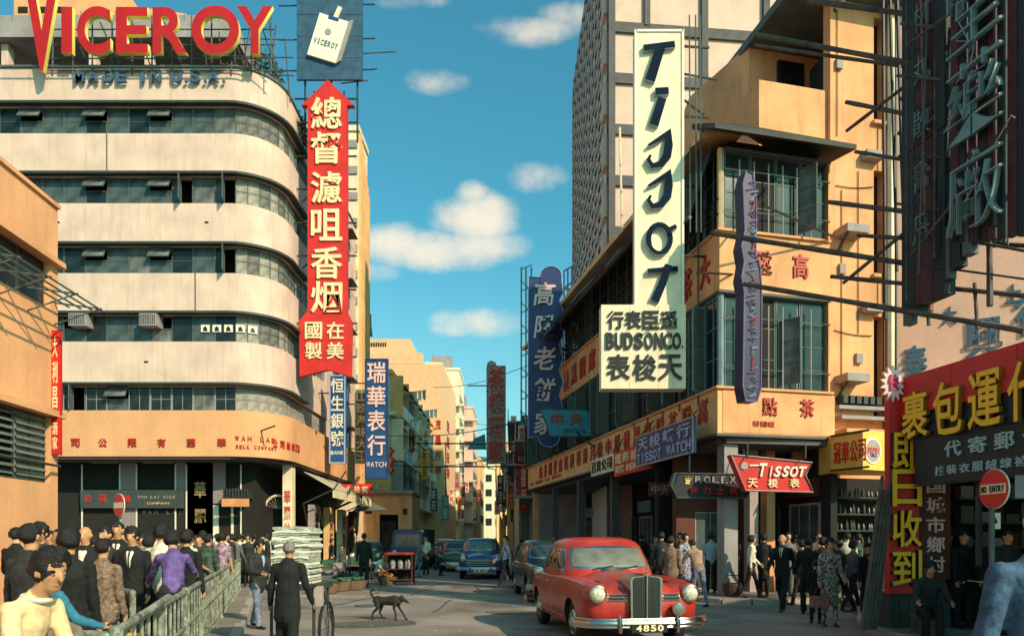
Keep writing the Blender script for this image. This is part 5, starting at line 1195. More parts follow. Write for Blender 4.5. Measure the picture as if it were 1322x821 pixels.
# clutter of smaller signs and pipes deeper in the street (each a board on a bracket)
rb = random.Random(21)
spots = [(515, 560, 58, 'yellow'), (524, 528, 62, 'cream'), (533, 575, 60, 'cream'), (541, 548, 66, 'teal'), (548, 600, 64, 'yellow'), (553, 628, 70, 'cream'), (560, 645, 72, 'navy'), (590, 620, 90, 'grey'), (598, 640, 80, 'red'), (575, 655, 74, 'teal'), (612, 655, 95, 'cream'), (663, 560, 60, 'cream'), (668, 610, 50, 'grey'), (655, 620, 62, 'white'), (646, 632, 70, 'brown'), (660, 640, 52, 'amber')]
cm = dict(yellow=m_yellow, cream=m_cream, teal=m_teal, navy=m_navy, grey=m_gbside, red=m_redlit, white=m_white, brown=m_brown, amber=m_wborange)
for k, (px, py, Y, c) in enumerate(spots):
    A = Fr((0, Y, 0), (1, 0)); w, h = .45 + rb.random() * .35, 1.6 + rb.random() * 1.6; x, z = xat(px, Y), zat(py, Y)
    side_ = 'left' if px < 620 else 'right'
    where = ['beside the balcony tenement', 'above the balcony tenement', 'over the far pavement', 'near the far orange block', 'in front of the orange block', 'low by the orange block', 'above the far crowd', 'by the grey far block', 'low over the far traffic', 'beside the parked cars', 'deep in the street end', 'high beside the brown tower sign', 'below the navy sign', 'under the brown tower sign', 'left of the pipe bracket', 'low on the dark tenement row'][k]
    t = thing('small_shop_sign', 'small %s vertical shop sign %s' % (c, where), 'sign', (x, Y, z), 'small signs hung along the far street')
    b = MB(A); b.box((x - w / 2, 0, z - h / 2), (x + w / 2, .15, z + h / 2)); b.build('board', cm[c], t)
    text_v(rb.choice(['藥房', '米行', '洋服', '金鋪', '海味', '茶莊']), A, x, z + h / 2 - .05, z - h / 2 + .05, w * .7, .03, m_redchar if c in ('cream', 'white', 'yellow', 'amber', 'grey') else m_palegold, t)
    b = MB(); s_ = -1 if px < 620 else 1; b.tube([(x, Y + .1, z + h * .3), (x + s_ * 1.6, Y + .1, z + h * .3)], .04, 4); b.build('bracket', m_darksteel, t)
spots2 = [(508, 545, 57, 'cream'), (519, 592, 61, 'white'), (528, 560, 59, 'amber'), (537, 612, 65, 'cream'), (544, 582, 68, 'red'), (550, 566, 66, 'white'), (557, 604, 72, 'yellow'), (565, 590, 77, 'cream'), (571, 632, 80, 'navy'), (583, 640, 84, 'white'), (593, 655, 88, 'amber'), (603, 628, 92, 'cream'), (618, 640, 98, 'red'), (642, 655, 84, 'white'), (652, 600, 74, 'teal'), (664, 585, 56, 'brown'), (674, 572, 47, 'cream'), (676, 630, 46, 'red'), (668, 648, 54, 'white')]
spot_lab = ['under the tenement cornice', 'on the second tenement balcony', 'high on the tenement front', 'low on the tenement front', 'midway along the tenement', 'at the far tenement corner', 'before the orange block', 'against the foot of the orange block', 'below the orange block characters', 'past the orange block corner', 'by the far traffic', 'between the two far blocks', 'in the gap left of the brown sign', 'right of the brown sign foot', 'beside the brown sign edge', 'on the green tenement row', 'close to the teahouse end', 'under the teahouse end canopy', 'above the far arcade walkers']
for k, (px, py, Y, c) in enumerate(spots2):
    A = Fr((0, Y, 0), (1, 0)); w, h = .35 + rb.random() * .35, 1.2 + rb.random() * 1.8; x, z = xat(px, Y), zat(py, Y)
    t = thing('small_shop_sign', 'narrow %s signboard %s' % (c, spot_lab[k]), 'sign', (x, Y, z), 'small signs hung along the far street')
    b = MB(A); b.box((x - w / 2, 0, z - h / 2), (x + w / 2, .15, z + h / 2)); b.build('board', cm[c], t)
    text_v(rb.choice(['酒家', '當押', '鐘錶', '皮鞋', '參茸', '書局']), A, x, z + h / 2 - .05, z - h / 2 + .05, w * .7, .03, m_redchar if c in ('cream', 'white', 'yellow', 'amber') else m_palegold, t)
    b = MB(); s_ = -1 if px < 620 else 1; b.tube([(x, Y + .1, z + h * .3), (x + s_ * 1.4, Y + .1, z + h * .3)], .04, 4); b.build('bracket', m_darksteel, t)
# washing on poles above the tenement balconies
for k in range(7):
    y = 55 + k * 3; z = 8.2 + (k % 3) * 3.0; t = thing('washing_pole', 'bamboo pole of washing over the tenement, number %d from the near end' % (k + 1) if False else ['white and blue washing nearest the royal blue sign', 'washing pole at the second tenement bay', 'washing high on the third tenement bay', 'washing low on the fourth tenement bay', 'washing at the fifth tenement bay', 'washing high on the sixth tenement bay', 'washing at the last tenement bay'][k], 'laundry', (-9, y, z), 'washing poles on the tenement')
    b = MB(); b.tube([(-9.2, y, z), (-7.4, y + .1, z + .25)], .03, 4); b.build('pole', m_bamboo, t)
    for j in range(4): b = MB(); x = -8.9 + j * .38; b.add([(x, y, z + .02 + j * .05), (x + .3, y + .03, z + .06 + j * .05), (x + .27, y + .12, z - .65), (x + .03, y + .02, z - .6 + .1 * (j % 2))], [(0, 1, 2, 3)]); b.build('cloth', [m_white, m_awnlight, m_tubeb, m_pinkchar][(j + k) % 4], t, recalc=False)
# awning frames beside the curved building
t = thing('folding_awning', 'pale folding awning on long dark arms at the side of the curved building', 'awning', (-9.5, 36, 4))
for k in range(3):
    y0 = 34.4 + k * 3.2
    b = MB(); b.add([(-10.2, y0, 4.9), (-10.2, y0 + 2.8, 4.9), (-8.7, y0 + 2.8, 4.05), (-8.7, y0, 4.05), (-10.2, y0, 4.86), (-10.2, y0 + 2.8, 4.86), (-8.7, y0 + 2.8, 4.01), (-8.7, y0, 4.01)], [(0, 1, 2, 3), (7, 6, 5, 4), (0, 3, 7, 4), (1, 5, 6, 2), (2, 6, 7, 3)]); b.build('canvas', m_awnlight, t)
    for yy2 in (y0, y0 + 2.8): b = MB(); b.tube([(-10.2, yy2, 3.3), (-8.7, yy2, 4.0), (-8.1, yy2, 4.9)], .04, 5); b.build('arm', m_darksteel, t)
    b = MB(); b.box((-8.75, y0, 3.6), (-8.70, y0 + 2.8, 4.0)); b.build('valance', m_cream, t)
for k in range(4):
    y = 35.2 + k * 2.9; t = thing('shop_pier', ['mauve', 'ochre', 'cream', 'brown'][k] + ' lettered shop pier along the side of the curved building', 'pier', (-10.1, y, PAV), 'piers between the side street shops')
    b = MB(); b.box((-10.19, y, PAV), (-9.9, y + 1.1, 3.3)); b.build('shaft', [m_tile, m_band, m_cream, m_brown][k], t)
    text_v(['珠寶', '金行', '洋貨', '雜貨'][k], Fr((-9.9, y, 0), (0, 1)), .5, 3.0, 1.0, .6, .03, [m_black, m_brown, m_redchar, m_palegold][k], t)
# ---------------------------------------------------------------- right side of the street beyond the teahouse
for i, (x0, y0, y1, h, m, lab) in enumerate(((1.25, 40, 52, 9.6, m_gbside, 'dark shuttered tenement just beyond the teahouse'), (.75, 53, 70, 10.5, m_bluewood, 'dark green tenement row in shade beyond the navy sign'), (.1, 72, 96, 12.5, m_awnlight, 'grey tenement row further down the shaded side'), (-.7, 98, 130, 14.5, m_gbwall, 'farthest dark tenement on the shaded side of the street'))):
    t = block('shaded_tenement', lab, x0, x0 + 9, y0, y1, h, m, facing=-1, ww=1.5, wh=2.0, step=2.2)
    for f in range(int(h // 3.2)):
        b = MB(); b.box((x0 - 1.1, y0, 3.9 + f * 3.2), (x0 - .001, y1, 4.05 + f * 3.2)); b.build('balcony_slab', m_gbside, t)
        for k in range(int((y1 - y0) / 1.6)):
            b = MB(); b.tube([(x0 - 1.05, y0 + .3 + k * 1.6, 4.05 + f * 3.2), (x0 - 1.05, y0 + .3 + k * 1.6, 5.0 + f * 3.2)], .03, 4); b.build('baluster', m_gbside if k % 3 else m_tubeb, t)
    for k in range(int((y1 - y0) / 4)): b = MB(); b.box((x0 - 1.1, y0 + k * 4, PAV), (x0 - .85, y0 + k * 4 + .25, 3.89)); b.build('column', m_gbside if k % 2 else m_band, t)
t = thing('street_gantry', 'dark steel gantry frame across the street by the brown tower sign', 'frame', (-2, 50, 5))
for z in (6.6, 8.2): b = MB(); b.tube([(-6.8, 49, z), (1.0, 49, z)], .05, 4); b.build('beam', m_darksteel, t)
for x in (-4.6, -3.4, -.2, .6): b = MB(); b.tube([(x, 49, 4.6), (x, 49, 8.3)], .04, 4); b.build('strut', m_darksteel, t)
t = thing('green_gable_sign', 'dull teal gable-shaped board on the gantry left of the brown sign', 'sign', (-2.6, 49, 6)); A = Fr((0, 48.9, 0), (1, 0)); b = MB(A); b.prism([(xat(603, 48.9), zat(580, 48.9)), (xat(628, 48.9), zat(580, 48.9)), (xat(626, 48.9), zat(560, 48.9)), (xat(612, 48.9), zat(566, 48.9))], 0, .1); b.build('board', m_teal, t)
# overhead cables
t = thing('overhead_cables', 'thin sagging cables strung across the street gap', 'cables', (0, 40, 12))
for (a, Ya, c, Yc) in (((470, 560), 45, (690, 540), 40), ((560, 500), 70, (685, 470), 50), ((500, 600), 50, (660, 585), 60), ((590, 540), 90, (672, 545), 60)):
    A_, C_ = at(*a, Ya), at(*c, Yc); b = MB(); b.tube([A_.lerp(C_, i / 10) + Vector((0, 0, -.5 * math.sin(math.pi * i / 10))) for i in range(11)], .025, 4); b.build('cable', m_black, t)
# ---------------------------------------------------------------- people
# regions: 0 top, 1 lower clothes, 2 skin, 3 shoes
def _caps(mb, p0, p1, a, b, n=12):
    "closed tapered capsule with elliptical section; a, b = (rx, ry)"
    p0 = Vector(p0); p1 = Vector(p1)
    if isinstance(a, (int, float)): a = (a, a)
    if isinstance(b, (int, float)): b = (b, b)
    d = p1 - p0; t = d.normalized() if d.length > 1e-6 else Vector((0, 0, 1))
    X = Vector((1, 0, 0)) if abs(t.x) < .9 else Vector((0, 1, 0))
    X = (X - t * X.dot(t)).normalized(); Y = t.cross(X)
    vs = []
    for i in range(4):
        q = R(90) * (1 - i / 3) if i < 3 else 0
        q = R(80 - i * 26.6) if i < 3 else 0
        c, s_ = math.cos(q), math.sin(q); e = p0 - t * (s_ * (a[0] + a[1]) / 2)
        vs.append((e, a[0] * c, a[1] * c))
    for i in range(4):
        q = 0 if i == 0 else R(i * 26.6)
        c, s_ = math.cos(q), math.sin(q); e = p1 + t * (s_ * (b[0] + b[1]) / 2)
        vs.append((e, b[0] * c, b[1] * c))
    P = []
    for e, rx, ry in vs:
        for j in range(n):
            w = 2 * math.pi * j / n; P.append(e + X * (rx * math.cos(w)) + Y * (ry * math.sin(w)))
    k = len(vs)
    fs = [(i * n + j, i * n + (j + 1) % n, (i + 1) * n + (j + 1) % n, (i + 1) * n + j) for i in range(k - 1) for j in range(n)]
    fs += [tuple(range(n - 1, -1, -1)), tuple(range((k - 1) * n, k * n))]
    mb.add(P, fs)

def make_body(key, cloth='suit', lean=0, slean=0, hipL=0, kneeL=0, hipR=0, kneeR=0, armL=(4, 7, 10), armR=(4, 7, 10), yaw=0, pitch=0,
              short=False, vox=.016, fem=False, child=False, bare_legs=False, twist=0):
    """standing figure 1.72 m tall facing -y, feet at z = 0. angles in degrees: hips forward, knees back;
    arm = (forward, outward, elbow). returns dict with mesh, bvh and head frame"""
    prims = []
    mb = MB()
    def P(reg, p0, p1, a, b, pr=0):
        _caps(mb, p0, p1, a, b)
        prims.append((reg, Vector(p0), Vector(p1), a if isinstance(a, tuple) else (a, a), b if isinstance(b, tuple) else (b, b), pr))
    sw = .142 if fem else .168
    if child: sw = .135
    TH, SH = .43, .41
    def leg(sx, hip, knee):
        a = R(hip); k = R(knee)
        h = Vector((sx * .09, 0, 0)); kn = h + Vector((sx * .01, -math.sin(a), -math.cos(a))) * TH
        an = kn + Vector((0, -math.sin(a - k), -math.cos(a - k))) * SH
        return h, kn, an, a - k
    LL = leg(1, hipL, kneeL); RR = leg(-1, hipR, kneeR)
    low = min(LL[2].z, RR[2].z)
    rz = .085 - low; root = Vector((0, 0, rz))
    lf = R(lean); sf = R(slean)
    upv = Vector((math.sin(sf), -math.sin(lf) * math.cos(sf), math.cos(lf) * math.cos(sf)))
    fwd = Vector((0, -math.cos(lf), -math.sin(lf)))
    wst = root + upv * .14; chs = root + upv * .36; nb = root + upv * .52
    ux = Matrix.Rotation(R(twist), 3, 'Z') @ Vector((1, 0, 0))
    # legs
    trouser = cloth not in ('dress', 'skirt', 'coat') or not fem
    for (h, k, a, ang) in (LL, RR):
        h = h + root; k = k + root; a = a + root
        loose = .010 if cloth in ('suit', 'tunic') else 0.0
        if cloth == 'tunic': loose = .022
        P(1, h, k, .086, .062 + loose)
        skinleg = bare_legs
        P(2 if skinleg else 1, k, a + Vector((0, 0, .02)), (.052 if skinleg else .060 + loose), (.034 if skinleg else .050 + loose * 1.4))
        fd = Vector((0, -math.cos(max(ang, -.7) * .5), -.0 + math.sin(min(0, ang)) * .5)).normalized()
        P(3, a + Vector((0, .03, -.045)), a + fd * .15 + Vector((0, 0, -.055)), (.040, .034), (.038, .026), 1)
    # pelvis and torso
    dep = .115 if not child else .095
    P(1, root + Vector((-.05, 0, 0)), root + Vector((.05, 0, 0)), .11, .11)
    P(0, root + upv * .06, wst + upv * .02, (sw * .93, dep), (sw * .86, dep * .92))
    P(0, wst, chs, (sw * .86, dep * .92), (sw * 1.0, dep * 1.08))
    P(0, chs, chs + upv * .09, (sw * 1.0, dep * 1.05), (sw * .80, dep * .85))
    if fem: P(0, chs - ux * .06 + fwd * .07, chs + ux * .06 + fwd * .07, .06, .06)
    if cloth == 'suit': P(0, wst, root + upv * -.10, (sw * .92, dep), (sw * 1.02 , dep * 1.12))
    if cloth == 'tunic':
        P(0, wst, root - Vector((0, 0, .22)), (sw * .98, dep * 1.08), (sw * 1.12, dep * 1.25))
    if cloth == 'shirt': P(0, wst, root + upv * .02, (sw * .9, dep), (sw * .95, dep * 1.04))
    if cloth in ('dress', 'coat'):
        P(0 if cloth == 'coat' else 1, wst, root - Vector((0, 0, .40 if cloth == 'dress' else .36)), (sw * .85, dep), (sw * 1.05, dep * 1.35))
    if cloth == 'skirt': P(1, wst, root - Vector((0, 0, .34)), (sw * .85, dep), (sw * 1.0, dep * 1.2))
    # neck, shoulders, arms
    P(0, chs + upv * .09 - ux * (sw - .03), chs + upv * .09 + ux * (sw - .03), .055, .055)
    P(0, chs + upv * .10, nb - upv * .01, (.115, .08), (.060, .060))
    hc = nb + upv * .145 + fwd * (.02 + .03 * math.sin(lf))
    P(2, nb - upv * .02, hc - upv * .05, .050, .052)
    hands = []
    for sx, (f, o, e) in ((1, armL), (-1, armR)):
        s0 = chs + upv * .085 + ux * (sx * (sw + .01))
        a = R(f) + lf * .0; oo = R(o)
        d1 = Vector((sx * math.sin(oo), -math.sin(a) * math.cos(oo), -math.cos(a) * math.cos(oo)))
        el = s0 + d1 * .28
        a2 = a + R(e); o2 = oo * (1 - min(e, 90) / 70)
        d2 = Vector((sx * math.sin(o2), -math.sin(a2) * math.cos(o2), -math.cos(a2) * math.cos(o2))).normalized()
        wr = el + d2 * .24
        th = .009 if cloth in ('suit', 'coat', 'tunic') else .004
        P(0, s0, el, .050 + th, .042 + th)
        P(2 if short else 0, el, wr, (.043 if short else .046) + (0 if short else th), (.028 if short else .034) + (0 if short else th))
        P(2, wr, wr + d2 * .075, (.033, .022), (.036, .016), 1)
        hands.append((wr + d2 * .06, d2, sx))
    # head
    hm = Matrix.Rotation(R(yaw), 3, 'Z') @ Matrix.Rotation(R(pitch) + lf * .35, 3, 'X')
    def Hh(x, y, z): return hc + hm @ Vector((x, y, z))
    P(2, Hh(0, .012, .025), Hh(0, .002, .045), (.074, .088), (.070, .080))
    P(2, Hh(0, -.022, -.055), Hh(0, -.012, .0), (.044, .050), (.064, .070))
    P(2, Hh(0, -.092, -.012), Hh(0, -.080, .025), .015, .009)
    for sx in (-1, 1): P(2, Hh(sx * .076, .008, -.01), Hh(sx * .079, .012, .02), .012, .016)
    me0 = bpy.data.meshes.new('tmp'); me0.from_pydata(mb.v, [], mb.f)
    b = bmesh.new(); b.from_mesh(me0); bmesh.ops.recalc_face_normals(b, faces=b.faces[:]); b.to_mesh(me0); b.free()
    o = bpy.data.objects.new('tmp', me0); C.objects.link(o)
    md = o.modifiers.new('r', 'REMESH'); md.mode = 'VOXEL'; md.voxel_size = vox
    ms = o.modifiers.new('s', 'SMOOTH'); ms.factor = .6; ms.iterations = 3
    dg = bpy.context.evaluated_depsgraph_get()
    me = bpy.data.meshes.new_from_object(o.evaluated_get(dg)); bpy.data.objects.remove(o)
    # cloth folds on the clothes, then regions
    import numpy as np
    nv = len(me.vertices); co = np.empty(nv * 3); me.vertices.foreach_get('co', co); co = co.reshape(-1, 3)
    def regions(pts):
        best = np.full(len(pts), 1e9); reg = np.zeros(len(pts), int)
        for (rg, p0, p1, a, b, pr) in prims:
            p0n = np.array(p0); p1n = np.array(p1); d = p1n - p0n; dd = max(d @ d, 1e-9)
            tt = np.clip(((pts - p0n) @ d) / dd, 0, 1)
            q = pts - (p0n + tt[:, None] * d)
            ra = a[0] + (b[0] - a[0]) * tt; rb = a[1] + (b[1] - a[1]) * tt
            if abs(d[2]) > .5 * math.sqrt(dd): dist = (np.sqrt((q[:, 0] / ra) ** 2 + (q[:, 1] / rb) ** 2 + (q[:, 2] / ((ra + rb) / 2)) ** 2) - 1) * (ra + rb) / 2
            else: dist = np.linalg.norm(q, axis=1) - np.maximum(ra, rb)
            dist = dist - (.004 if pr else 0) - (.012 if rg == 0 and cloth in ('suit', 'tunic', 'coat') else 0)
            m = dist < best; best[m] = dist[m]; reg[m] = rg
        return reg
    vr = regions(co)
    no = np.empty(nv * 3); me.vertices.foreach_get('normal', no); no = no.reshape(-1, 3)
    for i in range(nv):
        if vr[i] < 2:
            ks = .45 if vox < .014 else 1.0; p = Vector(co[i]); k = noise.noise(p * 8 + Vector((3, 1, 0))) * .010 + noise.noise(Vector((p.x * 16 + p.z * 9, p.y * 16, p.z * 14))) * .008 - abs(noise.noise(Vector((p.x * 11, p.y * 11 + 5, p.z * 26 + p.x * 14)))) * .009
            co[i] += no[i] * k * ks
    me.vertices.foreach_set('co', co.ravel())
    npoly = len(me.polygons); ce = np.empty(npoly * 3); me.polygons.foreach_get('center', ce)
    pr_ = regions(ce.reshape(-1, 3))
    bvh = BVHTree.FromPolygons([Vector(c) for c in co], [tuple(p.vertices) for p in me.polygons])
    me.materials.clear()
    for i in range(4): me.materials.append(m_black)
    fy = {}
    hmi = hm.inverted(); dv = hm @ Vector((0, 1, 0))
    for nm_, x_, z_ in (('eye', .029, .012), ('brow', .030, .032), ('mouth', 0, -.052)):
        h_ = bvh.ray_cast(hc + hm @ Vector((x_, -.3, z_)), dv); fy[nm_] = (hmi @ (h_[0] - hc)).y if h_[0] is not None else -.07
    bm = bmesh.new(); bm.from_mesh(me); bm.faces.ensure_lookup_table()
    for i, f in enumerate(bm.faces): f.material_index = int(pr_[i]); f.smooth = True
    # five fingers on each hand, unequal and curled
    hb = MB()
    for wr, d, sx in hands:
        side = Vector((0, -1, 0)) - d * d.dot(Vector((0, -1, 0)))
        if side.length < .2: side = Vector((0, 0, 1)) - d * d.z
        side.normalize(); inn = d.cross(side).normalized()
        if inn.x * sx > 0: inn = -inn
        for i, (off, ln) in enumerate(((.024, .072), (.008, .082), (-.008, .076), (-.024, .060))):
            q = wr + side * off + d * .012
            c1 = q + (d * .95 + inn * .2).normalized() * ln * .5; c2 = c1 + (d * .7 + inn * .7).normalized() * ln * .5
            hb.tube([q, c1, c2], [.0095, .0085, .006], n=5)
        q = wr - d * .035 + side * .028
        c1 = q + (side * .7 + d * .7 + inn * .2).normalized() * .035; c2 = c1 + (d * .9 + inn * .3).normalized() * .028
        hb.tube([q, c1, c2], [.012, .010, .007], n=5)
    base = [bm.verts.new(v) for v in hb.v]
    for f in hb.f:
        ff = bm.faces.new([base[i] for i in f]); ff.material_index = 2; ff.smooth = True
    bm.to_mesh(me); bm.free(); me.name = key
    return dict(fy=fy, me=me, bvh=bvh, hc=hc, hm=hm, hands=[h[0] + h[1] * .05 for h in hands], root=root, chs=chs, up=upv, nb=nb, fem=fem, sw=sw)

def hair_mesh(style, seed=0):
    "scalp cap around the head centre, facing -y"
    rnd = random.Random(seed); nu, nv = 36, 26; vs = []; fs = []
    for i in range(nv + 1):
        ph = math.pi * i / nv
        for j in range(nu):
            th = 2 * math.pi * j / nu
            d = Vector((math.sin(ph) * math.cos(th), math.sin(ph) * math.sin(th), math.cos(ph)))
            k = noise.noise(d * 3.2 + Vector((seed, 0, 0))) * .10 + noise.noise(d * 8 + Vector((seed, 4, 0))) * .06
            front = max(0, -d.y)
            if style == 'short': sc, low = 1.07, (.66 if d.y < -.45 else (.12 if d.y < .1 else -.50))
            elif style == 'puffy': sc, low = 1.19 + .10 * max(0, d.z), (.60 if d.y < -.5 else (.0 if d.y < -.05 else -.72))
            elif style == 'bob': sc, low = 1.17, (.48 if d.y < -.55 else -.80)
            elif style == 'balding': sc, low = 1.05, (1.2 if d.z > .35 or d.y < -.1 else -.45)
            elif style == 'crop': sc, low = 1.035, (.66 if d.y < -.4 else (.15 if d.y < .15 else -.5))
            else: sc, low = 1.08, .3
            low += noise.noise(d * 6 + Vector((seed, 9, 1))) * .10; x = d.z - low; w = max(0, min(1, (x + .03) / .07)); w2 = max(0, min(1, x / .45)) ** .7
            r = .84 + (1.0 + (sc * (1 + k * 1.2) - 1.0) * w2 - .84) * w
            p = Vector((d.x * .080, d.y * .098 + .010, d.z * .100 + .025)) * r
            if style in ('bob', 'puffy') and d.z < 0: p.x *= 1.05
            if style in ('short', 'puffy') and d.y < -.2 and d.z > .3: p.z += .010; p.y -= .004
            vs.append(p)
    for i in range(nv):
        for j in range(nu): fs.append((i * nu + j, i * nu + (j + 1) % nu, (i + 1) * nu + (j + 1) % nu, (i + 1) * nu + j))
    me = bpy.data.meshes.new('hair'); me.from_pydata(vs, [], fs)
    me.polygons.foreach_set('use_smooth', [True] * len(fs)); me.materials.append(m_hair)
    return me
m_hair = mat('black_hair', (.010, .009, .009), .55, var=.4, scale=30, bump=.6, bscale=120)
m_greyhair = mat('grey_hair', (.22, .19, .16), .7, var=.3, scale=30, bump=.5, bscale=120)
m_skin = mat('tan_skin', (.52, .26, .13), .55, var=.10, scale=14, bump=.04)
m_skin2 = mat('brown_skin', (.38, .18, .09), .55, var=.10, scale=14, bump=.04)
m_skin3 = mat('pale_skin', (.62, .36, .22), .55, var=.10, scale=14, bump=.04)
m_eye = flat('eye_dark', (.015, .01, .008), .3)
m_lip = flat('lip', (.30, .12, .07), .5)
m_leather = flat('black_leather', (.015, .012, .01), .35)
HAIR = {}
def patch(bvh, corners, off=.004, nu=8, nv=6, dirv=(0, 1, 0), origin=-2.0, rnd=.0, plane='xz', edge=-.006):
    """grid over the quad `corners` (2-D, counter-clockwise from lower left) dropped on a surface along dirv and lifted by off"""
    D = Vector(dirv).normalized(); g = []
    for j in range(nv + 1):
        for i in range(nu + 1):
            a, b = 2 * i / nu - 1, 2 * j / nv - 1
            a2 = a * math.sqrt(max(0, 1 - rnd * b * b / 2)); b2 = b * math.sqrt(max(0, 1 - rnd * a * a / 2))
            s_, t_ = (a2 + 1) / 2, (b2 + 1) / 2
            (x0, y0), (x1, y1), (x2, y2), (x3, y3) = corners
            px = (x0 * (1 - s_) + x1 * s_) * (1 - t_) + (x3 * (1 - s_) + x2 * s_) * t_
            py = (y0 * (1 - s_) + y1 * s_) * (1 - t_) + (y3 * (1 - s_) + y2 * s_) * t_
            o = Vector((px, 0, py)) if plane == 'xz' else Vector((0, px, py))
            o = o + D * origin
            h = bvh.ray_cast(o, D)
            rim = i in (0, nu) or j in (0, nv)
            g.append((h[0] - D * (edge if rim else off)) if h[0] is not None else None)
    if all(x is None for x in g): return None
    ok = [x for x in g if x is not None]
    for k in range(len(g)):
        if g[k] is None:
            j, i = divmod(k, nu + 1)
            c = [g[jj * (nu + 1) + ii] for jj in range(nv + 1) for ii in range(nu + 1) if g[jj * (nu + 1) + ii] is not None and abs(ii - i) + abs(jj - j) < 3]
            g[k] = (c[0] if c else ok[0]).copy()
    fs = []
    n = nu + 1
    for j in range(nv):
        for i in range(nu): fs.append((j * n + i, j * n + i + 1, (j + 1) * n + i + 1, (j + 1) * n + i))
    mb = MB(); mb.add(g, fs)
    return mb

BODY = {}
def body(key, **k):
    if key not in BODY: BODY[key] = make_body(key, **k)
    return BODY[key]
PARTC = {}
def person(label, px, Y, ht, head, key, top, bot, hair='short', skin=None, shoes=None, group=None, tie=None, shirt=None, z=0, haircol=None, X=None, face=True, stretch=1.0, cap=None, **extra):
    b = BODY[key]
    x = xat(px, Y) if X is None else X
    t = thing('person', label, 'person', (x, Y, z), group)
    s = ht / 1.72; t.scale = (s * stretch, s, s); t.rotation_euler = (0, 0, R(head))
    o = inst(b['me'], 'body', t, ID, local=True)
    for i, m in enumerate((top, bot, skin or m_skin, shoes or m_leather)):
        o.material_slots[i].link = 'OBJECT'; o.material_slots[i].material = m
    if hair:
        hk = (hair, hash(label) % 5 if False else (len(label) % 5), haircol.name if haircol else '')
        if hk not in HAIR:
            HAIR[hk] = hair_mesh(hair, hk[1])
            if haircol: HAIR[hk].materials[0] = haircol
        hm4 = Matrix.Translation(b['hc']) @ b['hm'].to_4x4()
        inst(HAIR[hk], 'hair', t, hm4, local=True)
    hm4 = Matrix.Translation(b['hc']) @ b['hm'].to_4x4()
    if face:
        if 'eye' not in PARTC:
            e = MB(); e.lathe([(.001, -.006), (.010, -.004), (.0135, 0), (.010, .004), (.001, .006)], 12, axis='y'); e.lathe([(.001, -.0078), (.0045, -.0072), (.0062, -.005), (.0062, -.003)], 10, axis='y', mi=1); PARTC['eye'] = e.mesh('eye', [flat('eye_white', (.26, .20, .16), .4), m_eye], smooth=True)
            e = MB(); e.tube([(-.018, 0, 0), (0, -.002, .004), (.018, .003, .0)], [.0012, .003, .0012], 5); PARTC['brow'] = e.mesh('eyebrow', m_eye, smooth=True)
            e = MB(); e.tube([(-.026, .006, .001), (-.01, -.003, .003), (0, -.004, 0), (.01, -.003, .003), (.026, .006, .001)], [.0015, .0045, .005, .0045, .0015], 6); PARTC['mouth'] = e.mesh('mouth', m_lip, smooth=True)
        for sx in (-1, 1):
            inst(PARTC['eye'], 'eye', t, hm4 @ T(sx * .029, b['fy']['eye'] + .0035, .012) @ RZ(sx * .25) @ SC(.9, 1, .50), local=True)
            inst(PARTC['brow'], 'eyebrow', t, hm4 @ T(sx * .030, b['fy']['brow'] + .001, .032) @ RZ(sx * .22), local=True)
        inst(PARTC['mouth'], 'mouth', t, hm4 @ T(0, b['fy']['mouth'] + .002, -.052), local=True)
    def addpatch(name, corners, m, off, **kk):
        ck = (key, name, tuple(corners), m.name)
        if ck not in PARTC:
            pm = patch(b['bvh'], corners, off=off, **kk)
            PARTC[ck] = pm.mesh(name, m, smooth='all', recalc=False) if pm else None
        if PARTC[ck]: inst(PARTC[ck], name, t, ID, local=True)
    cz = b['chs'].z; nz_ = b['nb'].z
    if shirt:
        addpatch('shirt_front', [(-.012, cz - .10), (.012, cz - .10), (.062, nz_ - .01), (-.062, nz_ - .01)], shirt, .007, nu=6, nv=8)
        if b.get('fem') is False:
            for sx in (-1, 1):
                c = [(sx * .010, cz - .12), (sx * .020, cz - .12), (sx * .105, nz_ - .09), (sx * .060, nz_ - .01)]
                if sx < 0: c = [c[1], c[0], c[3], c[2]]
                addpatch('lapel', c, top, .012, nu=3, nv=8)
    if tie: addpatch('necktie', [(-.014, cz - .10), (.014, cz - .10), (.020, nz_ - .02), (-.020, nz_ - .02)], tie, .014, nu=3, nv=8)
    if extra.get('collar'):
        e = MB(); q = b['nb'] + b['up'] * -.012
        e.tube([q + Vector((math.cos(a) * .068, math.sin(a) * .066 - .004, .014 * math.sin(a))) for a in [2 * math.pi * i / 20 for i in range(21)]], .016, 8); inst(e.mesh('collar', extra['collar'], smooth=True), 'collar', t, ID, local=True)
    if cap:
        ck = 'cap' + cap.name
        if ck not in PARTC:
            e = MB(); e.lathe([(.001, .150), (.05, .146), (.085, .12), (.092, .09), (.088, .072), (.001, .07)], 18)
            e.cbox((0, -.09, .075), (.11, .08, .010), Matrix.Rotation(R(12), 4, 'X')); PARTC[ck] = e.mesh('cap', cap, smooth=True)
        inst(PARTC[ck], 'cap', t, hm4, local=True)
    WLOC[t.name] = Vector((x, Y, z))
    t['_k'] = key; del t['_k']
    return t, b
def wpos(t, b, i):
    "world position of hand i of a placed person"
    m = Matrix.Translation(t.location) @ t.rotation_euler.to_matrix().to_4x4() @ Matrix.Diagonal((*t.scale, 1))
    return m @ b['hands'][i]
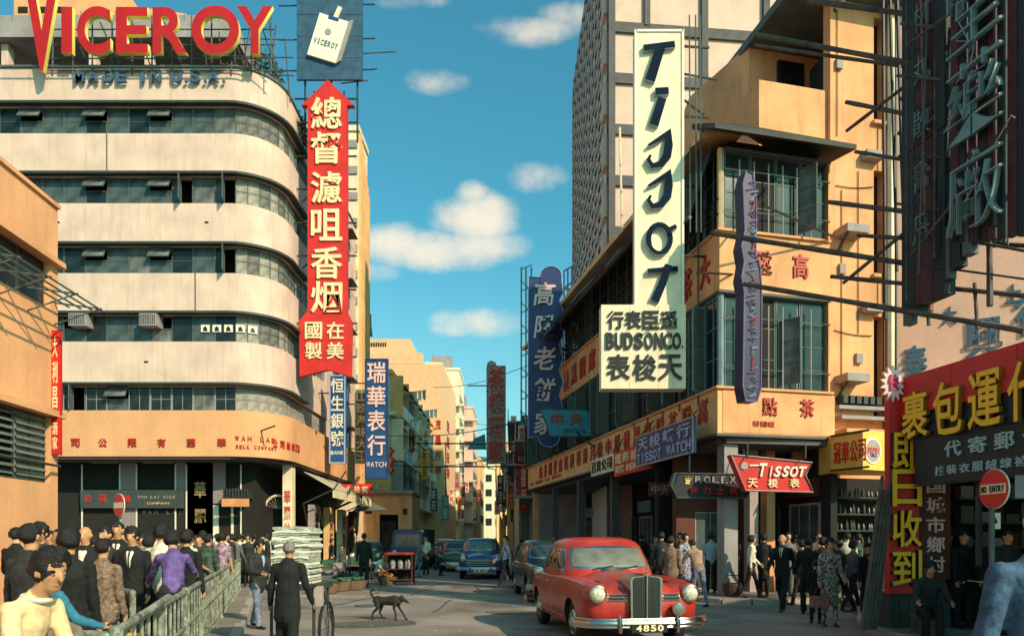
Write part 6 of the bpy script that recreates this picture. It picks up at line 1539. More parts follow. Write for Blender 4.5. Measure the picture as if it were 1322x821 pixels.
# poses
body('suit_stand', cloth='suit', armL=(6, 8, 14), armR=(2, 8, 12), hipL=3, hipR=-3)
body('suit_walk', cloth='suit', hipL=24, kneeL=6, hipR=-18, kneeR=14, armL=(-18, 8, 12), armR=(22, 8, 20))
body('suit_walk_turned', cloth='suit', hipL=-20, kneeL=12, hipR=24, kneeR=4, armL=(24, 8, 25), armR=(-20, 8, 12), yaw=25)
body('suit_back', cloth='suit', armL=(10, 14, 40), armR=(2, 6, 10), pitch=8)
body('shirt_stand', cloth='shirt', short=True, armL=(10, 10, 55), armR=(2, 8, 10))
body('shirt_walk', cloth='shirt', hipL=20, kneeL=8, hipR=-16, kneeR=16, armL=(-16, 8, 15), armR=(18, 8, 30))
body('shirt_bend', cloth='shirt', lean=22, hipL=16, kneeL=22, hipR=-10, kneeR=10, armL=(34, 10, 15), armR=(20, 12, 25), pitch=12)
body('woman_stand', cloth='coat', fem=True, armL=(8, 8, 40), armR=(6, 9, 18), hipL=4, hipR=-4, yaw=10)
body('woman_walk', cloth='shirt', fem=True, hipL=18, kneeL=6, hipR=-14, kneeR=14, armL=(16, 8, 30), armR=(-12, 8, 14))
body('woman_dress', cloth='dress', fem=True, bare_legs=True, short=True, armL=(12, 8, 50), armR=(4, 8, 12))
body('old_tunic', cloth='tunic', lean=5, armL=(4, 13, 14), armR=(6, 14, 22), hipL=8, hipR=-8, kneeR=6, pitch=6)
body('rail_lean', cloth='shirt', lean=24, armL=(44, 14, 18), armR=(52, 18, 24), hipR=-4, kneeR=0, hipL=14, kneeL=12, yaw=-28, pitch=8, fem=True)
body('reader', cloth='suit', lean=8, slean=-6, armL=(22, 10, 62), armR=(18, 12, 66), hipL=-14, kneeL=4, hipR=12, kneeR=6, yaw=10, pitch=12)
body('child_stand', cloth='shirt', child=True, armL=(6, 8, 12), armR=(30, 12, 40), hipL=3, hipR=-3)
body('squat', cloth='shirt', short=True, lean=26, hipL=104, kneeL=128, hipR=98, kneeR=126, armL=(44, 8, 18), armR=(38, 14, 30), pitch=4)
body('sit', cloth='suit', lean=20, hipL=88, kneeL=84, hipR=78, kneeR=86, armL=(24, 12, 52), armR=(34, 8, 40), pitch=10, yaw=-20)
body('boy_near', cloth='shirt', child=True, lean=24, armL=(14, 8, 20), armR=(16, 10, 24), yaw=-14, pitch=2, vox=.010)
body('coat_near', cloth='suit', armL=(4, 10, 16), armR=(4, 14, 20), vox=.012)
# ---------------------------------------------------------------- cars
def catmull(a, b, c, d, t):
    return .5 * ((2 * b) + (-a + c) * t + (2 * a - 5 * b + 4 * c - d) * t * t + (-a + 3 * b - 3 * c + d) * t ** 3)
def sedan_body(sections, belt, glass, wheels, vox=None):
    """sections: (y, w, zbot, zfender, zvalley, zcentre); returns mesh (0 paint, 1 dark) and bvh. front at y=0 facing -y"""
    st = []
    n = len(sections); sub = 5
    for i in range(n - 1):
        p = [sections[max(i - 1, 0)], sections[i], sections[i + 1], sections[min(i + 2, n - 1)]]
        for k in range(sub if i < n - 2 else sub + 1):
            t = k / sub; st.append([catmull(p[0][q], p[1][q], p[2][q], p[3][q], t) for q in range(6)])
    rows = []
    for (y, w, zb, zf, zv, zc) in st:
        half = [(0, zb), (w * .80, zb), (w * .94, zb + .03), (w * .985, zb + (zf - zb) * .30), (w, zb + (zf - zb) * .55), (w * .985, zb + (zf - zb) * .80), (w * .945, zf - .035),
                (w * .87, zf - .005), (w * .77, zf), (w * .66, (zf + zv) / 2), (w * .56, zv), (w * .36, (zv + zc * 2) / 3), (0, zc)]
        # smooth once
        pts = [half[0]]
        for a, b in zip(half, half[1:]): pts += [((a[0] + b[0]) / 2, (a[1] + b[1]) / 2), b]
        row = [(x, y, z) for x, z in pts] + [(-x, y, z) for x, z in pts[-2:0:-1]]
        rows.append(row)
    mb = MB(); k = len(rows[0])
    mb.add([p for r in rows for p in r], [(i * k + j, i * k + (j + 1) % k, (i + 1) * k + (j + 1) % k, (i + 1) * k + j) for i in range(len(rows) - 1) for j in range(k)] + [tuple(range(k)), tuple(range((len(rows) - 1) * k, len(rows) * k))])
    # cabin
    rings = []
    m_ = 40
    for (z, yf, yr, w, ex) in glass:
        ring = []
        for j in range(m_):
            a = 2 * math.pi * j / m_; c, s_ = math.cos(a), math.sin(a)
            cx_ = (abs(c) ** (2 / ex)) * (1 if c > 0 else -1); cy_ = (abs(s_) ** (2 / (ex * .8))) * (1 if s_ > 0 else -1)
            ring.append((w * cx_, (yf + yr) / 2 + (yr - yf) / 2 * cy_, z - (.0 if z < glass[-2][0] else .0)))
        rings.append(ring)
    mb.add([p for r in rings for p in r], [(i * m_ + j, i * m_ + (j + 1) % m_, (i + 1) * m_ + (j + 1) % m_, (i + 1) * m_ + j) for i in range(len(rings) - 1) for j in range(m_)] + [tuple(range(m_)), tuple(range((len(rings) - 1) * m_, len(rings) * m_))])
    me0 = mb.mesh('car_body', [m_black, m_dark])
    o = bpy.data.objects.new('tmp', me0); C.objects.link(o)
    cut = MB()
    for wy, r in wheels:
        for sx in (-1, 1): cut.lathe([(r, sx * .52), (r, sx * 1.1)], 28, c=(0, wy, .33), axis='x')
    co = bpy.data.objects.new('cut', cut.mesh('cut', m_dark)); C.objects.link(co)
    md = o.modifiers.new('b', 'BOOLEAN'); md.operation = 'DIFFERENCE'; md.object = co; md.solver = 'EXACT'; md.use_self = True
    dg = bpy.context.evaluated_depsgraph_get(); me = bpy.data.meshes.new_from_object(o.evaluated_get(dg))
    bpy.data.objects.remove(o); bpy.data.objects.remove(co)
    for p in me.polygons:
        c = p.center
        for wy, r in wheels:
            if abs(c.x) < .80 and .5 < abs(c.x) and (c.y - wy) ** 2 + (c.z - .33) ** 2 < (r + .012) ** 2 and (abs(p.normal.x) > .9 and abs(c.x) < .56 or abs(math.hypot(c.y - wy, c.z - .33) - r) < .01): p.material_index = 1
        if c.z < .3 and p.normal.z < -.5: p.material_index = 1
    me.polygons.foreach_set('use_smooth', [True] * len(me.polygons)); me.set_sharp_from_angle(angle=R(40))
    me.name = 'car_body'
    bvh = BVHTree.FromPolygons([v.co.copy() for v in me.vertices], [tuple(p.vertices) for p in me.polygons])
    return me, bvh
SALOON = [(0.0, .60, .50, .74, .74, .76), (.06, .74, .42, .86, .82, .86), (.20, .82, .36, .93, .87, .93), (.55, .855, .30, .965, .92, 1.00), (1.2, .87, .26, .985, .96, 1.06), (1.62, .87, .26, .98, .97, 1.06),
          (2.4, .88, .26, .97, .97, 1.0), (3.3, .87, .26, .97, .97, 1.0), (3.9, .84, .30, .93, .94, .98), (4.25, .78, .38, .84, .86, .90), (4.42, .66, .46, .72, .73, .76)]
CABIN = [(.90, 1.42, 3.62, .81, 4.6), (1.02, 1.48, 3.58, .79, 4.6), (1.22, 1.64, 3.44, .745, 4.4), (1.42, 1.84, 3.28, .69, 4.2), (1.50, 1.95, 3.20, .64, 3.8), (1.555, 2.12, 3.05, .53, 3.2), (1.58, 2.35, 2.8, .30, 2.6)]
_car = {}
def car(label, loc, rot, paint, group=None, kind='plain', plate='', scale=1.0, roof=None, glassm=None, wide=False):
    if 'saloon' not in _car: _car['saloon'] = sedan_body(SALOON, .95, CABIN, ((.82, .37), (3.45, .37)))
    me, bvh = _car['saloon']
    t = thing('parked_car' if kind == 'plain' else 'car', label, 'car', loc, group)
    t.rotation_euler = (0, 0, R(rot)); t.scale = (scale,) * 3
    wl0 = WLOC[t.name]; WLOC[t.name] = Vector((0, 0, 0))
    o = inst(me, 'body', t, ID, local=True)
    for i, m in enumerate((paint, m_dark)): o.material_slots[i].link = 'OBJECT'; o.material_slots[i].material = m
    gm = glassm or m_carglass
    def P(name, corners, m, off, key, parent=None, **k):
        ck = ('car', key)
        if ck not in _car:
            p = patch(bvh, corners, off=off, **k); _car[ck] = p.mesh(name, m, smooth='all', recalc=False)
        q = inst(_car[ck], name, parent or t, ID, local=True)
        if q.data.materials[0] != m: q.material_slots[0].link = 'OBJECT'; q.material_slots[0].material = m
        return q
    D = (0, 1, 0)
    ws = [(-.695, 1.075), (.695, 1.075), (.60, 1.44), (-.60, 1.44)]
    def grow(c, d): 
        cx_ = sum(p[0] for p in c) / 4; cy_ = sum(p[1] for p in c) / 4
        return [(p[0] + (d if p[0] > cx_ else -d), p[1] + (d if p[1] > cy_ else -d)) for p in c]
    w1 = P('windscreen_frame', grow(ws, .026), m_chrome, .008, 'wsf', dirv=D, origin=-3, rnd=.30, nu=20, nv=8)
    P('windscreen', ws, gm, .016, 'ws', parent=w1, dirv=D, origin=-3, rnd=.30, nu=20, nv=8)
    rw = [(-.60, 1.06), (.60, 1.06), (.50, 1.38), (-.50, 1.38)]
    w2 = P('rear_window_frame', grow(rw, .02), m_chrome, .008, 'rwf', dirv=(0, -1, 0), origin=-8, rnd=.35, nu=16, nv=8)
    P('rear_window', rw, m_carglass, .016, 'rw', parent=w2, dirv=(0, -1, 0), origin=-8, rnd=.35, nu=16, nv=8)
    if roof: P('roof', [(-.5, 2.0), (.5, 2.0), (.5, 3.2), (-.5, 3.2)], roof, .01, 'roof' + roof.name, plane='xz', dirv=D) if False else None
    for sx in (-1, 1):
        for nm, c in (('front', [(1.72, 1.035), (2.47, 1.035), (2.47, 1.40), (1.99, 1.40)]), ('rear', [(2.56, 1.035), (3.42, 1.035), (3.15, 1.39), (2.56, 1.40)])):
            f = P('side_window_frame', grow(c, .018), m_chrome, .006, nm + 'f' + str(sx), plane='yz', dirv=(-sx, 0, 0), origin=-3, rnd=.16, nu=10, nv=6)
            P('side_window', c, m_carglass, .012, nm + str(sx), parent=f, plane='yz', dirv=(-sx, 0, 0), origin=-3, rnd=.16, nu=10, nv=6)
        for y0 in (1.60, 2.515, 3.40):
            P('door_seam', [(y0 - .005, .36), (y0 + .005, .36), (y0 + .005, .96), (y0 - .005, .96)], m_black, .002, 'seam%s%s' % (y0, sx), plane='yz', dirv=(-sx, 0, 0), origin=-3, nu=1, nv=10, edge=.002)
        P('side_trim', [(1.2, .355), (3.1, .355), (3.1, .385), (1.2, .385)], m_chrome, .010, 'trim%s' % sx, plane='yz', dirv=(-sx, 0, 0), origin=-3, nu=14, nv=2)
    P('bonnet_seam', [(-.545, .93), (.545, .93), (.545, .945), (-.545, .945)], m_black, .001, 'bs', dirv=D, origin=-3, nu=12, nv=1, edge=.001) if kind == 'red' else None
    # wheels
    if 'tyre' not in _car:
        e = MB(); e.lathe([(.19, -.07), (.27, -.085), (.315, -.075), (.33, -.04), (.33, .04), (.315, .075), (.27, .085), (.19, .07)], 28, axis='x'); _car['tyre'] = e.mesh('wheel', m_rubber, smooth=True)
        e = MB(); e.lathe([(.205, .0), (.20, .03), (.17, .045), (.13, .035), (.12, .06), (.07, .082), (.001, .088)], 24, axis='x'); _car['cap'] = e.mesh('hubcap', m_chrome, smooth=True)
    for wy in (.82, 3.45):
        for sx in (-1, 1):
            w = inst(_car['tyre'], 'wheel', t, T(sx * .725, wy, .33) @ SC(sx, 1, 1), local=True)
            inst(_car['cap'], 'hubcap', w, T(.045, 0, 0), local=True)
            if not hasattr(inst, 'x'): pass
    # lamps
    def front(x, z):
        h = bvh.ray_cast(Vector((x, -3, z)), Vector(D)); return h[0].y if h[0] else .1
    if 'lamp' not in _car:
        e = MB(); e.lathe([(.112, .06), (.124, -.0), (.120, -.022), (.104, -.03), (.100, -.012), (.001, -.012)], 26, axis='y'); _car['lampring'] = e.mesh('headlight', m_chrome, smooth=True)
        e = MB(); e.lathe([(.102, -.014), (.088, -.040), (.055, -.058), (.001, -.066)], 22, axis='y'); _car['lamp'] = e.mesh('lens', m_lens, smooth=True)
    for sx in (-1, 1):
        y = front(sx * .655, .80)
        hl = inst(_car['lampring'], 'headlight', t, T(sx * .655, y - .045, .80), local=True)
        inst(_car['lamp'], 'lens', hl, ID, local=True)
    e = MB()
    for sx in (-1, 1): e.lathe([(.14, .22), (.145, .06), (.128, -.02), (.11, -.03)], 24, c=(sx * .655, front(sx * .655, .80) - .02, .80), axis='y')
    q = e.mesh('headlight_cowl', paint, smooth=True); inst(q, 'headlight_cowl', t, ID, local=True)
    # bumpers
    def bumper(y0, sgn, nm):
        pts = []
        for i in range(21):
            a = -1 + 2 * i / 20; x = a * .93; pts.append((x, y0 + sgn * -(abs(a) ** 5) * .30 * -1, .42))
        e = MB()
        for dz, r in ((.05, .022), (0, .045), (-.05, .022)): e.tube([(p[0], p[1], p[2] + dz) for p in pts], r, 8)
        for sx in (-1, 1): e.tube([(sx * .40, y0 - sgn * .045, .30), (sx * .40, y0 - sgn * .065, .42), (sx * .40, y0 - sgn * .045, .54)], [.022, .034, .018], 8)
        inst(e.mesh(nm, m_chrome, smooth=True), nm, t, ID, local=True)
    bumper(-.16, 1, 'front_bumper'); bumper(4.55, -1, 'rear_bumper')
    e = MB(); e.box((-.25, -.215, .30), (.25, -.195, .42)); pl = inst(e.mesh('number_plate', m_plate if kind == 'red' else m_cream), 'number_plate', t, ID, local=True)
    if plate: text_h(plate, T(0, -.215, 0), -.20, .20, .362, .085, .008, m_palegold if kind == 'red' else m_black, pl, fill=.8, bold=.03, name='digit')
    y0 = -.10
    if kind == 'red':
        sh = [(-.215, .36), (.215, .36), (.225, 1.00), (.20, 1.035), (.06, 1.05), (0, 1.075), (-.06, 1.05), (-.20, 1.035), (-.225, 1.00)]
        e = MB(); e.prism(sh, y0 + .012, .35); g = inst(e.mesh('radiator_grille', m_chrome, smooth=True), 'radiator_grille', t, ID, local=True)
        inn = [(x * .86, .40 + (z - .36) * .925) for x, z in sh]
        e = MB(); e.prism(inn, y0 + .004, y0 + .03); inst(e.mesh('grille_mesh', m_black), 'grille_mesh', g, ID, local=True)
        e = MB()
        for i in range(-5, 6): e.box((i * .034 - .003, y0 - .004, .42), (i * .034 + .003, y0 + .004, .97), 0)
        for i in range(9): e.box((-.18, y0 - .001, .45 + i * .06), (.18, y0 + .004, .455 + i * .06), 0)
        inst(e.mesh('grille_bars', m_darksteel), 'grille_bars', g, ID, local=True)
        e = MB(); e.box((-.009, y0 - .018, .38), (.009, y0 + .01, 1.06)); inst(e.mesh('centre_bar', m_chrome), 'centre_bar', g, ID, local=True)
        e = MB(); e.tube([(0, y0 + .04, 1.06), (0, y0 + .04, 1.10)], .012, 8)
        pts = [(math.cos(a) * .042, y0 + .04, 1.145 + math.sin(a) * .042) for a in [i * math.pi / 8 for i in range(17)]]
        e.tube(pts, .005, 6)
        for k in range(3): a = R(90 + 120 * k); e.tube([(0, y0 + .04, 1.145), (math.cos(a) * .04, y0 + .04, 1.145 + math.sin(a) * .04)], [.008, .003], 5)
        inst(e.mesh('bonnet_star', m_chrome, smooth=True), 'bonnet_star', t, ID, local=True)
        for sx in (-1, 1):
            c = [(.26, .71), (.53, .71), (.50, .80), (.26, .80)]
            if sx < 0: c = [(-x, z) for x, z in (c[1], c[0], c[3], c[2])]
            P('side_grille', c, m_black, .008, 'sg%d' % sx, dirv=D, origin=-3, nu=8, nv=3, rnd=.1)
            for z in (.715, .755, .795):
                y = [front(sx * x, z) - .018 for x in (.26, .38, .50)]
                e = MB(); e.tube([(sx * .25, y[0], z), (sx * .38, y[1], z), (sx * .51, y[2], z)], .007, 6); inst(e.mesh('grille_strip', m_chrome, smooth=True), 'grille_strip', t, ID, local=True)
        yb = front(.42, .60)
        e = MB(); e.lathe([(.02, .06), (.075, .05), (.09, 0), (.088, -.02), (.001, -.02)], 20, c=(.45, yb - .09, .60), axis='y'); e.tube([(.45, yb - .04, .60), (.45, yb, .45)], .015, 6)
        fl = inst(e.mesh('fog_lamp', m_chrome, smooth=True), 'fog_lamp', t, ID, local=True)
        e = MB(); e.lathe([(.078, -.024), (.05, -.034), (.001, -.038)], 18, c=(.45, yb - .09, .60), axis='y'); inst(e.mesh('lens', m_carglassL, smooth=True), 'lens', fl, ID, local=True)
        for x in (-.32, .10):
            e = MB(); ya = front(x, 1.085); yb2 = front(x + .34, 1.125); e.tube([(x, ya - .03, 1.075), (x + .17, front(x + .17, 1.10) - .035, 1.10), (x + .34, yb2 - .03, 1.125)], .008, 5)
            inst(e.mesh('wiper', m_black, smooth=True), 'wiper', t, ID, local=True)
    else:
        yy_ = front(0, .62)
        wd = .52 if wide else .40
        e = MB()
        for i, z in enumerate((.56, .62, .68, .74)[:4]):
            e.tube([(-wd, front(wd, z) - .03, z), (-wd * .5, front(wd * .5, z) - .035, z), (0, front(0, z) - .04, z), (wd * .5, front(wd * .5, z) - .035, z), (wd, front(wd, z) - .03, z)], .013, 6)
        P('grille_opening', [(-wd, .52), (wd, .52), (wd, .77), (-wd, .77)], m_black, .006, 'go%s' % wide, dirv=D, origin=-3, nu=10, nv=3, rnd=.2)
        inst(e.mesh('grille', m_chrome, smooth=True), 'grille', t, ID, local=True)
    if roof:
        e = MB(); m2 = 40; rr = []
        for (z, yf, yr, w, ex) in CABIN[4:]:
            for j in range(m2):
                a = 2 * math.pi * j / m2; c, s_ = math.cos(a), math.sin(a)
                rr.append(((w + .008) * (abs(c) ** (2 / ex)) * (1 if c > 0 else -1), (yf + yr) / 2 + ((yr - yf) / 2 + .008) * (abs(s_) ** (2 / (ex * .8))) * (1 if s_ > 0 else -1), z + .008))
        k = len(rr) // m2
        e.add(rr, [(i * m2 + j, i * m2 + (j + 1) % m2, (i + 1) * m2 + (j + 1) % m2, (i + 1) * m2 + j) for i in range(k - 1) for j in range(m2)] + [tuple(range(m2)), tuple(range((k - 1) * m2, k * m2))])
        inst(e.mesh('roof', roof, smooth=True), 'roof', t, ID, local=True)
    for sx in (-1, 1):
        for y in (2.36, 3.26):
            h = bvh.ray_cast(Vector((sx * 3, y, .86)), Vector((-sx, 0, 0)))
            e = MB(); p = h[0]; e.tube([p + Vector((0, -.08, 0)), p + Vector((sx * .03, -.05, 0)), p + Vector((sx * .03, .05, 0)), p + Vector((0, .08, 0))], .011, 6)
            inst(e.mesh('door_handle', m_chrome, smooth=True), 'door_handle', t, ID, local=True)
    WLOC[t.name] = wl0
    return t
# ---------------------------------------------------------------- traffic
G_CARS = 'cars standing along the street'
car('bright red saloon with upright chrome radiator grille at the front of the queue', (1.86, 9.9, 0), 8.5, m_carred, kind='red', plate='4850', glassm=m_carglassL, scale=1.03)
car('black-green saloon half hidden behind the red saloon', (1.30, 17.2, 0), 7, m_carblack, G_CARS, scale=1.0, glassm=m_carglass)
car('dark blue saloon with wide chrome grille and pale number plate in mid street', (-1.22, 27.4, 0), 2, m_carblue, G_CARS, wide=True, plate='AB 8857', scale=1.03, glassm=m_carglassL)
car('dark green saloon following just behind the blue saloon', (-2.75, 33.8, 0), 2, m_cargreen, G_CARS, scale=.98)
car('small red taxi with a cream roof far up the street', (-3.95, 40.5, 0), 3, m_carred, G_CARS, roof=m_carwhite, scale=1.0)
car('pale old saloon parked by the left kerb behind the hawkers', (-7.2, 34.5, 0), 8, m_cargreen, G_CARS, roof=m_carwhite, scale=.95)
car('dark saloon parked on the left between the hawkers and the blue truck', (-5.9, 38.0, 0), 6, m_carblack, G_CARS, scale=.95, glassm=m_carglassL)
car('far dark car nosing out beyond the red taxi', (-2.6, 52, 0), 2, m_carblack, G_CARS, scale=.98)
def truck(label, x, y):
    t = thing('delivery_truck', label, 'truck', (x, y, 0)); m = m_carblue
    b = MB(T(x, y, 0)); b.prism([(-.85, .5), (.85, .5), (.88, 1.15), (.74, 1.95), (.62, 2.05), (-.62, 2.05), (-.74, 1.95), (-.88, 1.15)], 0, 1.5); b.build('cab', m, t)
    b = MB(T(x, y, 0)); b.box((-.95, 1.55, .6), (.95, 4.2, 1.25)); b.build('cargo_bed', m, t)
    b = MB(T(x, y, 0)); b.box((-.93, 1.6, 1.252), (.93, 4.1, 2.1)); b.build('canvas_load', m_dark, t)
    b = MB(T(x, y, 0)); b.prism([(-.68, 1.2), (.68, 1.2), (.60, 1.82), (-.60, 1.82)], -.012, -.001); b.build('windscreen', m_carglassL, t)
    b = MB(T(x, y, 0)); b.box((-.012, -.02, 1.2), (.012, -.0125, 1.82)); b.build('screen_divider', m, t)
    b = MB(T(x, y, 0)); b.box((-.5, -.02, .62), (.5, -.001, .95)); g = b.build('grille_panel', m_black, t)
    for k in range(5): b = MB(T(x, y, 0)); b.box((-.48, -.035, .65 + k * .06), (.48, -.021, .67 + k * .06)); b.build('grille_slat', m_chrome, t)
    b = MB(T(x, y, 0)); b.tube([(-.9, -.12, .5), (.9, -.12, .5)], .06, 6); b.build('bumper', m_steel, t)
    for sx in (-1, 1):
        b = MB(T(x, y, 0)); b.lathe([(.10, 0), (.11, -.03), (.001, -.06)], 16, c=(sx * .68, 0, .9), axis='y'); b.build('headlight', m_lens, t)
        for wy in (.6, 3.3): b = MB(T(x, y, 0)); b.lathe([(.2, -.08), (.34, -.09), (.36, 0), (.34, .09), (.2, .08)], 18, c=(sx * .8, wy, .36), axis='x'); b.build('wheel', m_rubber, t)
        b = MB(T(x, y, 0)); b.tube([(sx * .85, .1, 1.5), (sx * 1.05, -.05, 1.5)], .015, 4); b.cbox((sx * 1.07, -.06, 1.5), (.1, .02, .2)); b.build('wing_mirror', m_black, t)
truck('blue flat-fronted delivery truck standing in front of the ochre shop', -5.35, 36.2)

# ---------------------------------------------------------------- pedestrian railing
RP = thing('pedestrian_railing', 'worn tubular railing with upright bars along the left pavement edge', 'railing', (-3.5, 7.3, PAV))
ra, rb_ = Vector((-2.50, 4.45, 0)), Vector((-7.73, 20.0, 0)); RL = (rb_ - ra).length; rd_ = (rb_ - ra) / RL
def rail_on(parent, A_, B_, z, r, name='rail'):
    n = 10; b = MB(); b.tube([A_.lerp(B_, i / n) + Vector((0, 0, z + .006 * math.sin(i * 2.1))) for i in range(n + 1)], r, 8); return b.build(name, m_rail, parent, smooth=True)
rail_on(RP, ra, rb_, 1.01, .032); rail_on(RP, ra, rb_, .62, .022); rail_on(RP, ra, rb_, .24, .022)
n = int(RL / .30)
for i in range(n + 1):
    p = ra + rd_ * (i * RL / n); post = i % 6 == 0
    b = MB(); b.tube([(p.x, p.y, PAV), (p.x, p.y, 1.0)], .032 if post else .014, 8 if post else 5); b.build('post' if post else 'bar', m_rail, RP)
    if post: b = MB(); b.lathe([(.05, PAV + .001), (.05, PAV + .03), (.034, PAV + .05)], 10, c=(p.x, p.y, 0)); b.build('post_foot', m_rail, RP)
    if post: b = MB(); b.lathe([(.02, -.045), (.043, -.03), (.045, .0), (.043, .03), (.02, .045)], 10, c=(p.x, p.y, 1.01)); b.build('clamp', m_rail, RP)
RQ = thing('railing_return', 'bent tubular railing return enclosing the kerb end among the crowd', 'railing', (-5.8, 9.58, PAV))
P0, P1, P2, P3 = Vector((-5.8, 9.58, 0)), Vector((-5.25, 10.6, 0)), Vector((-3.95, 8.75, 0)), Vector((-4.25, 7.9, 0))
up_ = Vector((0, 0, 1.0))
b = MB(); b.tube([P0 + up_, P0.lerp(P1, .5) + up_ * 1.005, P1 + up_, P1 + Vector((.25, -.25, .98)), P1 + Vector((.5, -.6, .88)), P1 + Vector((.62, -.8, .7)), P1 + Vector((.66, -.86, .13))], .030, 8); b.build('top_rail', m_rail, RQ, smooth=True)
b = MB(); b.tube([P0 + up_, P0.lerp(P3, .5) + up_ * .99, P3 + up_], .032, 8); b.build('top_rail', m_rail, RQ, smooth=True)
for p in (P0, P1, P3): b = MB(); b.tube([p + Vector((0, 0, PAV)), p + up_], .034, 8); b.build('post', m_rail, RQ, smooth=True)
b = MB(); b.tube([P0 + up_ * .45, P3 + up_ * .5], .022, 6); b.build('mid_rail', m_rail, RQ)
b = MB(); b.tube([P0 + up_ * .45, P1 + up_ * .45], .022, 6); b.build('mid_rail', m_rail, RQ)
RR_ = thing('railing_near_end', 'near end loop of tubular railing cut by the bottom edge', 'railing', (-2.6, 4.4, PAV))
b = MB(); b.tube([ra + Vector((0, 0, .98)), ra + Vector((-.12, -.05, 1.0)), ra + Vector((-.32, .0, .99)), ra + Vector((-.42, .05, .9)), ra + Vector((-.44, .06, .13))], .030, 8); b.build('loop_tube', m_rail, RR_, smooth=True)
b = MB(); b.tube([ra + Vector((.02, 0, 1.03)), ra + Vector((-.25, .9, 1.06)), ra + Vector((-.45, 1.6, 1.10))], .028, 8); b.build('loose_tube', m_rail, RR_, smooth=True)
t = thing('yellow_crate', 'yellow wooden crate seen through the railing bars', 'crate', (-3.3, 5.8, PAV))
for k in range(5): b = MB(T(-3.3, 5.8, 0)); b.box((-.16, -.18, .35 + k * .09), (.16, -.16, .43 + k * .09)); b.build('slat', m_yellow, t)
b = MB(T(-3.3, 5.8, 0)); b.box((-.17, -.158, .3), (.17, .2, .8)); b.build('box', m_yellow, t)
b = MB(T(-3.3, 5.8, 0)); b.box((-.15, -.14, PAV), (-.1, .18, .3)); b.box((.1, -.14, PAV), (.15, .18, .3)); b.build('legs', m_dark, t)

# ---------------------------------------------------------------- hawkers
m_paper = mat('wrapped_paper', (.42, .44, .37), .6, var=.25, scale=14, bump=.6, bscale=40, fine=.3, streak=.5, streak_col=(.25, .42, .36))
m_crate = mat('crate_wood', (.16, .10, .06), .8, var=.3)
hc_ = Vector((-2.76, 9.6, 0))
t = thing('hawker_cart', 'two wheeled hawker cart with a dark tray beside the man in black', 'cart', tuple(hc_))
b = MB(T(*hc_)); b.box((-.48, -.35, .92), (.20, .5, 1.0)); b.build('tray', m_darksteel, t)
for x in (-.42, .14):
    for y in (-.28, .42): b = MB(T(*hc_)); b.tube([(x, y, .02), (x, y, .92)], .022, 6); b.build('leg', m_darksteel, t)
for x in (.20,):
    pts = [(x + .02, math.cos(a) * .36 + .05, .38 + math.sin(a) * .36) for a in [2 * math.pi * i / 24 for i in range(25)]]
    b = MB(T(*hc_)); b.tube(pts, .022, 6); w = b.build('wheel', m_rubber, t)
    for k in range(8): a = math.pi * k / 8; b = MB(T(*hc_)); b.tube([(x + .02, .05 + math.cos(a) * .35, .38 + math.sin(a) * .35), (x + .02, .05 - math.cos(a) * .35, .38 - math.sin(a) * .35)], .005, 4); b.build('spoke', m_chrome, w)
b = MB(T(*hc_)); b.tube([(.22, .4, .4), (.2, -.1, .95), (.2, -.62, 1.02)], .018, 6); b.build('handle', m_darksteel, t)
b = MB(T(*hc_)); b.box((.17, -.4, .72), (.28, -.32, .98)); b.build('hanging_bag', m_tile, t)
t = thing('wrapped_paper_stack', 'tall block of pale wrapped papers piled on the hawker cart', 'stack', (hc_.x, hc_.y, 1.0))
rd = random.Random(9); z = 1.003; k = 0
while z < 1.76:
    h = .022 + rd.random() * .016; dx_, dy_ = rd.random() * .05 - .025, rd.random() * .04 - .02; w = .47 + rd.random() * .05
    b = MB(T(*hc_)); n = 7; vs = []
    for i in range(n):
        for j in (0, 1):
            for q in (0, 1): vs.append((-.17 + dx_ + (i / (n - 1) - .5) * w, dy_ + .05 + (j - .5) * .56, z + q * (h - .002) + .008 * math.sin(i * 1.7 + k) - .012 * abs(i / (n - 1) - .5) * 2))
    b.add(vs, [(4 * i + p, 4 * i + r, 4 * i + 4 + r, 4 * i + 4 + p) for i in range(n - 1) for p, r in ((0, 1), (1, 3), (3, 2), (2, 0))] + [(0, 1, 3, 2), (4 * n - 4, 4 * n - 3, 4 * n - 1, 4 * n - 2)])
    b.build('paper_bundle', m_paper if k % 3 else m_white, t)
    z += h; k += 1
def basket(label, x, y, r, m, goods, gm, group=None):
    t = thing('basket', label, 'basket', (x, y, 0), group); b = MB(); b.lathe([(r * .75, .02), (r * .95, .22), (r, .30), (r * .96, .30), (r * .7, .1)], 14, c=(x, y, 0)); b.build('wicker', m, t, smooth=True)
    rd = random.Random(int(x * 100)); e = MB()
    for k in range(26): a = rd.random() * 6.28; q = rd.random() * r * .8; e.lathe([(.01, -.05), (.05, -.02), (.055, .02), (.01, .05)], 6, c=(x + math.cos(a) * q, y + math.sin(a) * q, .30 + rd.random() * .08))
    o = e.build(goods, gm, t); o['kind'] = 'stuff'
m_green = mat('leafy_green', (.05, .13, .06), .7, var=.5); m_orangef = mat('orange_fruit', (.6, .22, .03), .5)
for k, (px, Y, r, gd, gm, lab) in enumerate(((420, 20.5, .45, 'greens', m_green, 'wide basket of dark greens nearest the paper stack'), (437, 21.5, .42, 'greens', m_green, 'wicker basket of greens left of the standing man in black'), (455, 22.0, .5, 'greens', m_green, 'broad basket of greens beside the standing man in black'), (500, 24.2, .35, 'fruit', m_orangef, 'small basket of orange fruit by the squatting hawker'), (446, 24.5, .45, 'greens', m_green, 'basket of greens behind the front row of baskets'))):
    basket(lab, xat(px, Y), Y, r, m_crate, gd, gm)
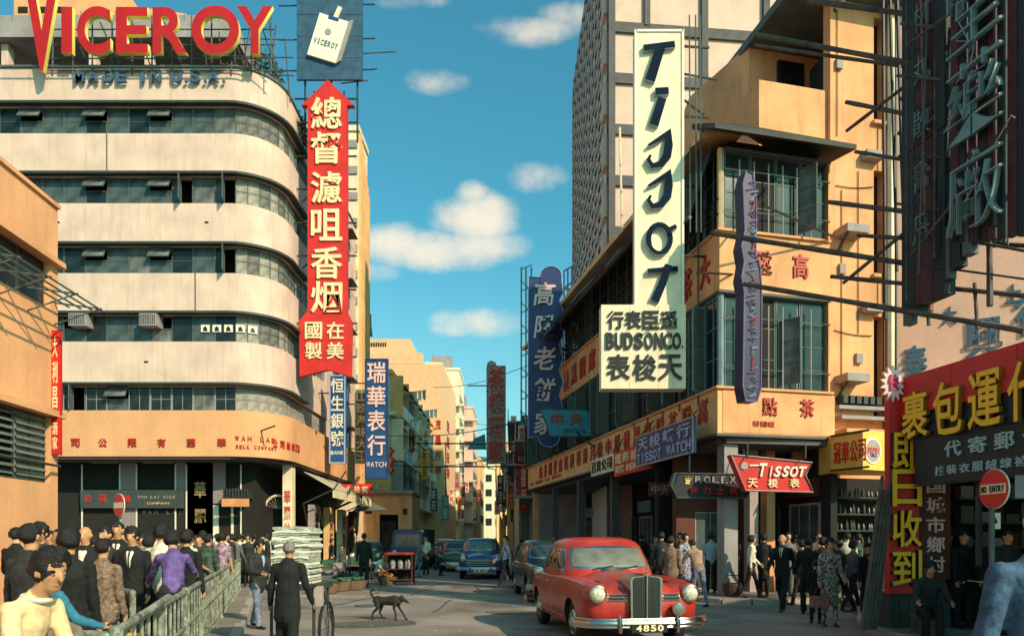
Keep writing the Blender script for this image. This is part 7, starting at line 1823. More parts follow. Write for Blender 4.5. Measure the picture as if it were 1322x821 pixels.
for k, (px, Y, lab) in enumerate(((425, 23.5, 'low dark wooden handcart behind the vegetable baskets'), (460, 27, 'tall framed handcart in front of the parked pale saloon'))):
    x = xat(px, Y); t = thing('handcart', lab, 'cart', (x, Y, 0)); b = MB(T(x, Y, 0)); b.box((-.6, -.4, .55), (.6, .4, .62)); b.build('bed', m_crate, t)
    for sx in (-1, 1):
        b = MB(T(x, Y, 0)); b.tube([(sx * .62, .3 * math.cos(a), .34 + .3 * math.sin(a)) for a in [2 * math.pi * i / 16 for i in range(17)]], .03, 5); b.build('wheel', m_rubber, t)
        b = MB(T(x, Y, 0)); b.tube([(sx * .4, -.4, .6), (sx * .42, -1.1, .8)], .02, 5); b.build('handle', m_bamboo, t)
        b = MB(T(x, Y, 0)); b.tube([(sx * .55, .35, .62), (sx * .55, .35, 1.25)], .02, 5); b.build('stake', m_bamboo, t)
    for j in range(3): b = MB(T(x, Y, 0)); b.box((-.5 + j * .35, -.3, .622), (-.2 + j * .35, .3, .8 + .1 * (j % 2))); b.build('bundle', [m_steel, m_green, m_gbside][j], t)
x, Y = xat(517, 24.2), 24.2
t = thing('red_topped_stall', 'small framed street stall with a red cloth top and white goods inside', 'stall', (x, Y, 0))
for sx in (-1, 1):
    for sy in (-1, 1): b = MB(T(x, Y, 0)); b.tube([(sx * .43, sy * .3, 0), (sx * .43, sy * .3, 1.05)], .025, 5); b.build('leg', m_brown, t)
b = MB(T(x, Y, 0)); b.box((-.47, -.34, 1.051), (.47, .34, 1.13)); b.build('cloth_top', mat('faded_red_cloth', (.28, .03, .02), .8), t)
for z in (.18, .55): b = MB(T(x, Y, 0)); b.box((-.42, -.29, z), (.42, .29, z + .03)); b.build('shelf', m_brown, t)
b = MB(T(x, Y, 0)); b.box((-.44, .31, .1), (.44, .33, 1.04)); b.build('back', m_dark, t)
for k in range(3): b = MB(T(x, Y, 0)); b.lathe([(.08, .582), (.10, .75), (.07, .86), (.06, .88)], 10, c=(-.25 + k * .25, -.05, 0)); b.build('jar', m_gbside, t)

# ---------------------------------------------------------------- dog
def dog():
    x, y, s = xat(500, 13.9), 13.9, .84
    t = thing('dog', 'thin black dog with a curled tail trotting across the empty road', 'dog', (x, y, 0)); mb = MB()
    Pp = [((-.26, 0, .46), (-.08, 0, .44), (.085, .10), (.075, .085)), ((-.08, 0, .44), (.18, 0, .46), (.075, .085), (.10, .115)), ((.18, 0, .47), (.28, 0, .44), (.10, .10), (.07, .075)),
          ((.24, 0, .49), (.36, 0, .50), (.06, .065), (.05, .05)), ((.36, 0, .50), (.41, 0, .48), (.055, .055), (.05, .045)), ((.42, 0, .47), (.52, 0, .42), (.032, .03), (.022, .02)),
          ((.36, -.045, .54), (.35, -.055, .60), (.022, .012), (.008, .006)), ((.36, .045, .54), (.35, .055, .60), (.022, .012), (.008, .006)),
          # hind legs: thigh forward, hock back, shank, paw
          ((-.25, -.06, .43), (-.20, -.07, .29), (.06, .04), (.035, .03)), ((-.20, -.07, .29), (-.33, -.07, .17), (.032, .028), (.02, .018)), ((-.33, -.07, .17), (-.36, -.07, .03), (.018, .018), (.017, .017)), ((-.36, -.07, .025), (-.31, -.07, .02), (.02, .016), (.018, .014)),
          ((-.25, .06, .43), (-.17, .07, .30), (.06, .04), (.035, .03)), ((-.17, .07, .30), (-.22, .07, .17), (.032, .028), (.02, .018)), ((-.22, .07, .17), (-.14, .07, .03), (.018, .018), (.017, .017)), ((-.14, .07, .025), (-.09, .07, .02), (.02, .016), (.018, .014)),
          ((.22, -.06, .42), (.19, -.065, .28), (.045, .03), (.026, .024)), ((.19, -.065, .28), (.24, -.065, .15), (.024, .022), (.018, .018)), ((.24, -.065, .15), (.22, -.065, .03), (.017, .017), (.016, .016)), ((.22, -.065, .025), (.27, -.065, .02), (.02, .016), (.018, .014)),
          ((.22, .06, .42), (.27, .065, .29), (.045, .03), (.026, .024)), ((.27, .065, .29), (.36, .065, .16), (.024, .022), (.018, .018)), ((.36, .065, .16), (.43, .065, .03), (.017, .017), (.016, .016)), ((.43, .065, .025), (.47, .065, .02), (.02, .016), (.018, .014)),
          ((-.32, 0, .50), (-.40, 0, .58), (.024, .024), (.020, .020)), ((-.40, 0, .58), (-.42, 0, .66), (.020, .02), (.018, .018)), ((-.42, 0, .66), (-.36, 0, .70), (.02, .02), (.016, .016)), ((-.36, 0, .70), (-.31, 0, .67), (.016, .016), (.01, .01))]
    for i_, (p0, p1, a, b_) in enumerate(Pp):
        k_ = 1.12 if i_ < 6 else 1.3
        _caps(mb, p0, p1, (a[0] * k_, a[1] * k_), (b_[0] * k_, b_[1] * k_), 10)
    me0 = bpy.data.meshes.new('tmp'); me0.from_pydata(mb.v, [], mb.f)
    bb = bmesh.new(); bb.from_mesh(me0); bmesh.ops.recalc_face_normals(bb, faces=bb.faces[:]); bb.to_mesh(me0); bb.free()
    o = bpy.data.objects.new('tmp', me0); C.objects.link(o); md = o.modifiers.new('r', 'REMESH'); md.mode = 'VOXEL'; md.voxel_size = .009; ms = o.modifiers.new('s', 'SMOOTH'); ms.factor = .6; ms.iterations = 3
    me = bpy.data.meshes.new_from_object(o.evaluated_get(bpy.context.evaluated_depsgraph_get())); bpy.data.objects.remove(o)
    me.polygons.foreach_set('use_smooth', [True] * len(me.polygons)); me.materials.clear(); me.materials.append(mat('black_fur', (.022, .020, .018), .6, var=.6, scale=14, bump=.8, bscale=90)); me.name = 'dog_body'
    inst(me, 'body', t, ID, local=True); t.rotation_euler = (0, 0, R(-12)); t.scale = (s,) * 3
dog()

# ---------------------------------------------------------------- people in the picture
c_black = mat('black_cloth', (.008, .009, .009), .85, var=.3, bump=.3); c_char = mat('charcoal_cloth', (.022, .023, .024), .85, var=.3, bump=.3)
c_tweed = mat('brown_tweed', (.20, .13, .09), .9, var=.25, scale=18, bump=.5, fine=.5); c_white = mat('white_cotton', (.62, .56, .44), .8, var=.12, bump=.2)
c_pblue = mat('pale_blue_cotton', (.30, .42, .50), .8); c_purple = mat('purple_cotton', (.13, .075, .26), .8, var=.3, scale=8, bump=.3); c_lilac = mat('mauve_print', (.32, .20, .26), .8, var=.5, scale=16)
c_green = mat('dark_green_stripe', (.05, .08, .06), .8, var=.6, scale=12); c_gblue = mat('grey_blue_trousers', (.17, .18, .25), .8, var=.3, scale=10); c_print = mat('floral_print', (.34, .32, .40), .8, var=.7, scale=22, fine=.5)
c_pcoat = mat('patterned_coat', (.30, .27, .22), .85, var=.9, scale=26, fine=.5); c_blue = mat('faded_blue_coat', (.055, .11, .19), .9, var=.25, scale=6, bump=.5, fine=.3); c_yel = mat('peach_shirt', (.78, .56, .30), .8, var=.1, scale=5, bump=.2)
c_grey = mat('grey_cloth', (.12, .12, .115), .85); c_brown = mat('brown_cloth', (.09, .06, .045), .85); c_or = mat('sun_toned_buff_jacket', (.34, .22, .15), .85, var=.3, scale=5)  # warm sunlight on the back is put into the buff jacket colour
c_cyan = mat('turquoise_cloth', (.03, .17, .26), .85); c_dcoat = mat('near_black_coat', (.022, .024, .023), .8)
GL_, GR_ = 'crowd on the left pavement', 'people outside the teahouse'
PZ = PAV
P_ = person
# near left
P_('barefaced youth with thick black hair and peach top at the bottom left corner', -14, 3.7, 1.60, 80, 'boy_near', c_yel, c_char, hair='puffy', skin=m_skin, group=GL_, z=0, collar=c_white, X=xat(6, 3.7))
P_('man in a black jacket seen from behind at the far left, head turned right', 38, 6.0, 1.73, 165, 'suit_back', c_char, c_black, group=GL_, z=0)
P_('broad figure with bushy black hair in black, back turned beside the youth', 88, 6.3, 1.68, 190, 'suit_back', c_black, c_black, hair='puffy', group=GL_, z=0)
P_('balding man in black facing the camera behind the bushy haired figure', 111, 8.2, 1.62, 5, 'suit_stand', c_black, c_black, hair='balding', shirt=c_white, group=GL_, z=PZ)
P_('man with bright sunlit face peering over the tweed jacket', 137, 8.8, 1.62, -10, 'suit_stand', c_char, c_char, hair='short', group=GL_, z=PZ)
P_('man in a brown tweed jacket seen from behind at the railing return', 132, 7.0, 1.47, 175, 'suit_back', c_tweed, c_char, hair='short', group=GL_, z=PZ)
P_('tallest man in dark suit and tie directly under the narrow no entry disc', 152, 9.6, 1.70, 15, 'suit_stand', c_black, c_black, hair='short', shirt=c_white, tie=c_black, group=GL_, z=PZ)
P_('young man in black suit, white shirt and dark tie facing the camera', 171, 8.7, 1.60, 6, 'suit_stand', c_black, c_black, hair='puffy', shirt=c_white, tie=c_black, group=GL_, z=PZ)
P_('man in a bright white shirt seen from behind, tall black hair', 208, 8.9, 1.64, 170, 'shirt_stand', c_white, c_black, hair='puffy', group=GL_, z=PZ, skin=m_skin3)
P_('person in purple blouse with bushy hair leaning on the railing', 224, 8.0, 1.62, 208, 'rail_lean', c_purple, c_char, hair='puffy', group=GL_, z=PZ)
P_('second bushy black head close behind the purple blouse', 240, 9.4, 1.57, 175, 'suit_back', c_black, c_black, hair='puffy', group=GL_, z=PZ)
P_('turquoise clad child glimpsed low between the youth and the black coats', 66, 5.2, 1.32, 150, 'child_stand', c_cyan, c_char, hair='short', group=GL_, z=PZ)
P_('person in dark green striped top beyond the purple blouse', 268, 12.6, 1.55, 165, 'suit_back', c_green, c_char, group=GL_, z=PZ)
P_('woman in a mauve print dress walking away near the railing', 286, 15.5, 1.60, 190, 'woman_dress', c_lilac, c_lilac, hair='bob', group=GL_, z=PZ)
P_('white shirted man at the far end of the railing', 309, 23, 1.60, 160, 'shirt_stand', c_white, c_char, group=GL_, z=PZ)
rows_ = [(184, 12.5, 1.58, 'shirt_walk', 'c_grey', 'man in grey between the black suit and the white shirt'), (197, 15, 1.60, 'suit_stand', 'c_white', 'pale jacketed man glimpsed over the white shirt'), (222, 14, 1.57, 'woman_stand', 'c_char', 'dark coated woman right of the white shirt'),
         (226, 18, 1.60, 'shirt_stand', 'c_white', 'distant man in white near the gilt character panel'), (238, 16.5, 1.61, 'suit_stand', 'c_brown', 'man in brown under the gilt characters'), (247, 20, 1.60, 'shirt_walk', 'c_white', 'white shirted man walking by the gilt panel'),
         (257, 13.5, 1.58, 'suit_walk', 'c_char', 'charcoal suited man behind the bushy heads'), (264, 18.5, 1.60, 'woman_walk', 'c_lilac', 'mauve bloused woman before the grey pillar'), (272, 22, 1.62, 'shirt_stand', 'c_grey', 'grey figure in front of the cream pillar'),
         (283, 19, 1.60, 'suit_walk', 'c_black', 'black suited man left of the corner entrance'), (291, 24, 1.62, 'shirt_walk', 'c_white', 'white clad walker under the orange valance'), (300, 20.5, 1.60, 'suit_stand', 'c_char', 'dark figure under the orange valance'),
         (306, 25, 1.63, 'woman_stand', 'c_brown', 'brown coated woman at the corner entrance'), (316, 23, 1.61, 'shirt_stand', 'c_white', 'sunlit man in white outside the arched doorway'), (323, 26, 1.65, 'suit_walk', 'c_grey', 'grey suited man before the arched doorway'),
         (329, 24, 1.66, 'woman_walk', 'c_white', 'woman in cream top under the red lettered post'), (338, 22, 1.58, 'suit_stand', 'c_black', 'dark man between the youth in blue trousers and the paper stack'), (345, 25, 1.62, 'suit_back', 'c_char', 'dark back seen just left of the paper stack'),
         (160, 17, 1.60, 'suit_stand', 'c_char', 'dark head behind the no entry pole'), (121, 13, 1.58, 'suit_walk', 'c_char', 'dark suited man between two faces on the left'), (98, 12, 1.60, 'woman_stand', 'c_black', 'woman in black beside the cream doorway wall'), (211, 21, 1.60, 'woman_stand', 'c_lilac', 'distant woman in mauve by the shop windows'), (172, 20, 1.62, 'shirt_walk', 'c_white', 'white shirt seen over the young man in black'), (140, 22, 1.6, 'suit_walk', 'c_brown', 'brown suited man passing the shop windows'), (64, 11, 1.6, 'suit_stand', 'c_char', 'dark jacketed man close to the apricot wall')]
for i, (px, Y, ht, k, c, lab) in enumerate(rows_):
    Y = max(Y, min(21.5, 937 / (348 - px))) if px < 335 else Y
    P_(lab, px, Y, ht, [10, 165, -35, 190, 60, -70][i % 6], k, globals()[c], c_char if i % 2 else c_black, hair=['short', 'puffy', 'crop', 'bob'][i % 4] if 'woman' not in k else 'bob', group=GL_, z=PZ, shirt=c_white if 'suit' in k and i % 2 == 0 else None, face=Y < 16, skin=[m_skin, m_skin3][i % 2])

more = [(20, 9.5, 1.62, 'suit_back', 'c_black', 'dark back just behind the man at the far left'), (52, 8.2, 1.64, 'suit_stand', 'c_char', 'charcoal figure between the far left man and the bushy head'), (78, 9.2, 1.60, 'shirt_stand', 'c_pblue', 'pale blue shirt glimpsed beside the bushy head'), (104, 15, 1.60, 'shirt_walk', 'c_brown', 'brown shirted man by the mauve wall panel'),
        (128, 17, 1.61, 'woman_walk', 'c_white', 'woman in white beyond the tweed jacket'), (147, 14, 1.60, 'suit_back', 'c_char', 'charcoal back behind the tall man in tie'), (186, 17.5, 1.61, 'woman_stand', 'c_lilac', 'mauve coated woman beyond the white shirt'), (192, 10.4, 1.54, 'shirt_walk', 'c_pblue', 'short person in pale blue beside the white shirt'), (203, 24, 1.62, 'shirt_stand', 'c_white', 'far white shirt by the shop windows'), (217, 11.6, 1.55, 'suit_stand', 'c_brown', 'brown clad man just right of the white shirt'),
        (232, 22, 1.62, 'suit_walk', 'c_char', 'charcoal man under the dark fascia end'), (243, 12.3, 1.58, 'shirt_stand', 'c_white', 'white collar seen above the purple blouse'), (252, 25, 1.63, 'shirt_walk', 'c_grey', 'grey shirt by the grey pillar'), (262, 15.2, 1.62, 'suit_back', 'c_char', 'dark shoulders above the green striped top'), (280, 25.5, 1.64, 'woman_stand', 'c_white', 'pale coated woman at the cream pillar'),
        (287, 15.8, 1.59, 'suit_stand', 'c_brown', 'brown suited man left of the mauve print dress'), (297, 26, 1.65, 'shirt_stand', 'c_char', 'dark figure deep in the corner entrance'), (303, 17.6, 1.60, 'shirt_walk', 'c_grey', 'grey shirted man past the mauve print dress'), (312, 26.5, 1.66, 'suit_stand', 'c_black', 'black figure in the arched doorway'), (320, 19, 1.60, 'woman_stand', 'c_char', 'charcoal coated woman beyond the railing end'),
        (342, 28, 1.66, 'shirt_stand', 'c_white', 'white shirt under the arch beside the post'), (352, 30, 1.68, 'suit_walk', 'c_char', 'dark man passing the red lettered post'), (114, 19, 1.6, 'suit_stand', 'c_black', 'black hat-less man by the shop door on the left'), (178, 23, 1.62, 'woman_walk', 'c_brown', 'brown clad woman against the lower shop window')]
for i, (px, Y, ht, k, c, lab) in enumerate(more):
    Y = max(Y, min(21.5, 937 / (348 - px))) if px < 335 else Y
    P_(lab, px, Y, ht, [165, 20, -50, 185, 75, 10, -160][i % 7], k, globals()[c], [c_char, c_black, c_grey][i % 3], hair=['short', 'puffy', 'crop', 'puffy'][i % 4] if 'woman' not in k else 'bob', group=GL_, z=PZ, shirt=c_white if 'suit' in k and i % 2 else None, face=Y < 16, skin=[m_skin3, m_skin, m_skin2][i % 3])
moreR = [(854, 17.5, 1.64, 'suit_stand', 'c_char', 'charcoal man between the brown jacket and the car roof'), (885, 18, 1.60, 'woman_stand', 'c_print', 'woman in print blouse left of the stooping man'), (925, 22, 1.64, 'shirt_walk', 'c_white', 'white shirt deep in the arcade by the column'), (957, 21, 1.62, 'suit_stand', 'c_brown', 'brown suited man between column and girl in cream'), (997, 20.5, 1.64, 'suit_walk', 'c_char', 'charcoal man behind the striding older man'),
         (1017, 17.8, 1.62, 'suit_back', 'c_grey', 'grey suited back at the shop doorway'), (1036, 16.9, 1.60, 'woman_walk', 'c_char', 'dark coated woman left of the small boy'), (1062, 16.2, 1.62, 'suit_stand', 'c_black', 'black clad man directly behind the patterned coat'), (1076, 19.2, 1.64, 'shirt_stand', 'c_white', 'pale shirted man left of the bottle shelves'), (1131, 17.0, 1.60, 'suit_walk', 'c_brown', 'brown suited man at the right of the bottle shelves'), (1101, 15.4, 1.58, 'shirt_walk', 'c_grey', 'grey clad youth beside the white shirted man'), (828, 24, 1.62, 'suit_stand', 'c_char', 'dark man over the middle of the red car roof'), (715, 33, 1.64, 'shirt_stand', 'c_white', 'pale figure at the far end of the arcade')]
for i, (px, Y, ht, k, c, lab) in enumerate(moreR):
    P_(lab, px, Y, ht, [165, 20, -50, 100, 175, 10, -140][i % 7], k, globals()[c], [c_char, c_black, c_grey][i % 3], hair='bob' if 'woman' in k else ['short', 'puffy', 'crop'][i % 3], group=GR_, z=PZ if Y > 16.9 else 0, shirt=c_white if 'suit' in k and i % 2 == 0 else None, skin=[m_skin, m_skin3][i % 2])
# road, left of centre
P_('man in dark open jacket and grey blue trousers reading beside the railing', 333, 12.6, 1.60, 62, 'reader', c_char, c_gblue, hair='puffy', shirt=c_pblue, group=GL_)
P_('elderly man with cropped grey hair in a long black tunic, back to camera', 371, 8.75, 1.58, 178, 'old_tunic', c_black, c_black, hair='crop', haircol=m_greyhair, skin=m_skin2, group=GL_)
P_('dark coated man standing with his back turned beside the vegetable baskets', 470, 23.4, 1.78, 185, 'suit_stand', c_black, c_black, group='people around the hawkers')
P_('hawker squatting in a pale shirt behind the orange fruit', 487, 24.6, 1.70, 60, 'squat', c_white, c_tweed, group='people around the hawkers')
P_('dark haired figure in black squatting left of the greens', 420, 26, 1.7, 140, 'squat', c_black, c_gblue, group='people around the hawkers')
P_('dark clad person standing left of the parked pale saloon', 428, 27, 1.60, 120, 'suit_stand', c_black, c_gblue, group='people around the hawkers')
P_('child in dark green beside the tall handcart', 441, 28, 1.35, 30, 'child_stand', c_green, c_char, group='people around the hawkers')
P_('person in a pale tunic bending near the red topped stall', 538, 29.5, 1.55, 100, 'shirt_bend', c_grey, c_gblue, group='people around the hawkers')
P_('man in white shirt and dark trousers beside the blue truck', 550, 31, 1.72, -20, 'shirt_stand', c_white, c_black, group='people around the hawkers')
P_('dark figure squatting in the road beside the man in white', 562, 30.5, 1.6, 80, 'squat', c_char, c_black, group='people around the hawkers')
P_('man in a floral print shirt crossing in front of the blue saloon', 653, 22.8, 1.73, -75, 'shirt_walk', c_print, c_black, hair='short')
P_('tiny dark figure behind the floral shirted man by the kerb', 673, 33, 1.62, 160, 'suit_walk', c_green, c_char, face=False)
P_('distant figure in blue at the end of the long canopy', 681, 36, 1.62, 10, 'shirt_stand', c_pblue, c_black, face=False)
for k, (px, Y) in enumerate(((574, 44), (585, 50), (640, 46), (624, 60), (612, 64), (633, 70))):
    P_(['distant walker by the red taxi', 'distant walker beyond the green saloon', 'far figure below the brown tower sign', 'far figure in the middle of the street', 'far walker at the left of the street end', 'farthest walker at the street end'][k], px, Y, 1.65, 180 * (k % 2), ['suit_walk', 'shirt_walk', 'woman_stand'][k % 3], [c_white, c_char, c_grey][k % 3], c_char, face=False, group='walkers far up the street')
# right pavement
R_ = [(866, 15.6, 1.66, 150, 'suit_back', 'c_tweed', 'c_char', 'short', 'man in brown jacket behind the red bonnet'), (902, 16.6, 1.66, 200, 'shirt_bend', 'c_or', 'c_gblue', 'crop', 'stooping man whose buff jacket catches the sun at the kerb'),
      (846, 21, 1.62, 40, 'suit_walk', 'c_char', 'c_black', 'short', 'dark man just above the red saloon roof'), (878, 20, 1.64, -30, 'woman_stand', 'c_brown', 'c_black', 'bob', 'woman in brown deep in the arcade'),
      (918, 19, 1.62, 175, 'shirt_stand', 'c_pblue', 'c_black', 'puffy', 'man in pale blue left of the arcade column'), (934, 19.6, 1.66, 20, 'suit_walk', 'c_char', 'c_char', 'short', 'dark suited man below the crown sign'),
      (948, 18.6, 1.60, -60, 'suit_back', 'c_black', 'c_black', 'bob', 'black clad figure next to the girl in cream'), (970, 17.6, 1.58, 80, 'woman_walk', 'c_white', 'c_black', 'bob', 'girl in cream blouse and black trousers walking right'),
      (986, 17.9, 1.60, 150, 'woman_stand', 'c_black', 'c_black', 'bob', 'woman in black coat right behind the girl in cream'), (1010, 15.7, 1.76, -38, 'suit_walk', 'c_black', 'c_black', 'balding', 'tall older man in black suit and tie striding off the kerb'),
      (1028, 19.4, 1.62, 160, 'suit_stand', 'c_brown', 'c_char', 'short', 'man in brown inside the doorway behind the striding man'), (1043, 14.9, 1.62, 165, 'suit_back', 'c_black', 'c_black', 'short', 'dark suited man with his back to camera next to the child'),
      (1094, 17.2, 1.62, 165, 'shirt_stand', 'c_white', 'c_black', 'short', 'man in white shirt in front of the bottle shelves'), (1108, 18.2, 1.60, 150, 'woman_stand', 'c_green', 'c_char', 'bob', 'woman in green looking into the bottle shelves'),
      (1120, 14.3, 1.50, 8, 'suit_stand', 'c_black', 'c_black', 'short', 'elderly person in black cap facing the camera near the leaning poles'), (1083, 15.6, 1.62, -150, 'suit_walk', 'c_char', 'c_black', 'short', 'dark man half hidden by the patterned coat'),
      (890, 22.5, 1.64, 60, 'shirt_walk', 'c_grey', 'c_black', 'short', 'grey shirted man deep under the canopy'), (1056, 18.6, 1.64, 20, 'suit_stand', 'c_brown', 'c_char', 'short', 'man lit from the right at the tiled column'), (800, 26, 1.62, 10, 'shirt_stand', 'c_white', 'c_char', 'short', 'pale shirted man seen over the roof of the red saloon'), (760, 29, 1.62, 150, 'suit_walk', 'c_brown', 'c_char', 'short', 'brown suited man far along the arcade')]
for px, Y, ht, hd, k, c1, c2, hr, lab in R_:
    P_(lab, px, Y, ht, hd, k, globals()[c1], globals()[c2], hair=hr, group=GR_, z=PZ if Y > 16.9 else 0, haircol=m_greyhair if 'older' in lab else None, shirt=c_white if 'older' in lab or (hd > -45 and hd < 45 and 'suit' in k) else None, tie=c_black if 'older' in lab else None, cap=c_black if 'cap' in lab else None)
P_('small boy all in black standing beside the woman in the patterned coat', 1053, 13.3, 1.20, 170, 'child_stand', c_black, c_black, hair='short', group=GR_)
tt, bb_ = P_('woman in a mottled patterned coat with puffed black hair at the kerb', 1071, 12.9, 1.60, -8, 'woman_stand', c_pcoat, c_pcoat, hair='puffy', group=GR_)
h = wpos(tt, bb_, 1); t = thing('shopping_basket', 'reddish shopping basket held by the woman in the patterned coat', 'basket', tuple(h - Vector((0, .02, .36))))
b = MB(T(h.x, h.y - .02, h.z - .36)); b.vprism([(-.14, -.08), (.14, -.08), (.16, .08), (-.16, .08)], 0, .20); b.build('body', mat('red_wicker', (.30, .12, .09), .8, var=.3, scale=20, bump=.5), t)
b = MB(T(h.x, h.y - .02, h.z - .36)); b.tube([(-.12, 0, .2), (-.06, 0, .34), (.06, 0, .36), (.12, 0, .2)], .010, 5); b.build('handle', m_brown, t)
t = thing('basket', 'dark round wicker basket on the kerb below the crown sign', 'basket', (xat(945, 17.9), 17.9, PZ)); b = MB(T(xat(945, 17.9), 17.9, PZ)); b.lathe([(.14, 0), (.23, .16), (.24, .34), (.21, .34), (.12, .04)], 16); b.build('wicker', mat('dark_wicker', (.09, .045, .035), .85, var=.5, scale=25, bump=.8), t, smooth=True)
b = MB(T(xat(945, 17.9), 17.9, PZ)); b.tube([(-.23, 0, .33), (-.14, 0, .54), (.14, 0, .54), (.23, 0, .33)], .015, 5); b.build('handle', m_brown, t)
P_('man in dark clothes sitting at the foot of the yellow lettered sign', 1197, 10.9, 1.62, -20, 'sit', c_char, c_black, hair='puffy', z=.0)
t = thing('stool', 'low wooden stool under the seated man', 'stool', (xat(1197, 11.1), 11.1, 0)); b = MB(T(xat(1197, 11.1), 11.1, 0)); b.box((-.18, -.12, .36), (.18, .18, .40)); b.build('seat', m_crate, t)
for sx in (-.14, .14):
    for sy in (-.08, .14): b = MB(T(xat(1197, 11.1), 11.1, 0)); b.box((sx - .02, sy - .02, 0), (sx + .02, sy + .02, .36)); b.build('leg', m_crate, t)
for k, (px, Y, lab, c, hd) in enumerate(((1243, 11.6, 'shop hand glimpsed inside the dark parcel shop', c_black, 20), (1262, 12.3, 'customer deep inside the parcel shop', c_char, 150), (1224, 12.4, 'figure in the dim doorway beside the brown board', c_char, -30), (1300, 10.8, 'man in charcoal behind the NO ENTRY pole', c_char, 10))):
    P_(lab, px, Y, 1.60, hd, ['suit_stand', 'suit_back', 'woman_stand', 'suit_stand'][k], c, c_black, hair='short', z=PZ)
P_('man in a faded blue coat cut off by the right edge, back to the camera', 1345, 3.25, 1.80, 172, 'coat_near', c_blue, c_char, hair='short', X=xat(1352, 3.25), stretch=1.05, collar=c_blue)
# bicycle by the parcel shop
def bicycle(x, y, rot, label):
    t = thing('bicycle', label, 'bicycle', (x, y, 0)); M0 = T(x, y, 0) @ RZ(R(rot))
    for wx in (-.52, .52):
        b = MB(M0); b.tube([(wx + .33 * math.cos(a), 0, .35 + .33 * math.sin(a)) for a in [2 * math.pi * i / 28 for i in range(29)]], .018, 6); w = b.build('wheel', m_rubber, t)
        for k in range(9): a = math.pi * k / 9; b = MB(M0); b.tube([(wx + .32 * math.cos(a), 0, .35 + .32 * math.sin(a)), (wx - .32 * math.cos(a), 0, .35 - .32 * math.sin(a))], .003, 4); b.build('spoke', m_chrome, w)
    b = MB(M0)
    for p in (((-.52, 0, .35), (-.08, 0, .32), (.38, 0, .80)), ((-.08, 0, .32), (-.20, 0, .85)), ((-.18, 0, .78), (.38, 0, .86)), ((-.18, 0, .78), (-.52, 0, .35)), ((.52, 0, .35), (.36, 0, .98))): b.tube(p, .016, 6)
    b.build('frame', m_black, t)
    b = MB(M0); b.tube([(.22, -.26, 1.0), (.34, -.2, 1.02), (.36, 0, 1.0), (.34, .2, 1.02), (.22, .26, 1.0)], .012, 6); b.build('handlebar', m_chrome, t)
    b = MB(M0); b.lathe([(.06, .86), (.10, .90), (.04, .93)], 10, c=(-.21, 0, 0)); b.build('saddle', m_brown, t)
bicycle(6.35, 9.4, 62, 'black bicycle leaning by the parcel shop under the NO ENTRY disc')
t = thing('cloth_bundle', 'grey brown canvas sack behind the youth at the bottom left', 'sack', (-2.85, 4.6, 0))
b = MB(T(xat(80, 4.3), 4.3, 0)); b.lathe([(.12, .55), (.17, .75), (.16, .95), (.10, 1.06), (.03, 1.10)], 14); b.lathe([(.02, PAV), (.03, .56)], 8); b.build('sack', mat('canvas_sack', (.17, .13, .10), .9, var=.4, scale=8, bump=1.0, bscale=14), t, smooth=True)

# ---------------------------------------------------------------- road furniture and wear
for k, (x, y, lab) in enumerate(((-1.6, 11.2, 'round iron manhole cover in the road left of the red saloon'), (-3.4, 16.8, 'iron manhole cover in the road behind the dog'))):
    t = thing('manhole_cover', lab, 'manhole cover', (x, y, .004)); b = MB(); b.lathe([(.36, .0), (.36, .008), (.31, .010), (.001, .010)], 28, c=(x, y, .002)); b.build('rim', m_darksteel, t)
    for j in range(7):
        w = math.sqrt(max(.01, .28 ** 2 - (j * .085 - .255) ** 2)); b = MB(); b.box((x - w, y - .27 + j * .085, .0125), (x + w, y - .24 + j * .085, .018)); b.build('tread_bar', m_steel, t)
for k, (x, y, w, l, a, c) in enumerate(((-2.6, 13.2, 1.5, 1.0, .3, .10), (.4, 15.2, 1.9, .9, -.2, .13), (-.8, 23.5, 2.4, 1.0, .1, .12), (3.9, 13.8, 1.6, 1.2, .5, .22), (-4.6, 17.2, 1.2, 1.6, .2, .20))):
    rd = random.Random(k); n = 14; q = []
    for i in range(n):
        an = 2 * math.pi * i / n; rr = 1 + rd.uniform(-.12, .12); px_, py_ = math.copysign(abs(math.cos(an)) ** .5, math.cos(an)) * w / 2 * rr, math.copysign(abs(math.sin(an)) ** .5, math.sin(an)) * l / 2 * rr
        q.append((x + px_ * math.cos(a) - py_ * math.sin(a), y + px_ * math.sin(a) + py_ * math.cos(a)))
    b = MB(); b.vprism(q, -.05, .008 + k * .0004); b.build('road_patch', mat('road_patch_%d' % k, (c, c * .9, c * .82), .9, var=.25, scale=2, bump=.5, bscale=60, fine=.3), kind='structure')
cr = thing('tar_seams', '', ''); del cr['label']; del cr['category']; cr['kind'] = 'structure'
rd = random.Random(31)
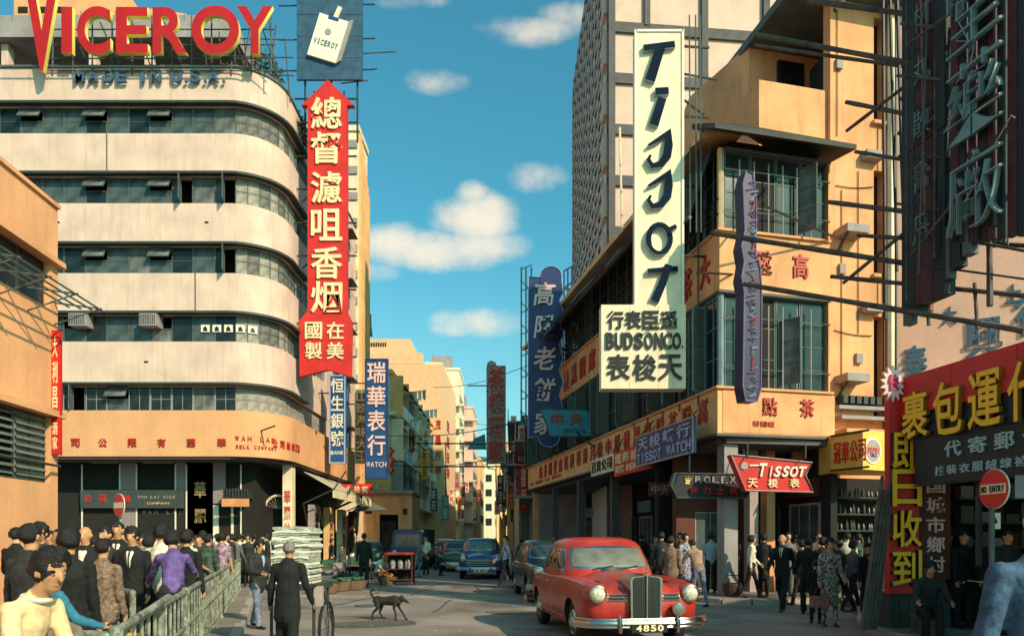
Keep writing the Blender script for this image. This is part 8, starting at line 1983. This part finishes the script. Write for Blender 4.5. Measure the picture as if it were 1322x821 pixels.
for k in range(13):
    x, y = rd.uniform(-4.5, 4), rd.uniform(9, 26); a = rd.choice([0, 1.57, 1.3, .2]) + rd.uniform(-.2, .2); pts = []
    for i in range(9): pts.append((x, y)); x += math.cos(a) * .4; y += math.sin(a) * .4; a += rd.uniform(-.14, .14)
    b = MB(); w = rd.uniform(.012, .03)
    for i in range(8):
        (x0, y0), (x1, y1) = pts[i], pts[i + 1]; l = math.hypot(x1 - x0, y1 - y0); nx, ny = -(y1 - y0) / l * w, (x1 - x0) / l * w; b.add([(x0 - nx, y0 - ny, .0115), (x0 + nx, y0 + ny, .0115), (x1 + nx, y1 + ny, .0115), (x1 - nx, y1 - ny, .0115)], [(0, 3, 2, 1)])
    b.build('tar_seam', m_black, cr, recalc=False)
rd = random.Random(77); b = MB()
for i in range(260):
    x, y = rd.uniform(-7, 6), rd.uniform(8, 30); s_ = rd.uniform(.012, .045); a = rd.random() * 6.3
    c_, s2 = math.cos(a) * s_, math.sin(a) * s_; b.add([(x - c_, y - s2, .006), (x + s2, y - c_, .012), (x + c_, y + s2, .008), (x - s2, y + c_, .016)], [(0, 1, 2, 3)])
o = b.build('litter', m_awnlight, kind='stuff', recalc=False); o['label'] = 'scraps of paper and leaves scattered thinly over the road'

# fittings on the ochre walls
WF = thing('wall_cables', 'thin black cables and small conduits clipped along the ochre wall', 'cables', (9.5, 19.9, 6))
for k, (x0, z0, x1, z1) in enumerate(((xa + .1, 7.5, xb_ - .1, 7.42), (xa + .15, 11.6, xb_ - .05, 11.7), (xa + .35, 5.2, xa + .35, 11.5), (xa + .9, 7.45, xa + .9, 12.1), (xa + .2, 13.0, xa + .2, 21))):
    n = 6; b = MB(F3); b.tube([(x0 + (x1 - x0) * i / n, -.03, z0 + (z1 - z0) * i / n - (.05 * math.sin(math.pi * i / n) if abs(x1 - x0) > .1 else 0)) for i in range(n + 1)], .014, 4); b.build('cable', m_black, WF)
for k, (x, z) in enumerate(((xa + .35, 9.1), (xa + .9, 6.6), (xa + .25, 14.9))): b = MB(F3); b.box((x - .1, -.1, z), (x + .1, -.003, z + .28)); b.build('junction_box', m_gbside, WF)
for k in range(7):
    s = .6 + k * 1.9; x, y, nx, ny = wbp(s if s < 11 else 10.8, 0); b = MB(); z = rows[k % 4][1] + .1
    b.tube([(x + .3, y - .02, z), (x + .3, y - .03, z + 1.85)], .022, 5) if k % 2 else b.box((x, y - .03, z + .9), (x + .16, y - .002, z + .96)); b.build('downpipe' if k % 2 else 'weep_vent', m_steel if k % 2 else m_black, WB)
